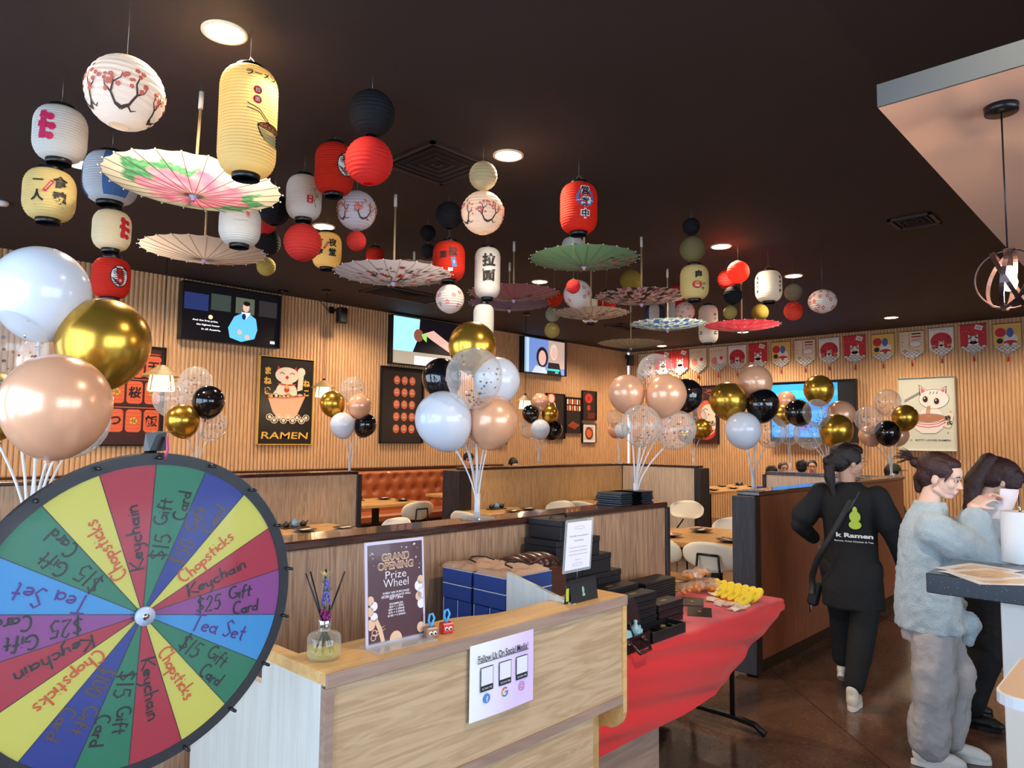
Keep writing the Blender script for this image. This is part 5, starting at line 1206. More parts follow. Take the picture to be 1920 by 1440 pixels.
w.bb(2.13, 2.36, 1.90, 2.13, zs+.001, za-.03, m_lb, .02); w.build('body', t); w = W(t); w.tube([(2.16, 1.93, za), (2.2, 1.92, za+.02), (2.28, 1.92, za+.015), (2.33, 1.93, za-.02)], .005, m_lb, 6); w.build('strap', t)
# dark menu stacks lying on the partition cap
for (p0, p1, lab) in ((1117, 1160, 'left'), (1162, 1207, 'right')):
    a = at(p0, 946, z=1.25); b = at(p1, 942, z=1.25)
    for k in range(6):
        x0, x1 = a.x+.012*(k % 2), b.x-.008*(k % 3 == 1); q = thing('menu_folder', 'dark menu in the %s stack on the partition cap, %s from the bottom' % (lab, ('first', 'second', 'third', 'fourth', 'fifth', 'sixth')[k]), 'menu', ((x0+x1)/2, 2.3, 1.2505+.0115*k), 0, 'menu stacks on the partition cap')
        w = W(q); w.bb(x0, x1, 2.19+.004*(k % 2), 2.352, 1.2505+.0115*k, 1.2505+.0115*(k+1)-.001, mat('dark menu cover', '#17202c', .45), .002); w.build('cover', q)
# ================================================================= prize wheel
wc = Vector((.5119, 1.4252, 1.2682)); wn = Vector((.03838641, -.99409059, -.1015401)); e1 = Vector((.99925529, .03858584, 0)); e2 = Vector((.00391801, -.10146448, .99483145))
wn = -e1.cross(e2)*-1 if e1.cross(e2).dot(wn) > 0 else e2.cross(e1)*1
wn = Vector((.03838641, -.99409059, -.1015401)).normalized()
t = thing('prize_wheel', 'big round prize wheel with eighteen coloured wedges and handwritten prizes, at the lower left', 'prize wheel', (wc.x, wc.y+.08, 0))
def wm(x, y, l): return wc + e1*x + e2*y + wn*(.0006*l)
WR = .279
cols = {'g': '#1f7a58', 'b': '#22358f', 'y': '#d9d05c', 'r': '#b3263c', 'p': '#93428c', 'l': '#3f97d6'}
wmat = {k: mat('wheel '+k, c, .35, coat=.0) for k, c in cols.items()}
m_wl = mat('wheel line', '#15151a', .5); m_mk = mat('black marker', '#101014', .5); m_mo = mat('orange marker', '#d2561e', .5); m_mp = mat('purple marker', '#4a1d80', .5)
segs = [('g', '$15|Gift|Card'), ('b', '$50|Gift|Card'), ('y', 'Chopsticks'), ('r', 'Keychain'), ('p', '$25|Gift|Card'), ('l', 'Tea Set'), ('g', '$15|Gift|Card'), ('y', 'Chopsticks'), ('r', 'Keychain'),
        ('g', '$15|Gift|Card'), ('b', '$100|Gift|Card'), ('y', 'Chopsticks'), ('r', 'Keychain'), ('p', '$25|Gift|Card'), ('l', 'Tea Set'), ('g', '$15|Gift|Card'), ('y', 'Chopsticks'), ('r', 'Keychain')]
# hand-drawn stroke alphabet: unit height, lists of polylines
def arc(cx, cy, r, a0, a1, n=8, ry=None): return [(cx+r*cos(radians(a0+(a1-a0)*i/n)), cy+(ry or r)*sin(radians(a0+(a1-a0)*i/n))) for i in range(n+1)]
G = {
 'K': (.6, [[(.05, 0), (.1, 1)], [(.55, .95), (.08, .42), (.6, 0)]]), 'e': (.45, [[(.05, .25), (.36, .32)]+arc(.2, .26, .18, 20, 320, 10)]), 'y': (.45, [[(.02, .5), (.06, .15), (.25, .1), (.34, .5)], [(.36, .5), (.3, -.2), (.1, -.4)]]),
 'c': (.42, [arc(.22, .25, .2, 50, 310, 8)]), 'h': (.45, [[(.06, 1), (.05, 0)], [(.05, .3), (.18, .52), (.33, .4), (.34, 0)]]), 'a': (.48, [arc(.2, .25, .17, 40, 400, 10), [(.37, .5), (.37, .1), (.44, 0)]]),
 'i': (.2, [[(.1, .5), (.1, 0)], [(.1, .7), (.12, .74)]]), 'n': (.45, [[(.05, .5), (.06, 0)], [(.06, .3), (.2, .52), (.34, .4), (.36, 0)]]), 'C': (.62, [arc(.34, .5, .3, 50, 300, 12, .48)]),
 'o': (.45, [arc(.21, .25, .18, 90, 450, 10)]), 'p': (.45, [[(.06, .5), (.05, -.4)], arc(.22, .25, .17, 170, -170, 10)]), 's': (.4, [[(.33, .45), (.18, .54), (.08, .42), (.2, .28), (.32, .15), (.2, .0), (.04, .06)]]),
 't': (.38, [[(.18, .85), (.16, .05), (.26, 0)], [(.02, .5), (.34, .52)]]), 'k': (.45, [[(.06, 1), (.05, 0)], [(.36, .5), (.08, .22), (.38, 0)]]), '$': (.55, [[(.45, .8), (.25, .92), (.08, .75), (.25, .52), (.44, .32), (.25, .08), (.05, .2)], [(.2, 1.08), (.28, -.08)]]),
 '1': (.25, [[(.12, 1), (.08, 0)]]), '5': (.5, [[(.42, .95), (.12, .92), (.08, .55), (.3, .6), (.42, .3), (.25, .02), (.05, .1)]]), '2': (.52, [[(.06, .75), (.2, .98), (.4, .85), (.3, .45), (.04, .02), (.46, .06)]]),
 '0': (.5, [arc(.24, .5, .18, 90, 450, 12, .46)]), 'G': (.62, [arc(.34, .5, .28, 60, 330, 12, .46), [(.36, .42), (.6, .42), (.56, .1)]]), 'f': (.35, [[(.36, .9), (.2, 1), (.15, .7), (.12, -.1)], [(.02, .5), (.32, .52)]]),
 'r': (.36, [[(.06, .5), (.06, 0)], [(.06, .3), (.18, .5), (.32, .46)]]), 'd': (.48, [arc(.2, .25, .17, 40, 400, 10), [(.4, 1), (.38, 0)]]), 'T': (.6, [[(.02, .92), (.6, .98)], [(.32, .95), (.26, 0)]]),
 'S': (.52, [[(.45, .82), (.25, .98), (.08, .78), (.26, .52), (.42, .3), (.24, .02), (.03, .12)]]), ' ': (.3, [])}
def hand(w, s, x, y, h_, m, rot, wd=.0036, seed=0, fit=None):
    rr = random.Random(seed); tot = sum(G[c][0] for c in s); sc = h_; sx = (fit/tot) if fit else h_; cx = x; c_, q_ = cos(rot), sin(rot); u = 0
    for ch_ in s:
        wid, strokes = G[ch_]; dy = rr.uniform(-.05, .05)
        for st in strokes: w.stroke([(x+((u+a)*sx)*c_-((b+dy-.4)*sc)*q_, y+((u+a)*sx)*q_+((b+dy-.4)*sc)*c_) for a, b in st], wd, m, wm, 3+rr.random()*.3)
        u += wid
w = W(t)
w.prism([(WR*cos(2*pi*i/96), WR*sin(2*pi*i/96)) for i in range(96)], .006, m_white, frame(wc-wn*.0065, e1, e2) if e1.cross(e2).dot(wn) > 0 else frame(wc-wn*.0005, e1, e2))
for k, (c, s) in enumerate(segs):
    a1 = radians(90-20*k); a0 = a1-radians(20); P = [(0, 0)]+[(WR*cos(a0+(a1-a0)*i/8), WR*sin(a0+(a1-a0)*i/8)) for i in range(9)]; w.poly(P, wmat[c], wm, 1)
    w.stroke([(0, 0), (WR*cos(a1), WR*sin(a1))], .0014, m_wl, wm, 2)
    am = (a0+a1)/2; m_ = {'y': m_mo, 'l': m_mp, 'b': mat('brown marker', '#5a4038', .5)}.get(c, m_mk)
    def pos(r, off): return r*cos(am)-off*sin(am), r*sin(am)+off*cos(am)
    if '|' in s:
        a, b, d = s.split('|'); x, y = pos(.10, -.002); hand(w, a, x, y, .032, m_, am, seed=k, fit=.052); x, y = pos(.165, .012); hand(w, b, x, y, .026, m_, am, seed=k+40, fit=.052); x, y = pos(.178, -.022); hand(w, d, x, y, .026, m_, am, seed=k+80, fit=.056)
    else:
        x, y = pos(.085 if s != 'Tea Set' else .10, 0); hand(w, s, x, y, .026 if s != 'Tea Set' else .034, m_, am, seed=k, fit=.125)
w.build('disc', t)
def ringmesh(w, r0, r1, d0, d1, m, n=96):
    vs = []
    for i in range(n):
        a = 2*pi*i/n; 
        for r, d in ((r0, d0), (r1, d0), (r1, d1), (r0, d1)): vs.append(wc+e1*r*cos(a)+e2*r*sin(a)+wn*d)
    fs = [(i*4+j, i*4+(j+1) % 4, ((i+1) % n)*4+(j+1) % 4, ((i+1) % n)*4+j) for i in range(n) for j in range(4)]; w.add(vs, fs, m, False)
w = W(t); ringmesh(w, WR, .3, -.012, .003, mat('black rim', '#1b1b22', .4)); w.build('rim', t)
w = W(t); a = [wc+e1*.303*cos(2*pi*i/96)+e2*.303*sin(2*pi*i/96)+wn*.0072 for i in range(96)]
w.add(a, [tuple(range(96))], glassy('scratched acrylic cover', '#cfe0ea', .015, .04, .1, 1.1)); w.build('acrylic_cover', t)
for k in range(18):
    a = radians(90-20*k); p_ = wc+e1*.292*cos(a)+e2*.292*sin(a); w = W(t); d = (e1*cos(a)*.35+e2*sin(a)*.1+wn).normalized(); w.cyl(p_, p_+d*.02, .0035, m_blk, n=8); w.ell(p_+d*.021, .0035, m_blk, 8); w.build('peg', t)
w = W(t); w.cyl(wc+wn*.007, wc+wn*.016, .017, mat('frosted hub', '#b9c6de', .35), n=32); w.cyl(wc+wn*.016, wc+wn*.018, .006, m_chrome, n=16); w.build('hub', t)
# stand: post behind, clapper at the top, tripod feet
tp = wc+e2*.305; w = W(t)
w.tube([wc-wn*.03-e2*.9*1.0, wc-wn*.03, wc-wn*.03+e2*.325], .011, m_blk, 10); w.build('post', t)
w = W(t); w.cyl(wc-wn*.035, wc-wn*.006, .02, m_blk, n=16); w.build('axle', t)
w = W(t); w.hull([tp-wn*.03+e1*x+e2*y+wn*z for x, y, z in ((-.014, -.005, 0), (.016, -.005, 0), (-.012, .03, 0), (.014, .034, 0), (-.014, 0, .03), (.016, .0, .03), (-.004, .03, .03), (.014, .034, .03))], m_blk); w.tube([tp+e2*.034-wn*.005+e1*-.01, tp+e2*.036+e1*.03], .0012, m_wire, 5); w.build('pointer_block', t)
w = W(t); w.tube([tp+e2*.026+wn*.008+e1*.012, tp+e2*.005+wn*.02+e1*.010, tp-e2*.014+wn*.018+e1*.008], .0042, mat('pink rubber', '#c8507a', .5), 8, sy=.5); w.build('flipper', t)
foot = wc-wn*.03-e2*.9; fz = Vector((foot.x, foot.y, .38))
for k, (dx, dy) in enumerate(((.32, -.05), (-.32, -.05), (0, .34))): w = W(t); w.tube([Vector((foot.x, foot.y, foot.z+.02)), Vector((foot.x+dx, foot.y+dy, .012))], .011, m_blk, 8); w.build('foot', t)
# ================================================================= screens, posters, pennants, pendant lamps
LW = ((1, 0, 0), (0, 0, 1)); RW = ((0, -1, 0), (0, 0, 1))
def pic(name, label, cat, tl, br, wall, draw, thick=.03, fr=None, fw=.015, bg=None, off=.03, group=None, parts=('frame', 'print')):
    pl = dict(Y=YL-off) if wall is LW else dict(X=XR-off)
    cx, cy = (tl[0]+br[0])/2, (tl[1]+br[1])/2; c = at(cx, cy, **pl); a = at(tl[0], cy, **pl); b = at(br[0], cy, **pl); w_ = (b-a).length; h_ = at(cx, tl[1], **pl).z-at(cx, br[1], **pl).z
    t = thing(name, label, cat, c, 0, group); x, y = Vector(wall[0]), Vector(wall[1]); M = frame((0, 0, 0), x, y)
    w = MB(M); w.box((0, 0, -off/2+.0), (w_, h_, off-.006), fr or m_dark, b=.003)
    for q in ((0, h_/2-fw/2, w_, fw), (0, -h_/2+fw/2, w_, fw), (-w_/2+fw/2, 0, fw, h_), (w_/2-fw/2, 0, fw, h_)): w.box((q[0], q[1], thick/2-.004), (q[2], q[3], thick-.006), fr or m_dark, b=.002)
    w.build(parts[0], t)
    f = plane_map(x.cross(y)*(.001), x, y, .0012); w = MB(); W_, H_ = w_-2*fw, h_-2*fw
    if bg: w.rect(0, 0, W_, H_, bg, f, 0)
    draw(w, f, W_, H_); w.build(parts[1], t); return t
def em(name, c, s=.5): return mat('screen '+name, c, .4, emit=s, ecol=c)
def P_(pts, W_, H_): return [(x*W_, y*H_) for x, y in pts]
def clipx(v, W_): return max(-W_/2, min(W_/2, v))
def tv1(w, f, W_, H_):
    w.rect(0, 0, W_, H_, em('night', '#0c0a10', .3), f, 1)
    w.rect(-.36*W_, .18*H_, .24*W_, .3*H_, em('dim blue', '#243060', .5), f, 2)
    for x, c in ((-.12, '#36423b'), (.13, '#525b4c'), (.38, '#2e2a2c')): w.rect(x*W_, .22*H_, .2*W_, .3*H_, em('arch '+c, c, .5), f, 2)
    for x in (-.235, .01, .25): w.rect(x*W_, .2*H_, .02*W_, .42*H_, em('night', '#0c0a10'), f, 3)
    B = em('pale blue suit', '#5fb4dd', .6); w.poly(P_([(-.02, -.4), (-.04, -.22), (.02, 0), (.1, .08), (.18, .08), (.25, 0), (.27, -.2), (.24, -.38), (.1, -.46)], W_, H_), B, f, 4)
    w.disc(.14*W_, .2*H_, .035*W_, em('skin', '#d8a99a', .6), f, 5, 16, ry=.09*H_); w.disc(.145*W_, .27*H_, .038*W_, em('hair', '#1a1214', .3), f, 6, 12, ry=.045*H_)
    w.poly(P_([(.09, .1), (.19, .1), (.14, -.03)], W_, H_), em('white shirt', '#e8eef6', .6), f, 5); w.disc(.12*W_, .02*H_, .022*W_, em('navy tie', '#1c2a66', .4), f, 6, 10, ry=.06*H_)
    for x, y in ((.08, -.28), (.16, -.36)): w.disc(x*W_, y*H_, .025*W_, em('skin', '#d8a99a', .6), f, 6, 10)
    w.disc(-.22*W_, -.07*H_, .022*W_, em('lamp glow', '#ffc890', .9), f, 4, 12)
    for i, s_ in enumerate(('And the first prize,', 'the highest honor', 'in all Austria,')): w.text(s_, (-.27+.03*i)*W_, (-.15-.075*i)*H_, .045*H_, em('caption', '#f2f2f2', .8), f, 5, fit=(.25, .23, .19)[i]*W_, off=.01)
    w.rect(.44*W_, -.41*H_, .05*W_, .05*H_, em('caption', '#f2f2f2'), f, 4)
pic('television', 'left wall-mounted television showing a man in a pale blue suit and captions', 'television', (344, 541), (527, 645), LW, tv1, .06, m_blk, .012, off=.09, parts=('cabinet', 'screen'))
def tv2(w, f, W_, H_):
    w.rect(0, 0, W_, H_, em('sky', '#8fd0ea', .8), f, 1); K = em('dark coat', '#15121a', .3)
    w.poly(P_([(-.2, -.22), (-.12, .1), (-.1, .5), (.5, .5), (.5, -.3)], W_, H_), K, f, 2)
    w.rect(0, -.36*H_, W_, .28*H_, em('sand', '#a79a86', .5), f, 3); w.rect(.1*W_, -.4*H_, .55*W_, .2*H_, em('white flowers', '#dff2ee', .8), f, 4)
    w.poly(P_([(-.05, .2), (.1, .3), (.42, .0), (.4, -.18), (.3, -.1), (.08, .08)], W_, H_), em('skin', '#d8a99a'), f, 5); w.poly(P_([(-.08, .18), (0, .22), (.0, .02), (-.05, .08)], W_, H_), em('lime leaf', '#86c75a', .7), f, 6)
    w.disc(-.12*W_, .15*H_, .07*W_, em('brown face', '#8a5040'), f, 4, 14, ry=.14*H_)
pic('television', 'middle wall-mounted television showing hands over white flowers, behind the gold balloon', 'television', (736, 600), (863, 688), LW, tv2, .06, m_blk, .012, off=.09, parts=('cabinet', 'screen'))
def tv3(w, f, W_, H_):
    w.rect(0, 0, W_, H_, em('studio', '#6a86c4', .6), f, 1); w.rect(-.42*W_, 0, .12*W_, H_, em('pale blue', '#9fc0ee', .7), f, 2); w.rect(.3*W_, .1*H_, .4*W_, .8*H_, em('warm wall', '#b49a8e', .6), f, 2)
    w.disc(-.05*W_, -.02*H_, .14*W_, em('dark hair', '#2a1a22', .4), f, 3, 18, ry=.3*H_); w.disc(-.05*W_, -.04*H_, .09*W_, em('skin', '#d8a99a'), f, 4, 18, ry=.22*H_); w.poly(P_([(-.3, -.5), (-.2, -.28), (.0, -.3), (.1, -.5)], W_, H_), em('pale top', '#c9d4ea'), f, 3)
    w.disc(.23*W_, .17*H_, .09*W_, em('blond hair', '#d9cbb8'), f, 4, 16, ry=.24*H_); w.disc(.23*W_, .14*H_, .065*W_, em('skin', '#d8a99a'), f, 5, 16, ry=.16*H_); w.poly(P_([(.06, -.5), (.1, -.15), (.36, -.15), (.42, -.5)], W_, H_), em('dark top', '#231a26', .3), f, 4)
    w.rect(.22*W_, -.36*H_, .3*W_, .06*H_, em('teal band', '#2fb5b0', .7), f, 6); w.rect(.3*W_, -.43*H_, .08*W_, .05*H_, em('teal band', '#2fb5b0'), f, 6)
pic('television', 'third television, smallest, showing two women, left of the far corner', 'television', (981, 636), (1060, 702), LW, tv3, .06, m_blk, .012, off=.09, parts=('cabinet', 'screen'))
def tv4(w, f, W_, H_):
    w.rect(0, 0, W_, H_, em('off black', '#0b0a0d', .2), f, 1); w.rect(-.10*W_, .02*H_, .80*W_, .90*H_, em('ocean blue', '#1f7fd0', .75), f, 2)
    for i, (y, c) in enumerate(((.3, '#2f93e0'), (.1, '#1766b8'), (-.15, '#2a86d4'))): w.poly(P_([(-.5, y), (-.2, y+.07), (.1, y+.01), (.3, y+.05), (.3, y-.04), (0, y-.08), (-.5, y-.05)], W_, H_), em('wave '+c, c, .75), f, 3)
    w.rect(-.1*W_, -.2*H_, .12*W_, .2*H_, em('violet', '#6a62d8'), f, 4)
pic('television', 'large television on the right wall with a blue picture behind the balloons', 'television', (1443, 714), (1603, 829), RW, tv4, .06, m_blk, .012, off=.09, parts=('cabinet', 'screen'))
# -- posters
pk = mat('poster black', '#1b1516', .45); pgold = mat('poster gold', '#dfae4a', .45); pcream = mat('poster cream', '#ead8c0', .5); pred = mat('poster red', '#c3322a', .45); pora = mat('poster orange', '#e2653a', .45); ppink = mat('poster pink', '#e6a98a', .5)
def neko(w, f, W_, H_):
    def c(x, y, rx, m, l, ry=None): w.disc(x*W_, y*H_, rx*W_, m, f, l, 24, ry=(ry if ry else rx*W_/H_)*H_)
    for k, s_ in enumerate('まねき'): w.text(s_, -.35*W_, (.34-.115*k)*H_, .092*H_, pgold, f, 2, off=.05)
    for k, s_ in enumerate('ねこ'): w.text(s_, .38*W_, (.22-.115*k)*H_, .088*H_, pgold, f, 2, off=.05)
    c(.0, .1, .2, pcream, 2, .13); c(-.16, .03, .1, pcream, 3, .1)
    for sx in (-1, 1): w.poly(P_([(.0+sx*.08-.0, .34), (sx*.17, .41), (sx*.2, .32)], W_, H_), pred, f, 3)
    c(0, .3, .22, pcream, 4, .095); c(.27, .35, .075, pcream, 4); w.poly(P_([(.2, .12), (.3, .14), (.32, .33), (.22, .33)], W_, H_), pcream, f, 3)
    for sx in (-1, 1): w.stroke(P_([(sx*.05, .31), (sx*.09, .335), (sx*.14, .315)], W_, H_), .012*W_, pk, f, 5)
    c(0, .275, .03, pred, 5); w.stroke(P_([(-.17, .2), (0, .185), (.17, .2)], W_, H_), .02*W_, pred, f, 6); c(.0, .165, .035, pgold, 7); c(.0, .13, .05, pred, 6, .03)
    for k in range(8): c(-.27+.075*k, .045+.012*sin(k*2), .06, (pgold, pcream)[k % 2], 5, .035); w.ring((-.27+.075*k)*W_, (.045+.012*sin(k*2))*H_, .04*W_, .008*W_, pk, f, 6, 12)
    w.poly(P_([(-.34, .03), (.36, .07), (.22, -.14), (.14, -.2), (-.16, -.2), (-.25, -.13)], W_, H_), ppink, f, 7); w.stroke(P_([(-.34, .03), (0, .035), (.36, .07)], W_, H_), .015*W_, pred, f, 8)
    for k in range(9): x, y = -.3+.085*k, -.19-.035*(k % 2); w.ring(x*W_, y*H_, .06*W_, .012*W_, pcream, f, 9, 14, ry=.035*H_); c(x, y, .03, pcream, 9)
    w.text('RAMEN', 0, -.4*H_, .11*H_, pgold, f, 2, fit=.86*W_, off=.012, shear=.12)
pic('poster', 'framed black poster of a waving cat in a noodle bowl with RAMEN in gold letters', 'poster', (485, 670), (588, 834), LW, neko, .03, pgold, .012, bg=pk)
def redl(w, f, W_, H_):
    rr = random.Random(2)
    for r_, (y, cells) in enumerate(((.30, 'し祭福天'), (.03, 'つ酒桜理'), (-.26, 'みつ丼飯'))):
        w.rect(0, (y+.135)*H_, .9*W_, .008*H_, pora, f, 2)
        for k, s_ in enumerate(cells):
            x = -.36+.24*k; w.poly([(x*W_+a, y*H_+b) for a, b in rrect(.21*W_, .23*H_, .05*W_)], pora, f, 3)
            for q in range(5): w.stroke(P_([(x-.1, y-.08+.04*q), (x+.1, y-.08+.04*q)], W_, H_), .003*H_, pred, f, 4)
            if (k+r_) % 2: w.text(s_, x*W_, y*H_, .12*H_, pk, f, 5, off=.03)
            else:
                for j in range(5): w.disc((x+.03*cos(j*1.257))*W_, (y+.02*sin(j*1.257))*H_, .025*W_, pgold, f, 5, 8)
pic('poster', 'poster of glowing red lanterns with Japanese writing, partly behind the gold balloon', 'poster', (160, 645), (310, 836), LW, redl, .03, m_dark, .02, bg=mat('poster dark red', '#3a1612', .45))
def daru(w, f, W_, H_):
    for r_ in range(5):
        for k in range(3):
            x, y = (-.14+.19*k)*W_, (.34-.165*r_)*H_; w.disc(x, y, .078*W_, pora, f, 2, 18, ry=.06*H_); w.disc(x, y+.005*H_, .05*W_, ppink, f, 3, 14, ry=.035*H_)
            for sx in (-1, 1): w.ring(x+sx*.022*W_, y+.012*H_, .014*W_, .006*W_, pk, f, 4, 8)
            w.stroke([(x-.03*W_, y-.025*H_), (x, y-.03*H_), (x+.03*W_, y-.025*H_)], .008*W_, pk, f, 4)
pic('poster', 'dark poster with fifteen small red daruma dolls in five rows', 'poster', (714, 689), (794, 831), LW, daru, .03, m_dark, .02, bg=mat('poster dark brown', '#241a17', .45))
def food(seed):
    def g(w, f, W_, H_):
        rr = random.Random(seed)
        for k in range(5):
            x, y = rr.uniform(-.3, .3), -.4+.2*k; w.disc(x*W_, y*H_, .22*W_, (pcream, pora, m_brn)[k % 3], f, 2+k, 18, ry=.22*W_); w.disc(x*W_, y*H_, .16*W_, (m_brn, pcream, pred)[k % 3], f, 7+k, 18)
    return g
pic('poster', 'dark food poster with bowls behind the small balloon stand', 'poster', (1024, 738), (1059, 823), LW, food(4), .03, m_dark, .01, bg=pk)
def sushi(w, f, W_, H_):
    for r_ in range(2):
        for k in range(6): w.rect((-.4+.16*k)*W_, (.38-.18*r_)*H_, .1*W_, .14*H_, (pcream, pora)[(k+r_) % 2], f, 2)
    for k in range(5): w.rect((-.2+.1*k)*W_, (-.25-.02*k)*H_, .4*W_, .02*H_, pora, f, 2, .5)
pic('poster', 'poster with two rows of pale sushi at its top', 'poster', (1061, 745), (1090, 812), LW, sushi, .03, m_dark, .008, bg=pk)
def rlan(w, f, W_, H_): w.disc(-.05*W_, .25*H_, .28*W_, pred, f, 2, 16, ry=.17*H_); w.disc(-.05*W_, -.08*H_, .13*W_, pred, f, 2, 12); w.text('大', -.05*W_, .25*H_, .15*H_, pk, f, 3); [w.stroke(P_([(.1*k-.1, -.45), (.12*k-.05, -.25)], W_, H_), .03*W_, pred, f, 2) for k in range(5)]
pic('poster', 'small black poster with one red lantern, above the white framed bowl picture', 'poster', (1092, 733), (1118, 788), LW, rlan, .03, m_dark, .006, bg=pk)
def bowl(w, f, W_, H_): w.rect(0, 0, W_*.72, H_*.72, mat('sketch paper', '#d9b98e', .5), f, 1); w.disc(0, -.02*H_, .3*W_, m_brn, f, 2, 18); w.disc(0, 0, .22*W_, pora, f, 3, 16); w.stroke(P_([(-.2, .3), (.25, .1)], W_, H_), .03*W_, pk, f, 4)
pic('poster', 'small white framed bowl picture under the red lantern poster', 'poster', (1092, 794), (1117, 830), LW, bowl, .03, m_dark, .008, bg=m_paper)
pic('poster', 'small dark poster mostly hidden behind the central rose balloon', 'poster', (925, 790), (950, 833), LW, food(9), .03, m_dark, .008, bg=pk)
def fox(w, f, W_, H_):
    w.text('もろ', -.1*W_, .40*H_, .1*H_, pora, f, 2, fit=.8*W_)
    w.disc(.0, .05*H_, .36*W_, pora, f, 2, 22, ry=.2*H_); w.disc(.1*W_, .03*H_, .3*W_, pcream, f, 3, 20, ry=.15*H_); w.poly(P_([(-.4, .12), (-.35, .3), (-.1, .22)], W_, H_), pora, f, 2); w.poly(P_([(.1, .22), (.3, .32), (.36, .12)], W_, H_), pora, f, 2)
    w.disc(.12*W_, .0, .03*W_, pred, f, 5, 10); w.stroke(P_([(-.1, .08), (0, .11), (.08, .08)], W_, H_), .02*W_, pk, f, 5)
    w.disc(0, -.3*H_, .4*W_, pred, f, 4, 22, ry=.14*H_); w.ring(0, -.26*H_, .35*W_, .03*W_, pcream, f, 6, 24, ry=.1*H_); w.poly([(x*1+.3*W_, y-.15*H_) for x, y in rrect(.2*W_, .22*H_, .06*W_)], pcream, f, 7); w.text('も', .3*W_, -.15*H_, .1*H_, pk, f, 8, off=.03)
pic('poster', 'dark poster of an orange and white cat eating noodles, behind balloons on the right wall', 'poster', (1300, 723), (1347, 832), RW, fox, .03, m_dark, .01, bg=mat('poster maroon', '#3b1519', .45))
pgrn = mat('poster sage', '#d5d6c6', .5); pwh = mat('poster white', '#eee6e2', .5); ppk = mat('poster rose', '#e0636b', .5)
def kitty(w, f, W_, H_):
    def c(x, y, rx, ry, m, l): w.disc(x*W_, y*H_, rx*W_, m, f, l, 26, ry=ry*H_)
    c(.07, -.03, .2, .12, pwh, 2); c(.13, .2, .27, .135, pk, 2); c(.13, .2, .262, .13, pwh, 3)
    for x0, x1, x2 in ((-.13, -.1, .02), (.36, .33, .22)): w.poly(P_([(x1-.02*(1 if x0 < 0 else -1), .24), (x0+.0, .405 if x0 < 0 else .375), (x2, .315)], W_, H_), pk, f, 2); w.poly(P_([(x1, .25), (x0+.01*(1 if x0 < 0 else -1), .39 if x0 < 0 else .362), (x2, .31)], W_, H_), pwh, f, 4); w.poly(P_([(x1+.01*(1 if x0 < 0 else -1), .285), (x0+.03*(1 if x0 < 0 else -1), .37 if x0 < 0 else .345), (x2-.03*(1 if x0 < 0 else -1), .31)], W_, H_), ppk, f, 5)
    for x, y in ((-.02, .2), (.18, .17)): c(x, y, .065, .055, pcream, 5); c(x, y, .045, .042, pk, 6); c(x-.01, y+.015, .012, .012, pwh, 7)
    for k in range(3): w.stroke(P_([(.08+.06*k, .305), (.06+.06*k, .265)], W_, H_), .01*W_, pk, f, 5)
    w.stroke(P_([(-.4, .19), (-.12, .3)], W_, H_), .01*W_, m_brn, f, 5); w.stroke(P_([(-.4, .17), (-.12, .28)], W_, H_), .01*W_, m_brn, f, 5)
    for k in range(4): w.stroke(P_([(.0+.02*k, -.05), (-.01+.02*k, .03), (.02+.015*k, .11)], W_, H_), .012*W_, mat('noodle', '#c98f6a', .5), f, 7)
    c(.02, -.06, .3, .055, mat('soup', '#b77a5a', .5), 6); w.poly(P_([(-.3, -.06), (-.22, -.2), (-.1, -.265), (.15, -.265), (.27, -.2), (.34, -.06), (.2, -.1), (.02, -.118), (-.17, -.1)], W_, H_), pwh, f, 8)
    for d in (0, .035): w.stroke(P_([(-.3+d*.5, -.08-d), (-.15, -.135-d), (.02, -.15-d), (.19, -.135-d), (.34-d*.5, -.08-d)], W_, H_), .018*W_, ppk, f, 9)
    w.ring(.02*W_, -.06*H_, .31*W_, .008*W_, pk, f, 9, 30, ry=.06*H_)
    w.poly([(.38*W_+x*.97+y*.25, -.09*H_+y-x*.25) for x, y in rrect(.13*W_, .2*H_, .05*W_)], pcream, f, 9); w.text('幸せ', .38*W_, -.09*H_, .07*H_, pk, f, 10, rot=-1.3, off=.05)
    for x, y in ((-.3, -.36), (.36, -.26), (.42, .02)): w.stroke(P_([(x-.02, y), (x+.02, y)], W_, H_), .005*W_, m_brn, f, 3); w.stroke(P_([(x, y-.015), (x, y+.015)], W_, H_), .005*W_, m_brn, f, 3)
    w.text('KITTY LOVES RAMEN', .09*W_, -.36*H_, .035*H_, pk, f, 3, fit=.62*W_, off=.01)
pic('poster', 'pale poster of a white kitten eating noodles with KITTY LOVES RAMEN below', 'poster', (1685, 707), (1791, 845), RW, kitty, .045, mat('poster edge', '#d8d6cc', .5), .004, bg=pgrn, off=.045)

# -- pennants along the right wall
fred = mat('pennant red', '#c8242c', .6); fwh = mat('pennant white', '#eae4dc', .6); fyel = mat('pennant yellow', '#e6b95c', .6); fcr = mat('pennant cream', '#e3cdae', .6); fdk = mat('pennant ink', '#2a2022', .6); fblu = mat('pennant blue', '#4a66b0', .6); fgry = mat('pennant grey', '#a9adb2', .6); fpk = mat('pennant pink', '#e48a80', .6)
def cat_(w, f, x, y, s, l=4, body=fwh):
    w.disc(x, y, .16*s, body, f, l, 18, ry=.15*s); w.disc(x, y-.22*s, .18*s, body, f, l, 18, ry=.2*s)
    for sx in (-1, 1): w.poly([(x+sx*.04*s, y+.1*s), (x+sx*.15*s, y+.22*s), (x+sx*.15*s, y+.03*s)], body, f, l); w.disc(x+sx*.06*s, y+.01*s, .02*s, fdk, f, l+2, 8)
    w.disc(x, y-.06*s, .03*s, fred, f, l+2, 8); w.disc(x, y-.22*s, .06*s, fyel, f, l+2, 10)
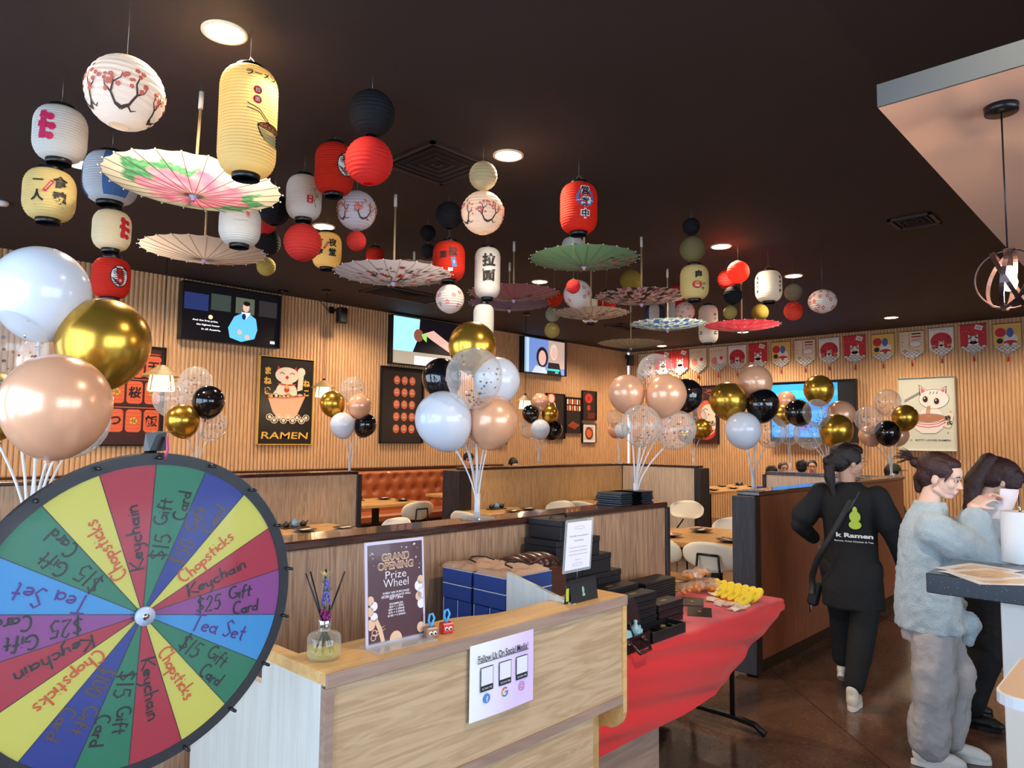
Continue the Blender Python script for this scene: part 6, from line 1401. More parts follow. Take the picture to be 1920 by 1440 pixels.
def pennant(cx, w_px, top, kind, label):
    X = XR-.02; a = at(cx-w_px/2, top, X=X); b = at(cx+w_px/2, top, X=X); W_ = abs(a.y-b.y); z1 = at(cx, top, X=X).z; Hh = W_*1.38
    t = thing('pennant', label, 'pennant', (X, (a.y+b.y)/2, z1-Hh/2), 0, 'pennants along the right wall'); f = plane_map((0, 0, 0), (0, -1, 0), (0, 0, 1), .0009)
    h2 = Hh/2; yb = -h2+.27*Hh; w = MB(frame((0, 0, 0), (0, -1, 0), (0, 0, 1))); bgm = {'cat': fred, 'sun': fwh, 'gold': fyel, 'bowl': fcr, 'bow': fcr}[kind]
    w.prism([(-W_/2, h2), (-W_/2, yb), (0, -h2), (W_/2, yb), (W_/2, h2)][::-1], .003, bgm, T(0, 0, -.003)); w.M = Matrix(); s = W_
    if kind == 'cat':
        cat_(w, f, 0, -.02*Hh, s*1.25); w.rect(.22*W_, .38*Hh, .3*W_, .15*Hh, fwh, f, 3, -.35); w.text('招福', .22*W_, .38*Hh, .07*Hh, fdk, f, 5, rot=-.35)
        for k in range(7): w.disc((-.4+.13*k)*W_, (.28+.1*sin(k*3))*Hh, .025*W_, fpk, f, 2, 6)
    elif kind == 'sun':
        w.disc(0, .03*Hh, .44*W_, fred, f, 2, 26, ry=.3*Hh); cat_(w, f, 0, -.06*Hh, s*.75); cat_(w, f, -.32*W_, -.14*Hh, s*.5, body=fpk); cat_(w, f, .33*W_, -.14*Hh, s*.5, body=fyel)
        for k in range(3): w.rect(.28*W_, (.02+.07*k)*Hh, (.2-.04*k)*W_, .02*Hh, fdk, f, 3)
        for k in range(4): w.stroke([((-.45+.2*k)*W_, .42*Hh), ((-.35+.2*k)*W_, .46*Hh), ((-.25+.2*k)*W_, .41*Hh)], .02*W_, fgry if k % 2 else fdk, f, 2)
        w.rect(-.22*W_, .02*Hh, .3*W_, .02*Hh, fdk, f, 3); w.rect(-.3*W_, -.03*Hh, .02*W_, .12*Hh, fdk, f, 3); w.rect(-.14*W_, -.03*Hh, .02*W_, .12*Hh, fdk, f, 3)
    elif kind == 'gold':
        w.disc(-.25*W_, .22*Hh, .2*W_, fred, f, 2, 16); w.disc(.12*W_, .0, .26*W_, fwh, f, 3, 20, ry=.16*Hh); w.disc(.1*W_, .2*Hh, .13*W_, fblu, f, 4, 14, ry=.15*Hh); w.disc(.1*W_, -.12*Hh, .24*W_, fred, f, 4, 16, ry=.08*Hh); w.disc(-.05*W_, -.2*Hh, .1*W_, fwh, f, 5, 12); w.disc(.25*W_, -.2*Hh, .1*W_, fwh, f, 5, 12); w.disc(-.28*W_, -.05*Hh, .12*W_, fdk, f, 3, 12)
    elif kind == 'bowl':
        for k in range(4): w.text('らーめん'[k], -.4*W_, (.38-.12*k)*Hh, .07*Hh, fdk, f, 2)
        w.disc(.15*W_, .05*Hh, .26*W_, fwh, f, 2, 18, ry=.1*Hh); w.ring(.15*W_, .05*Hh, .26*W_, .02*W_, fred, f, 3, 18, ry=.1*Hh)
        for k, m_ in enumerate((fdk, fred, fgry)): w.rect(.2*W_, (.4-.1*k)*Hh, .4*W_, .045*Hh, m_, f, 3)
        w.stroke([(-.1*W_, .45*Hh), (-.12*W_, -.1*Hh), (.3*W_, -.2*Hh)], .02*W_, fred, f, 3); w.disc(-.3*W_, -.2*Hh, .12*W_, mat('pennant green', '#a3b46a', .6), f, 2, 12)
    else:
        for k in range(5): w.stroke([((-.4+.15*k)*W_, .3*Hh), ((-.36+.15*k)*W_, .4*Hh)], .02*W_, fdk, f, 2)
        w.disc(-.2*W_, -.05*Hh, .2*W_, fpk, f, 2, 14); w.disc(.15*W_, -.02*Hh, .22*W_, fwh, f, 3, 14); w.disc(.2*W_, .05*Hh, .1*W_, fred, f, 4, 12)
    # seigaiha scale border at the point
    tri = P_([(-.5, 0), (0, -.27), (.5, 0), (0, -.06)], W_, Hh); w.poly([(x, y+yb-.0) for x, y in tri], fgry, f, 7)
    for r_ in range(3):
        for k in range(5-r_):
            x = (-.4+.2*k+.1*r_)*W_; y = yb-(.035+.06*r_)*Hh+ (.0); 
            if abs(x)/W_*.54+(.03+.06*r_) < .30: w.disc(x, y-.0*Hh, .1*W_, fdk, f, 8+r_*3, 12, a0=0, a1=pi); w.disc(x, y, .085*W_, fwh, f, 9+r_*3, 12, a0=0, a1=pi); w.ring(x, y, .05*W_, .01*W_, fgry, f, 10+r_*3, 8, 0, pi)
    w.build('cloth', t)
    w = MB(); w.tube([(0, 0, -h2), (0, 0, -h2-.05*Hh)], .002, fred, 5); w.lathe([(.004, -h2-.05*Hh), (.012, -h2-.08*Hh), (.015, -h2-.2*Hh), (.006, -h2-.2*Hh)], fred, 8); w.build('tassel', t)
    w = MB(); w.tube([(0, W_/2+.01, h2), (0, -W_/2-.01, h2)], .006, m_brn, 6); w.build('rod', t)
FL = [(1211, 29, 663, 'bowl'), (1243, 30, 659, 'cat'), (1275, 31, 656, 'cat'), (1309, 31, 653, 'bow'), (1346, 32, 650, 'bow'), (1382, 33, 647, 'sun'), (1421, 34, 644, 'cat'), (1464, 35, 641, 'gold'), (1509, 37, 637, 'bowl'), (1554, 38, 633, 'sun'), (1602, 41, 629, 'cat'), (1655, 42, 626, 'gold'), (1709, 44, 621, 'bowl'), (1764, 46, 614, 'sun'), (1824, 49, 608, 'cat'), (1888, 52, 606, 'gold')]
KD = {'cat': 'red pennant with a white lucky cat', 'sun': 'white pennant with a red sun and three cats', 'gold': 'yellow pennant with a round white figure', 'bowl': 'cream pennant with a noodle bowl and dark bars', 'bow': 'cream pennant with a pink and white sweet'}
ORD = ('first', 'second', 'third', 'fourth', 'fifth', 'sixth', 'seventh', 'eighth', 'ninth', 'tenth', 'eleventh', 'twelfth', 'thirteenth', 'fourteenth', 'fifteenth', 'last')
for k, (x, w_, y, kd) in enumerate(FL): pennant(x, w_, y, kd, KD[kd]+', %s of the row from the corner' % ORD[k])

# -- rattan-hat pendant lamps
m_rat = grain('woven rattan', '#b08c55', '#7d5d33', scale=(4, 4, 60), rough=.6, bump=.3); m_glow = mat('lit paper shade', '#fff0cf', .6, emit=1.3, ecol='#ffe1a6')
def hat_lamp(px, py, wpx, label, rw=.36):
    D = FPX*rw/wpx; p = at(px, py, D=D); t = thing('pendant_lamp', label, 'pendant lamp', p, 0, 'rattan-hat pendant lamps'); R = rw/2
    w = MB(); w.lathe([(R, 0), (R*.2, R*.56), (R*.12, R*.6)], m_rat, 28, caps=False); w.build('rattan_hat', t)
    w = MB(); w.lathe([(R*.62, -R*.75), (R*.66, -R*.7), (R*.55, R*.05), (R*.3, R*.2)], m_glow, 24, caps=False); w.build('paper_shade', t)
    for k in range(4): w = MB(); a = k*pi/2+.4; w.tube([(R*.56*cos(a), R*.56*sin(a), .06*R), (R*.68*cos(a), R*.68*sin(a), -R*.78)], .008, m_bam, 6); w.build('bamboo_strut', t)
    w = MB(); w.cyl((0, 0, R*.58), (0, 0, R*.75), .018, m_blk); w.build('socket', t); w = MB(); w.tube([(0, 0, R*.7), (0, 0, H-p.z-.01)], .004, m_blk, 6); w.build('cord', t)
    w = MB(); w.lathe([(.06, H-p.z-.025), (.06, H-p.z)], m_blk, 20); w.build('ceiling_canopy', t)
    d = bpy.data.lights.new('pendant_bulb', 'POINT'); d.energy = 5; d.color = (1, .78, .5); d.shadow_soft_size = .06; o = bpy.data.objects.new('pendant_bulb', d); COL.objects.link(o); o.location = p+Vector((0, 0, -R*.85))
hat_lamp(303, 706, 72, 'rattan-hat pendant lamp in front of the red lantern poster', .40); hat_lamp(607, 727, 46, 'rattan-hat pendant lamp right of the cat-in-bowl poster', .34); hat_lamp(985, 752, 37, 'rattan-hat pendant lamp above the small balloon stand', .32)

# ================================================================= granite bar at the right
m_gran = mat('speckled dark granite', '#26303c', .22, spec=.6); nt = m_gran.node_tree; vo = nt.nodes.new('ShaderNodeTexVoronoi'); vo.inputs['Scale'].default_value = 90; tc = nt.nodes.new('ShaderNodeTexCoord'); cr = nt.nodes.new('ShaderNodeValToRGB')
cr.color_ramp.elements[0].color = (.5, .56, .62, 1); cr.color_ramp.elements[0].position = .05; cr.color_ramp.elements[1].color = (*lin('#28323e'), 1); cr.color_ramp.elements[1].position = .14
nt.links.new(tc.outputs['Object'], vo.inputs['Vector']); nt.links.new(vo.outputs['Distance'], cr.inputs[0]); nt.links.new(cr.outputs[0], nt.nodes['Principled BSDF'].inputs['Base Color'])
m_ship = mat('white shiplap', '#dcd9d4', .5)
t = thing('bar_counter', 'high bar with a speckled dark granite top and white board base at the right edge', 'bar', (3.6, -1, 0))
w = W(t); w.bb(3.335, 3.84, -3.2, .81, .99, 1.07, m_gran, .004); w.build('granite_top', t)
w = W(t); w.bb(3.46, 3.74, -3.2, .56, 0, .99, m_blk); k = 0; y = .575
while y > -1.5: w.bb(3.445, 3.46, y-.082, y, 0, .99, m_ship, .003); y -= .094
for k in range(3): w.bb(3.446+.098*k, 3.446+.098*k+.092, .56, .575, 0, .99, m_ship, .003)
w.build('base', t)
BZ = 1.0708
m_mp1 = mat('laminated menu', '#dcd0c4', .2, coat=.5)
for k, (px, py, rz_, lb) in enumerate(((1852, 1078, -.5, 'top'), (1878, 1088, -.9, 'lower'), (1835, 1068, -.3, 'left'))):
    p = at(px, py, z=BZ); q = thing('menu_sheet', lb+' one of the overlapping laminated menus on the granite bar', 'menu', (p.x, p.y, BZ+.0012*(2-k)+.0004), rz_, 'laminated menus on the bar'); w = MB(); w.box((0, 0, .0004), (.28, .215, .0008), m_mp1); f = plane_map((0, 0, .0009), (1, 0, 0), (0, 1, 0), .0002); w.rect(0, 0, .2, .14, mat('menu picture', '#c9a878', .3), f, 1)
    for j in range(4): w.rect(-.05, .05-.03*j, .08, .004, m_brn, f, 2)
    w.build('sheet', q)
p = at(1917, 1056, z=BZ); q = thing('paper_towel_roll', 'tall white paper roll on a metal rod standing on the granite bar', 'paper roll', (p.x, p.y, BZ)); w = MB(); w.lathe([(.075, .004), (.076, .006), (.076, .226), (.074, .228), (.02, .228), (.02, .1)], mat('white paper roll', '#dfe6ee', .7), 32); w.build('roll', q); w = MB(); w.cyl((0, 0, 0), (0, 0, .005), .07, m_chrome, n=24); w.cyl((0, 0, 0), (0, 0, .30), .006, m_chrome); w.build('holder', q)
p = at(1924, 1040, z=BZ); q = thing('payment_terminal', 'black tablet edge standing on the bar at the right border', 'tablet', (p.x-.12, p.y-.14, BZ), .3); w = MB(); w.box((0, 0, .1), (.01, .16, .19), m_blk, b=.004); w.build('screen', q); w = MB(); w.box((.03, 0, .006), (.09, .1, .012), m_blk, b=.003); w.build('base', q)
# cage pendant
p = at(1877, 199, z=2.9); c = at(1892, 530, D=(p-Vector((0, 0, EYE))).dot(CF)); c.x, c.y = p.x, p.y
q = thing('orbit_pendant', 'pendant lamp with interlocking metal rings round a glowing bulb, hanging over the bar', 'pendant lamp', c)
w = W(q); w.lathe([(.056, 2.872), (.058, 2.9)], m_blk, 28, M=T(p.x, p.y, 0)); w.build('ceiling_canopy', q)
w = W(q); w.tube([(p.x, p.y, 2.875), (c.x, c.y, c.z+.12)], .003, m_blk, 6); w.build('cord', q)
m_bronze = mat('dark bronze band', '#4a3a3c', .3, .8)
for k, (ax, an, R) in enumerate((('X', .15, .118), ('Y', .35, .114), ('X', 1.15, .118), ('Y', 1.3, .11))):
    w = MB(Matrix.Rotation(an, 4, ax) @ Rz(k*.8)); n_ = 48; vs = []
    for i in range(n_):
        a = 2*pi*i/n_
        for r, z in ((R, -.008), (R, .008), (R-.003, .008), (R-.003, -.008)): vs.append((r*cos(a), z, r*sin(a)) if k < 2 else (r*cos(a), r*sin(a), z))
    w.add(vs, [(i*4+j, i*4+(j+1) % 4, ((i+1) % n_)*4+(j+1) % 4, ((i+1) % n_)*4+j) for i in range(n_) for j in range(4)], m_bronze); w.build('ring', q)
w = MB(); w.cyl((0, 0, .05), (0, 0, .118), .014, m_brn); w.build('socket', q)
w = MB(); w.lathe([(1e-4, -.045), (.022, -.038), (.03, -.012), (.022, .02), (.013, .05)], mat('lit bulb', '#fff0d0', .3, emit=9, ecol='#ffd9a0'), 20, caps=False); w.build('bulb', q)
d = bpy.data.lights.new('pendant_bulb', 'POINT'); d.energy = 12; d.color = (1, .74, .46); d.shadow_soft_size = .03; o = bpy.data.objects.new('pendant_bulb', d); COL.objects.link(o); o.location = c+Vector((0, 0, -.06))
# high chair tray at the right edge
q = thing('high_chair', 'white edged beige tray of a child high chair at the right border', 'high chair', (2.69, .235, 0))
w = MB(); P = rrect(.52, .40, .07); w.prism(P, .03, mat('pale blue white plastic', '#dfe8f0', .3), T(0, 0, .87)); f = plane_map((-.2605, 0, .885), (0, -1, 0), (0, 0, 1), .0006); w.build('tray_rim', q); w = MB(); w.prism([(x*.97, y*.97) for x, y in P], .003, mat('beige laminate', '#cdb096', .35), T(0, 0, .90)); w.build('tray_top', q)
for sx in (-.12, .18):
    for sy in (-.02, -.16): w = MB(); w.cyl((sx, sy, .87), (sx+.02, sy-.01, 0), .012, m_white); w.build('leg', q)
# ================================================================= people
def skin_m(c): return mat('skin '+c, c, .5, spec=.4)
m_hair = mat('dark brown hair', '#1d1210', .42, bump=.5, bscale=160); m_hairr = mat('reddish brown hair', '#33191a', .42, bump=.5, bscale=160); m_hairk = mat('black hair', '#0f0c0e', .45, bump=.4, bscale=160)
m_fleece = mat('pale blue-grey fleece', '#b6cad4', .95, sheen=.6, bump=1, bscale=170); m_blackc = mat('black cotton', '#0b0b0e', .8, bump=.2, bscale=40); m_trou = mat('light grey trousers', '#b3adab', .85, bump=.3, bscale=70)
m_shoe = mat('off-white sneaker', '#ddd2c0', .6); m_sole = mat('white sole', '#e8e2d8', .6); m_lip = mat('lip tone', '#b5656a', .4); m_eyew = mat('eye white', '#e8e4e0', .3); m_boot = mat('black boot', '#0d0c0e', .5)
def cap_(w, p0, p1, r0, r1=None, m=None, n=14):
    """tapered capsule"""
    r1 = r0 if r1 is None else r1; A = along(p0, p1); h = (Vector(p1)-Vector(p0)).length; P = [(max(1e-4, r0*cos(a)), r0*sin(a)) for a in [-pi/2+pi/2*i/5 for i in range(6)]]+[(max(1e-4, r1*cos(a)), h+r1*sin(a)) for a in [pi/2*i/5 for i in range(6)]]
    w.lathe(P, m, n, A, True, False)
def loft(w, rings, m, n=24):
    """rings: (z, cx, cy, rx, ry)"""
    vs = []; fs = []
    for z, cx, cy, rx, ry in rings: vs += [(cx+rx*cos(2*pi*j/n), cy+ry*sin(2*pi*j/n), z) for j in range(n)]
    for i in range(len(rings)-1):
        for j in range(n): fs.append((i*n+j, i*n+(j+1) % n, (i+1)*n+(j+1) % n, (i+1)*n+j))
    fs += [tuple(range(n))[::-1], tuple(range((len(rings)-1)*n, len(rings)*n))]; w.add(vs, fs, m, True)
NT = {}
def finish(w, name, parent, vox, it=6, disp=0, dscale=.1, label=None):
    o = w.build(name, parent, label=label); r = o.modifiers.new('m', 'REMESH'); r.mode = 'VOXEL'; r.voxel_size = vox; r.use_smooth_shade = True
    s = o.modifiers.new('s', 'SMOOTH'); s.factor = .5; s.iterations = it
    if disp:
        k = 't%s' % dscale
        if k not in NT: NT[k] = bpy.data.textures.new(k, 'CLOUDS'); NT[k].noise_scale = dscale; NT[k].noise_depth = 3
        d = o.modifiers.new('d', 'DISPLACE'); d.texture = NT[k]; d.strength = disp; d.mid_level = .5; d.texture_coords = 'LOCAL'
    return o
def head_parts(w, HM, sk, neck_to):
    def e(c, r, R=None): w.ell(tuple(HM @ Vector(c)), r, sk, 18, R=HM.to_3x3().to_4x4() @ (R or Matrix()))
    def c(a, b, r0, r1): cap_(w, HM @ Vector(a), HM @ Vector(b), r0, r1, sk)
    e((0, -.012, .03), (.072, .090, .082)); e((0, .022, -.03), (.058, .064, .068)); e((0, .052, -.082), (.026, .024, .020)); e((0, .035, .035), (.060, .058, .05))
    for sx in (-1, 1): e((sx*.034, .056, -.022), (.024, .022, .024)); c((sx*.05, .0, -.06), (sx*.02, .05, -.085), .016, .014); e((sx*.074, -.008, -.012), (.009, .017, .028)); c((sx*.018, .078, .022), (sx*.045, .066, .02), .008, .007)
    c((0, .082, .005), (0, .099, -.027), .0065, .0092)
    for sx in (-1, 1): e((sx*.011, .093, -.031), (.008, .009, .007))
    e((0, .082, -.055), (.021, .011, .007)); e((0, .080, -.065), (.018, .011, .007)); e((0, .074, -.046), (.02, .012, .01))
    cap_(w, HM @ Vector((0, -.018, -.045)), neck_to, .046, .052, sk)
def face_bits(HM, parent, brow=m_hairk):
    for sx in (-1, 1):
        w = MB(HM); w.ell((sx*.030, .0775, .002), (.0125, .006, .0062), m_eyew, 12); w.ell((sx*.031, .0818, .001), (.0062, .0035, .0062), m_ink, 10); w.tube([(sx*.016, .084, .003), (sx*.03, .0855, .0095), (sx*.046, .079, .004)], .0014, m_ink, 5); w.build('eye', parent)
        w = MB(HM); w.tube([(sx*.014, .087, .022), (sx*.032, .087, .028), (sx*.05, .077, .022)], [.0018, .0026, .0012], brow, 6); w.build('eyebrow', parent)
    w = MB(HM); w.ell((0, .0905, -.0565), (.0175, .005, .0042), m_lip, 12); w.ell((0, .0885, -.0635), (.015, .005, .0045), m_lip, 12); w.build('lips', parent)
def hand_parts(w, wr, d, palm_n, sk, curl=.5, s=1.0):
    """wrist point, direction of the hand, palm normal"""
    d = Vector(d).normalized(); n = Vector(palm_n); n = (n-d*n.dot(d)).normalized(); side = d.cross(n); wr = Vector(wr)
    for k in range(4):
        o = (k-1.5)*.019*s; L_ = (.072, .08, .075, .06)[k]*s; b = wr+d*.085*s+side*o; cap_(w, wr+side*o*.6+d*.01, b, .014*s, .011*s, sk, 10)
        p = b; dd = d.copy(); r = .0092*s
        for j in range(3):
            dd = (dd*cos(curl*(.6+.3*j))+n*sin(curl*(.6+.3*j))).normalized(); q = p+dd*L_*(.45, .32, .23)[j]; cap_(w, p, q, r, r*.9, sk, 10); p = q; r *= .92
    t0 = wr+d*.025*s-side*.022*s; t1 = t0+(d*.55-side*.75+n*.35).normalized()*.035*s; t2 = t1+(d*.8-side*.1+n*.6).normalized()*.03*s; t3 = t2+(d*.8+side*.25+n*.5).normalized()*.022*s
    cap_(w, t0, t1, .014*s, .0115*s, sk, 10); cap_(w, t1, t2, .0112*s, .010*s, sk, 10); cap_(w, t2, t3, .0098*s, .008*s, sk, 10)
def headframe(p, yaw, pitch, roll=0): return T(Vector(p)) @ Rz(yaw) @ Rx(pitch) @ Ry(roll)
def limb(w, pts, rad, m):
    for (a, b), (r0, r1) in zip(zip(pts, pts[1:]), zip(rad, rad[1:])): cap_(w, a, b, r0, r1, m)
def shoe(t, ankle, yaw, pitch, m, name='shoe'):
    w = MB(T(Vector(ankle)) @ Rz(yaw) @ Rx(pitch)); w.ell((0, .055, -.045), (.042, .10, .035), m); w.ell((0, -.02, -.03), (.036, .05, .05), m); cap_(w, (0, -.02, -.02), (0, -.022, .03), .036, .036, m); w.ell((0, .12, -.055), (.038, .05, .026), m)
    finish(w, name, t, .006, 3)
    w = MB(T(Vector(ankle)) @ Rz(yaw) @ Rx(pitch)); P = [(.044*sin(a)*(1 if cos(a) > 0 else .85), .045+(.125 if cos(a) > 0 else .12)*cos(a)) for a in [2*pi*i/24 for i in range(24)]]; w.prism(P, .022, m_sole if m is not m_boot else m_boot, T(0, 0, -.085)); w.build('sole', t)

# ---- woman in black shirt, walking away
root = Vector((4.84, 1.60, 0)); t = thing('person', 'person in black walking down the aisle, ponytail, glasses, strap across the back', 'person', root, radians(8-90))
sk = skin_m('#c99a80'); HM = headframe((0, .0, 1.475), -.85, -.05)
w = MB(); head_parts(w, HM, sk, Vector((0, -.015, 1.30)))
loft(w, [(.80, 0, 0, .14, .10), (.95, 0, 0, .125, .09), (1.1, 0, 0, .13, .09), (1.25, 0, -.01, .15, .08), (1.33, 0, -.01, .08, .06)], sk)
RA = [(.165, -.01, 1.27), (.255, -.03, 1.01), (.305, .03, .80)]; LA = [(-.165, -.01, 1.27), (-.29, -.06, 1.06), (-.20, .12, .92)]
limb(w, RA, (.042, .034, .024), sk); limb(w, LA, (.042, .034, .024), sk); hand_parts(w, RA[2], (.05, .05, -1), (-1, .2, 0), sk, .35); hand_parts(w, LA[2], (.3, .6, -.6), (.3, -.5, -.5), sk, .3)
RL = [(.085, 0, .80), (.075, -.06, .46), (.03, -.20, .10)]; LL = [(-.085, 0, .80), (-.085, .14, .47), (-.10, .18, .14)]
limb(w, RL, (.075, .05, .034), sk); limb(w, LL, (.075, .05, .034), sk); finish(w, 'body', t, .006, 4); face_bits(HM, t)
w = MB(); loft(w, [(.56, .01, 0, .185, .145), (.70, .005, 0, .18, .14), (.85, 0, 0, .165, .125), (1.0, 0, 0, .158, .115), (1.15, 0, -.005, .165, .112), (1.26, 0, -.01, .165, .095), (1.32, 0, -.012, .11, .07), (1.35, 0, -.015, .06, .055)], m_blackc)
limb(w, [(.14, -.01, 1.265), RA[0], (.24, -.03, 1.06), RA[1], (.295, .02, .86)], (.06, .068, .062, .05, .042), m_blackc); limb(w, [(-.14, -.01, 1.265), LA[0], (-.25, -.04, 1.14), LA[1], (-.235, .06, .97)], (.06, .07, .07, .055, .045), m_blackc); cap_(w, (-.18, -.015, 1.25), (-.262, -.045, 1.12), .065, .085, m_blackc); cap_(w, (.18, -.01, 1.25), (.235, -.025, 1.09), .065, .078, m_blackc); finish(w, 'shirt', t, .009, 4, .02, .22)
w = MB(); loft(w, [(.62, 0, 0, .165, .12), (.80, 0, 0, .165, .12), (.9, 0, 0, .15, .11)], m_blackc); limb(w, [RL[0], RL[1], (.035, -.19, .14)], (.105, .082, .062), m_blackc); limb(w, [LL[0], LL[1], (-.098, .175, .19)], (.105, .082, .062), m_blackc); finish(w, 'trousers', t, .009, 5, .015, .15)
shoe(t, (.03, -.20, .087), .05, 0, m_shoe); shoe(t, (-.10, .21, .135), .05, -.42, m_shoe)
w = MB(HM); w.ell((0, -.024, .042), (.083, .098, .084), m_hair, 22); w.ell((0, -.06, -.0), (.07, .06, .07), m_hair, 18); w.ell((.0, .02, .075), (.07, .07, .045), m_hair, 16); cap_(w, (0, -.10, .03), (0, -.135, .0), .03, .035, m_hair)
cap_(w, (0, -.125, .0), (0, -.125, -.10), .030, .034, m_hair); cap_(w, (0, -.125, -.10), (.01, -.09, -.25), .034, .014, m_hair)
for sx in (-1, 1): w.ell((sx*.07, .0, .03), (.017, .05, .05), m_hair, 12)
finish(w, 'hair', t, .005, 3, .006, .02)
w = MB(HM)
for sx in (-1, 1): w.tube([(sx*.032+.021*cos(a), .096, .0+.017*sin(a)) for a in [2*pi*i/16 for i in range(16)]], .0013, m_gold, 5, True); w.tube([(sx*.053, .096, .006), (sx*.078, .0, .006)], .0013, m_gold, 5)
w.tube([(-.011, .097, .002), (.011, .097, .002)], .0013, m_gold, 5); w.build('glasses', t)
# crossbody strap: shoulder right -> hip left, bag at the left hip
w = MB(); vs = []; Q = [(.075, .0, 1.345), (.06, -.085, 1.29), (-.02, -.128, 1.13), (-.10, -.14, .98), (-.17, -.13, .86), (-.215, -.08, .74), (-.225, -.05, .62)]
for i, q in enumerate(Q):
    q = Vector(q); d = (Vector(Q[min(i+1, 6)])-Vector(Q[max(i-1, 0)])).normalized(); n_ = Vector((0, -1, 0)) if i > 0 else Vector((0, -.3, 1)); s_ = d.cross(n_).normalized()*.019
    vs += [q+s_, q-s_, q-s_+n_*.004, q+s_+n_*.004]
w.add(vs, [(i*4+j, i*4+(j+1) % 4, i*4+4+(j+1) % 4, i*4+4+j) for i in range(6) for j in range(4)]+[(0, 1, 2, 3), (24, 27, 26, 25)], m_card, True); w.build('strap', t, label='black crossbody strap')
w = MB(); w.box((0, 0, 0), (.07, .05, .16), m_card, b=.015, M=T(-.215, -.02, .62) @ Ry(.25)); w.box((-.02, -.04, -.09), (.012, .01, .05), m_chrome, b=.003, M=T(-.215, -.02, .62)); w.build('bag', t, label='small black bag at the hip')
# back print: plain chick-like green badge is a mascot, so a plain pale-lime leaf shape stands in; lettering below
w = MB(); gx_ = .055
def bmap(x, y, l):
    X_ = gx_+x; return Vector((X_, -(.133+.0012*l)+.28*X_*X_*1.4+.035*max(0, y), 1.07+y))
m_limep = mat('lime shirt print', '#b8cf3c', .6); m_shp = mat('white shirt print', '#e6e4e0', .6)
def sub(pts): return pts
for k in range(6):
    for j in range(5):
        pass
def fan(cx, cy, rx, ry, m, l, n=18):
    c0 = bmap(cx, cy, l); ring_ = [bmap(cx+rx*cos(2*pi*i/n), cy+ry*sin(2*pi*i/n), l) for i in range(n)]; w.add([c0]+ring_, [(0, 1+i, 1+(i+1) % n) for i in range(n)], m)
fan(.0, .07, .032, .035, m_limep, 6); fan(.0, .105, .014, .028, m_limep, 6); fan(.0, .02, .036, .026, m_limep, 6)
w.text('k Ramen', -.005, -.045, .036, m_shp, bmap, 8, fit=.21, off=.04); w.text('Ramen, Fried Chicken & Tea', -.01, -.082, .013, m_shp, bmap, 8, fit=.22, off=.02); w.build('back_print', t, label='lime badge with white shop lettering')

# ---- woman in fleece, reading a sheet at the bar
root = Vector((4.19, 1.01, 0)); t = thing('person', 'person in a pale fleece jacket and grey trousers reading a paper at the bar', 'person', root, radians(-66-90))
sk = skin_m('#e0b9a6'); HM = headframe((.015, .075, 1.425), -.10, -.22)
HM = headframe((.005, .075, 1.425), -.42, -.24)
w = MB(); head_parts(w, HM, sk, Vector((0, .0, 1.24)))
loft(w, [(.75, 0, 0, .13, .10), (.95, 0, 0, .115, .09), (1.15, 0, 0, .14, .09), (1.24, 0, 0, .09, .06)], sk)
RA = [(.16, .01, 1.17), (.17, .215, 1.03), (.07, .195, 1.285)]; LA = [(-.16, .02, 1.17), (-.15, .25, 1.05), (-.05, .235, 1.28)]
limb(w, RA, (.042, .034, .024), sk); limb(w, LA, (.042, .034, .024), sk); hand_parts(w, RA[2], (-.3, .7, .45), (-.4, .2, -.6), sk, .7, .92); hand_parts(w, LA[2], (.3, .6, .5), (.5, .1, -.5), sk, .6, .92)
RL = [(.08, 0, .75), (.09, .0, .43), (.075, -.05, .08)]; LL = [(-.08, 0, .75), (-.09, .12, .43), (-.085, .09, .08)]
limb(w, RL, (.075, .05, .034), sk); limb(w, LL, (.075, .05, .034), sk); finish(w, 'body', t, .005, 3); face_bits(HM, t)
w = MB(); loft(w, [(.66, -.0, .01, .19, .165), (.78, 0, -.0, .185, .155), (.92, 0, -.005, .17, .138), (1.05, 0, -.0, .175, .13), (1.16, 0, 0, .17, .115), (1.23, 0, .01, .115, .095), (1.285, 0, .02, .075, .075), (1.30, 0, .02, .072, .072)], m_fleece)
limb(w, [(.13, .0, 1.165), RA[0], (.19, .13, 1.10), RA[1], (.105, .20, 1.22)], (.075, .088, .09, .09, .066), m_fleece); limb(w, [(-.13, .0, 1.165), LA[0], (-.175, .16, 1.12), LA[1], (-.08, .24, 1.215)], (.075, .085, .085, .08, .06), m_fleece); cap_(w, (.03, .17, .70), (.03, .17, .61), .06, .025, m_fleece); finish(w, 'jacket', t, .008, 4, .022, .045, 'pale blue-grey fleece jacket')
w = MB(); loft(w, [(.60, 0, .0, .16, .13), (.72, 0, 0, .155, .125), (.85, 0, 0, .13, .10)], m_trou); limb(w, [RL[0], RL[1], (.075, -.03, .12)], (.10, .10, .094), m_trou); limb(w, [LL[0], LL[1], (-.085, .08, .12)], (.10, .10, .094), m_trou); finish(w, 'trousers', t, .009, 5, .045, .12)
shoe(t, (.075, -.04, .087), .0, 0, m_sole); shoe(t, (-.085, .10, .087), -.25, 0, m_sole)
w = MB(HM); w.ell((0, -.026, .046), (.083, .096, .083), m_hairr, 22); w.ell((0, -.055, .0), (.072, .06, .075), m_hairr, 18); w.ell((0, .012, .08), (.066, .066, .036), m_hairr, 16)
for sx in (-1, 1): w.ell((sx*.064, .0, .045), (.022, .05, .045), m_hairr, 12); cap_(w, (sx*.062, .052, .05), (sx*.072, .035, -.01), .010, .005, m_hairr)
cap_(w, (0, -.09, .04), (0, -.13, .045), .03, .028, m_hairr); cap_(w, (0, -.09, -.03), (0, -.085, -.09), .035, .02, m_hairr)
finish(w, 'hair', t, .0045, 7, .004, .02)
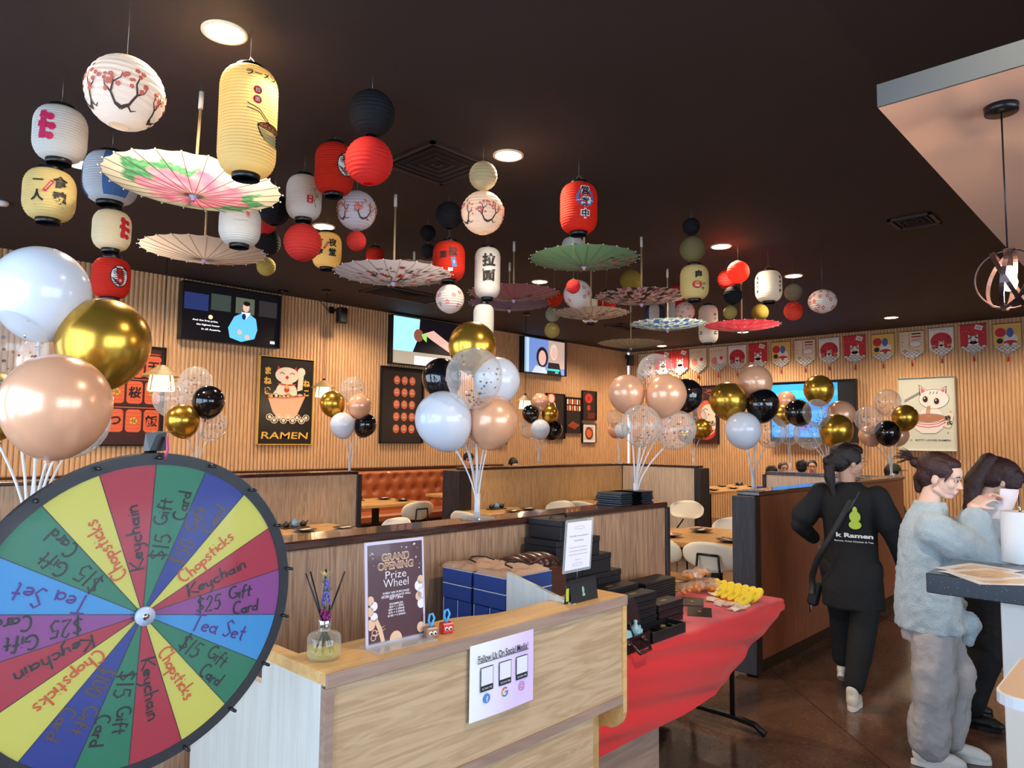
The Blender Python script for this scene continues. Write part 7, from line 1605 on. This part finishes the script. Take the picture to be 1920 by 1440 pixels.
rr = random.Random(8); w = MB(HM)
for k in range(60): a = rr.uniform(0, 6.3); q = rr.uniform(.2, 1); d = Vector((cos(a)*.6*q, -1, .3+sin(a)*.8*q)).normalized(); L_ = rr.uniform(.065, .11); b0 = Vector((0, -.135, .05)); w.tube([b0, b0+d*L_*.5+Vector((0, 0, .01)), b0+d*L_+Vector((0, 0, -.01))], [.005, .004, .001], m_hairr, 4)
w.build('hair_tuft', t)
w = MB(); vs = []; HP = Vector((.02, .335, 1.30)); n_ = 8
for i in range(n_+1):
    for j in range(n_+1): u, v = i/n_, j/n_; vs.append(HP+Vector((-.02+.10*(u-.5)*.6, .06*(u-.5)+.02*sin(v*2.2), .0))+Vector((.01, .045*(v-.5), .15*(v-.5)))+Vector((0, .02*sin(u*3), 0)))
fs = [(i*(n_+1)+j, (i+1)*(n_+1)+j, (i+1)*(n_+1)+j+1, i*(n_+1)+j+1) for i in range(n_) for j in range(n_)]
sheet = w; sheet.add(vs, fs, m_paper, True); sheet = w; 
wp = MB(T(root) @ Rz(radians(-156))); wp.add(vs, fs, m_paper, True); o = wp.build('paper_sheet'); tag(o, 'white sheet of paper held up and read by the person in the pale fleece', 'paper')

# ---- third woman behind, head bowed
root = Vector((4.97, .915, 0)); t = thing('person', 'person behind the fleece wearer, head bowed, long tied dark hair, black trousers', 'person', root, radians(-72-90))
HM = headframe((0, .12, 1.38), .1, -.62); w = MB(); head_parts(w, HM, sk, Vector((0, .0, 1.22)))
loft(w, [(.75, 0, 0, .13, .10), (.95, 0, 0, .115, .09), (1.15, 0, 0, .14, .09), (1.24, 0, 0, .09, .06)], sk)
RA = [(.16, .01, 1.16), (.20, .17, .98), (.09, .30, 1.12)]; LA = [(-.16, .02, 1.16), (-.18, .17, .98), (-.07, .30, 1.12)]
for A in (RA, LA): limb(w, A, (.042, .034, .024), sk); hand_parts(w, A[2], (0, .8, .4), (0, .3, -.6), sk, .6, .92)
RL = [(.08, 0, .75), (.07, .0, .43), (.10, -.10, .08)]; LL = [(-.08, 0, .75), (-.08, -.02, .43), (-.09, -.12, .08)]
limb(w, RL, (.075, .05, .034), sk); limb(w, LL, (.075, .05, .034), sk); finish(w, 'body', t, .007, 3); face_bits(HM, t)
w = MB(); loft(w, [(.60, 0, 0, .18, .15), (.8, 0, 0, .18, .15), (1.0, 0, 0, .175, .14), (1.15, 0, 0, .17, .12), (1.22, 0, .01, .11, .09), (1.27, 0, .02, .075, .075)], m_fleece)
for A in (RA, LA): limb(w, [A[0], A[1], Vector(A[2])*.85+Vector(A[1])*.15], (.08, .08, .058), m_fleece)
finish(w, 'jacket', t, .010, 4, .02, .045)
w = MB(); loft(w, [(.55, 0, .0, .17, .12), (.85, 0, 0, .14, .11)], m_blackc)
for A in (RL, LL): limb(w, [A[0], A[1], (A[2][0], A[2][1], .13)], (.12, .10, .085), m_blackc)
finish(w, 'trousers', t, .010, 4, .02, .12); shoe(t, (.10, -.10, .087), -.2, 0, m_boot); shoe(t, (-.09, -.12, .087), .2, 0, m_boot)
w = MB(HM); w.ell((0, -.026, .046), (.086, .10, .086), m_hairr, 22); w.ell((0, -.05, -.0), (.078, .065, .08), m_hairr, 18); w.ell((0, .03, .07), (.07, .066, .04), m_hairr, 16); cap_(w, (0, -.08, .09), (0, -.13, .06), .03, .035, m_hairr); cap_(w, (0, -.12, .06), (.0, -.115, -.08), .05, .055, m_hairr); cap_(w, (.0, -.115, -.08), (.02, -.05, -.24), .055, .03, m_hairr)
for sx in (-1, 1): w.ell((sx*.07, .02, .03), (.02, .055, .06), m_hairr, 12)
finish(w, 'hair', t, .006, 3, .008, .02); w = MB(HM); w.ell((0, -.11, .09), (.02, .012, .015), m_chrome, 10); w.build('hair_clip', t)

# ---- seated guests glimpsed over the partitions
def guest(px, py, D, face, top, hair, label, hat=None, skin='#cfa085', lean=0, long_=False):
    c = at(px, py, D=D) if D > 0 else at(px, py, Y=-D); hz = c.z; HZ = hz-.46; t = thing('person', label, 'person', (c.x, c.y, .46), face-pi/2); HM = headframe((0, .03, HZ), 0, lean); q = HZ-.78; sk_ = skin_m(skin)
    w = MB(); head_parts(w, HM, sk_, Vector((0, -.02, .60+q))); loft(w, [(.05, 0, 0, .15, .11), (.3+q, 0, 0, .14, .1), (.52+q, 0, 0, .15, .09), (.60+q, 0, -.01, .06, .05)], sk_); finish(w, 'body', t, .011, 2); face_bits(HM, t)
    w = MB(); loft(w, [(.0, 0, 0, .19, .15), (.3+q, 0, 0, .18, .13), (.50+q, 0, 0, .19, .12), (.58+q, 0, 0, .13, .09), (.63+q, 0, -.01, .065, .06)], top)
    for sx in (-1, 1): limb(w, [(sx*.17, 0, .53+q), (sx*.23, .08, .28+q), (sx*.12, .28, .22+q)], (.075, .06, .05), top)
    finish(w, 'top', t, .014, 3, .01, .1)
    w = MB(HM); w.ell((0, -.024, .044), (.085, .1, .086), hair, 20); w.ell((0, -.055, .0), (.074, .062, .07), hair, 16)
    if long_: cap_(w, (0, -.08, -.02), (0, -.09, -.16), .06, .04, hair)
    finish(w, 'hair', t, .009, 2)
    if D > 0: chair(c.x, c.y, face-pi/2, 'chair of the '+' '.join(label.split()[1:12]), 'chairs occupied by guests')
    if hat: w = MB(HM); w.lathe([(.093, .045), (.094, .07), (.075, .12), (.03, .14), (1e-4, .142)], hat, 22, caps=False, M=T(0, -.012, 0)); w.prism([(.07*cos(a), .07+.085*sin(a)) for a in [pi*i/12 for i in range(13)]], .006, hat, T(0, 0, .05)); w.build('cap', t)
    return t
m_gblk = mat('dark top', '#17171b', .8); m_gblue = mat('royal blue puffer', '#2346b8', .5); m_gred = mat('red top', '#a8342c', .8); m_camo = mat('olive camouflage', '#39402c', .8, bump=.4, bscale=30); m_bh = mat('brown hair', '#4d3327', .5, bump=.4, bscale=100)
tocam = lambda px: atan2(-at(px, 870, D=5).y, -at(px, 870, D=5).x)
guest(878, 864, -8.85, tocam(878)+.2, m_gblk, m_hairk, 'seated guest in a black cap behind the middle partition, left one', m_gblk)
guest(961, 872, -8.85, tocam(961)+.5, m_gblk, m_hairk, 'seated guest with short black hair looking down, behind the middle partition', lean=-.5)
guest(1447, 888, 10.4, .5, m_gblue, m_hairk, 'seated guest in a royal blue jacket seen from behind, left of the pale wing', long_=True)
guest(1468, 880, 11.9, tocam(1468)+.3, m_gred, m_bh, 'seated guest with brown hair above the pale wing partition')
guest(1503, 877, 10.6, .3, m_gblk, m_hairk, 'seated guest with black hair, left of the pair behind the balloons')
guest(1523, 876, 12.9, tocam(1523), m_gred, m_hairk, 'seated guest facing the room, right of the pair behind the balloons')
guest(1554, 877, 11.3, tocam(1554)+.6, m_gred, m_hairk, 'seated guest with dark hair just left of the person in black')
guest(1672, 889, 9.2, -1.2, m_camo, m_hairk, 'seated guest in a camouflage jacket and cap beyond the end of the red-brown partition', m_camo)
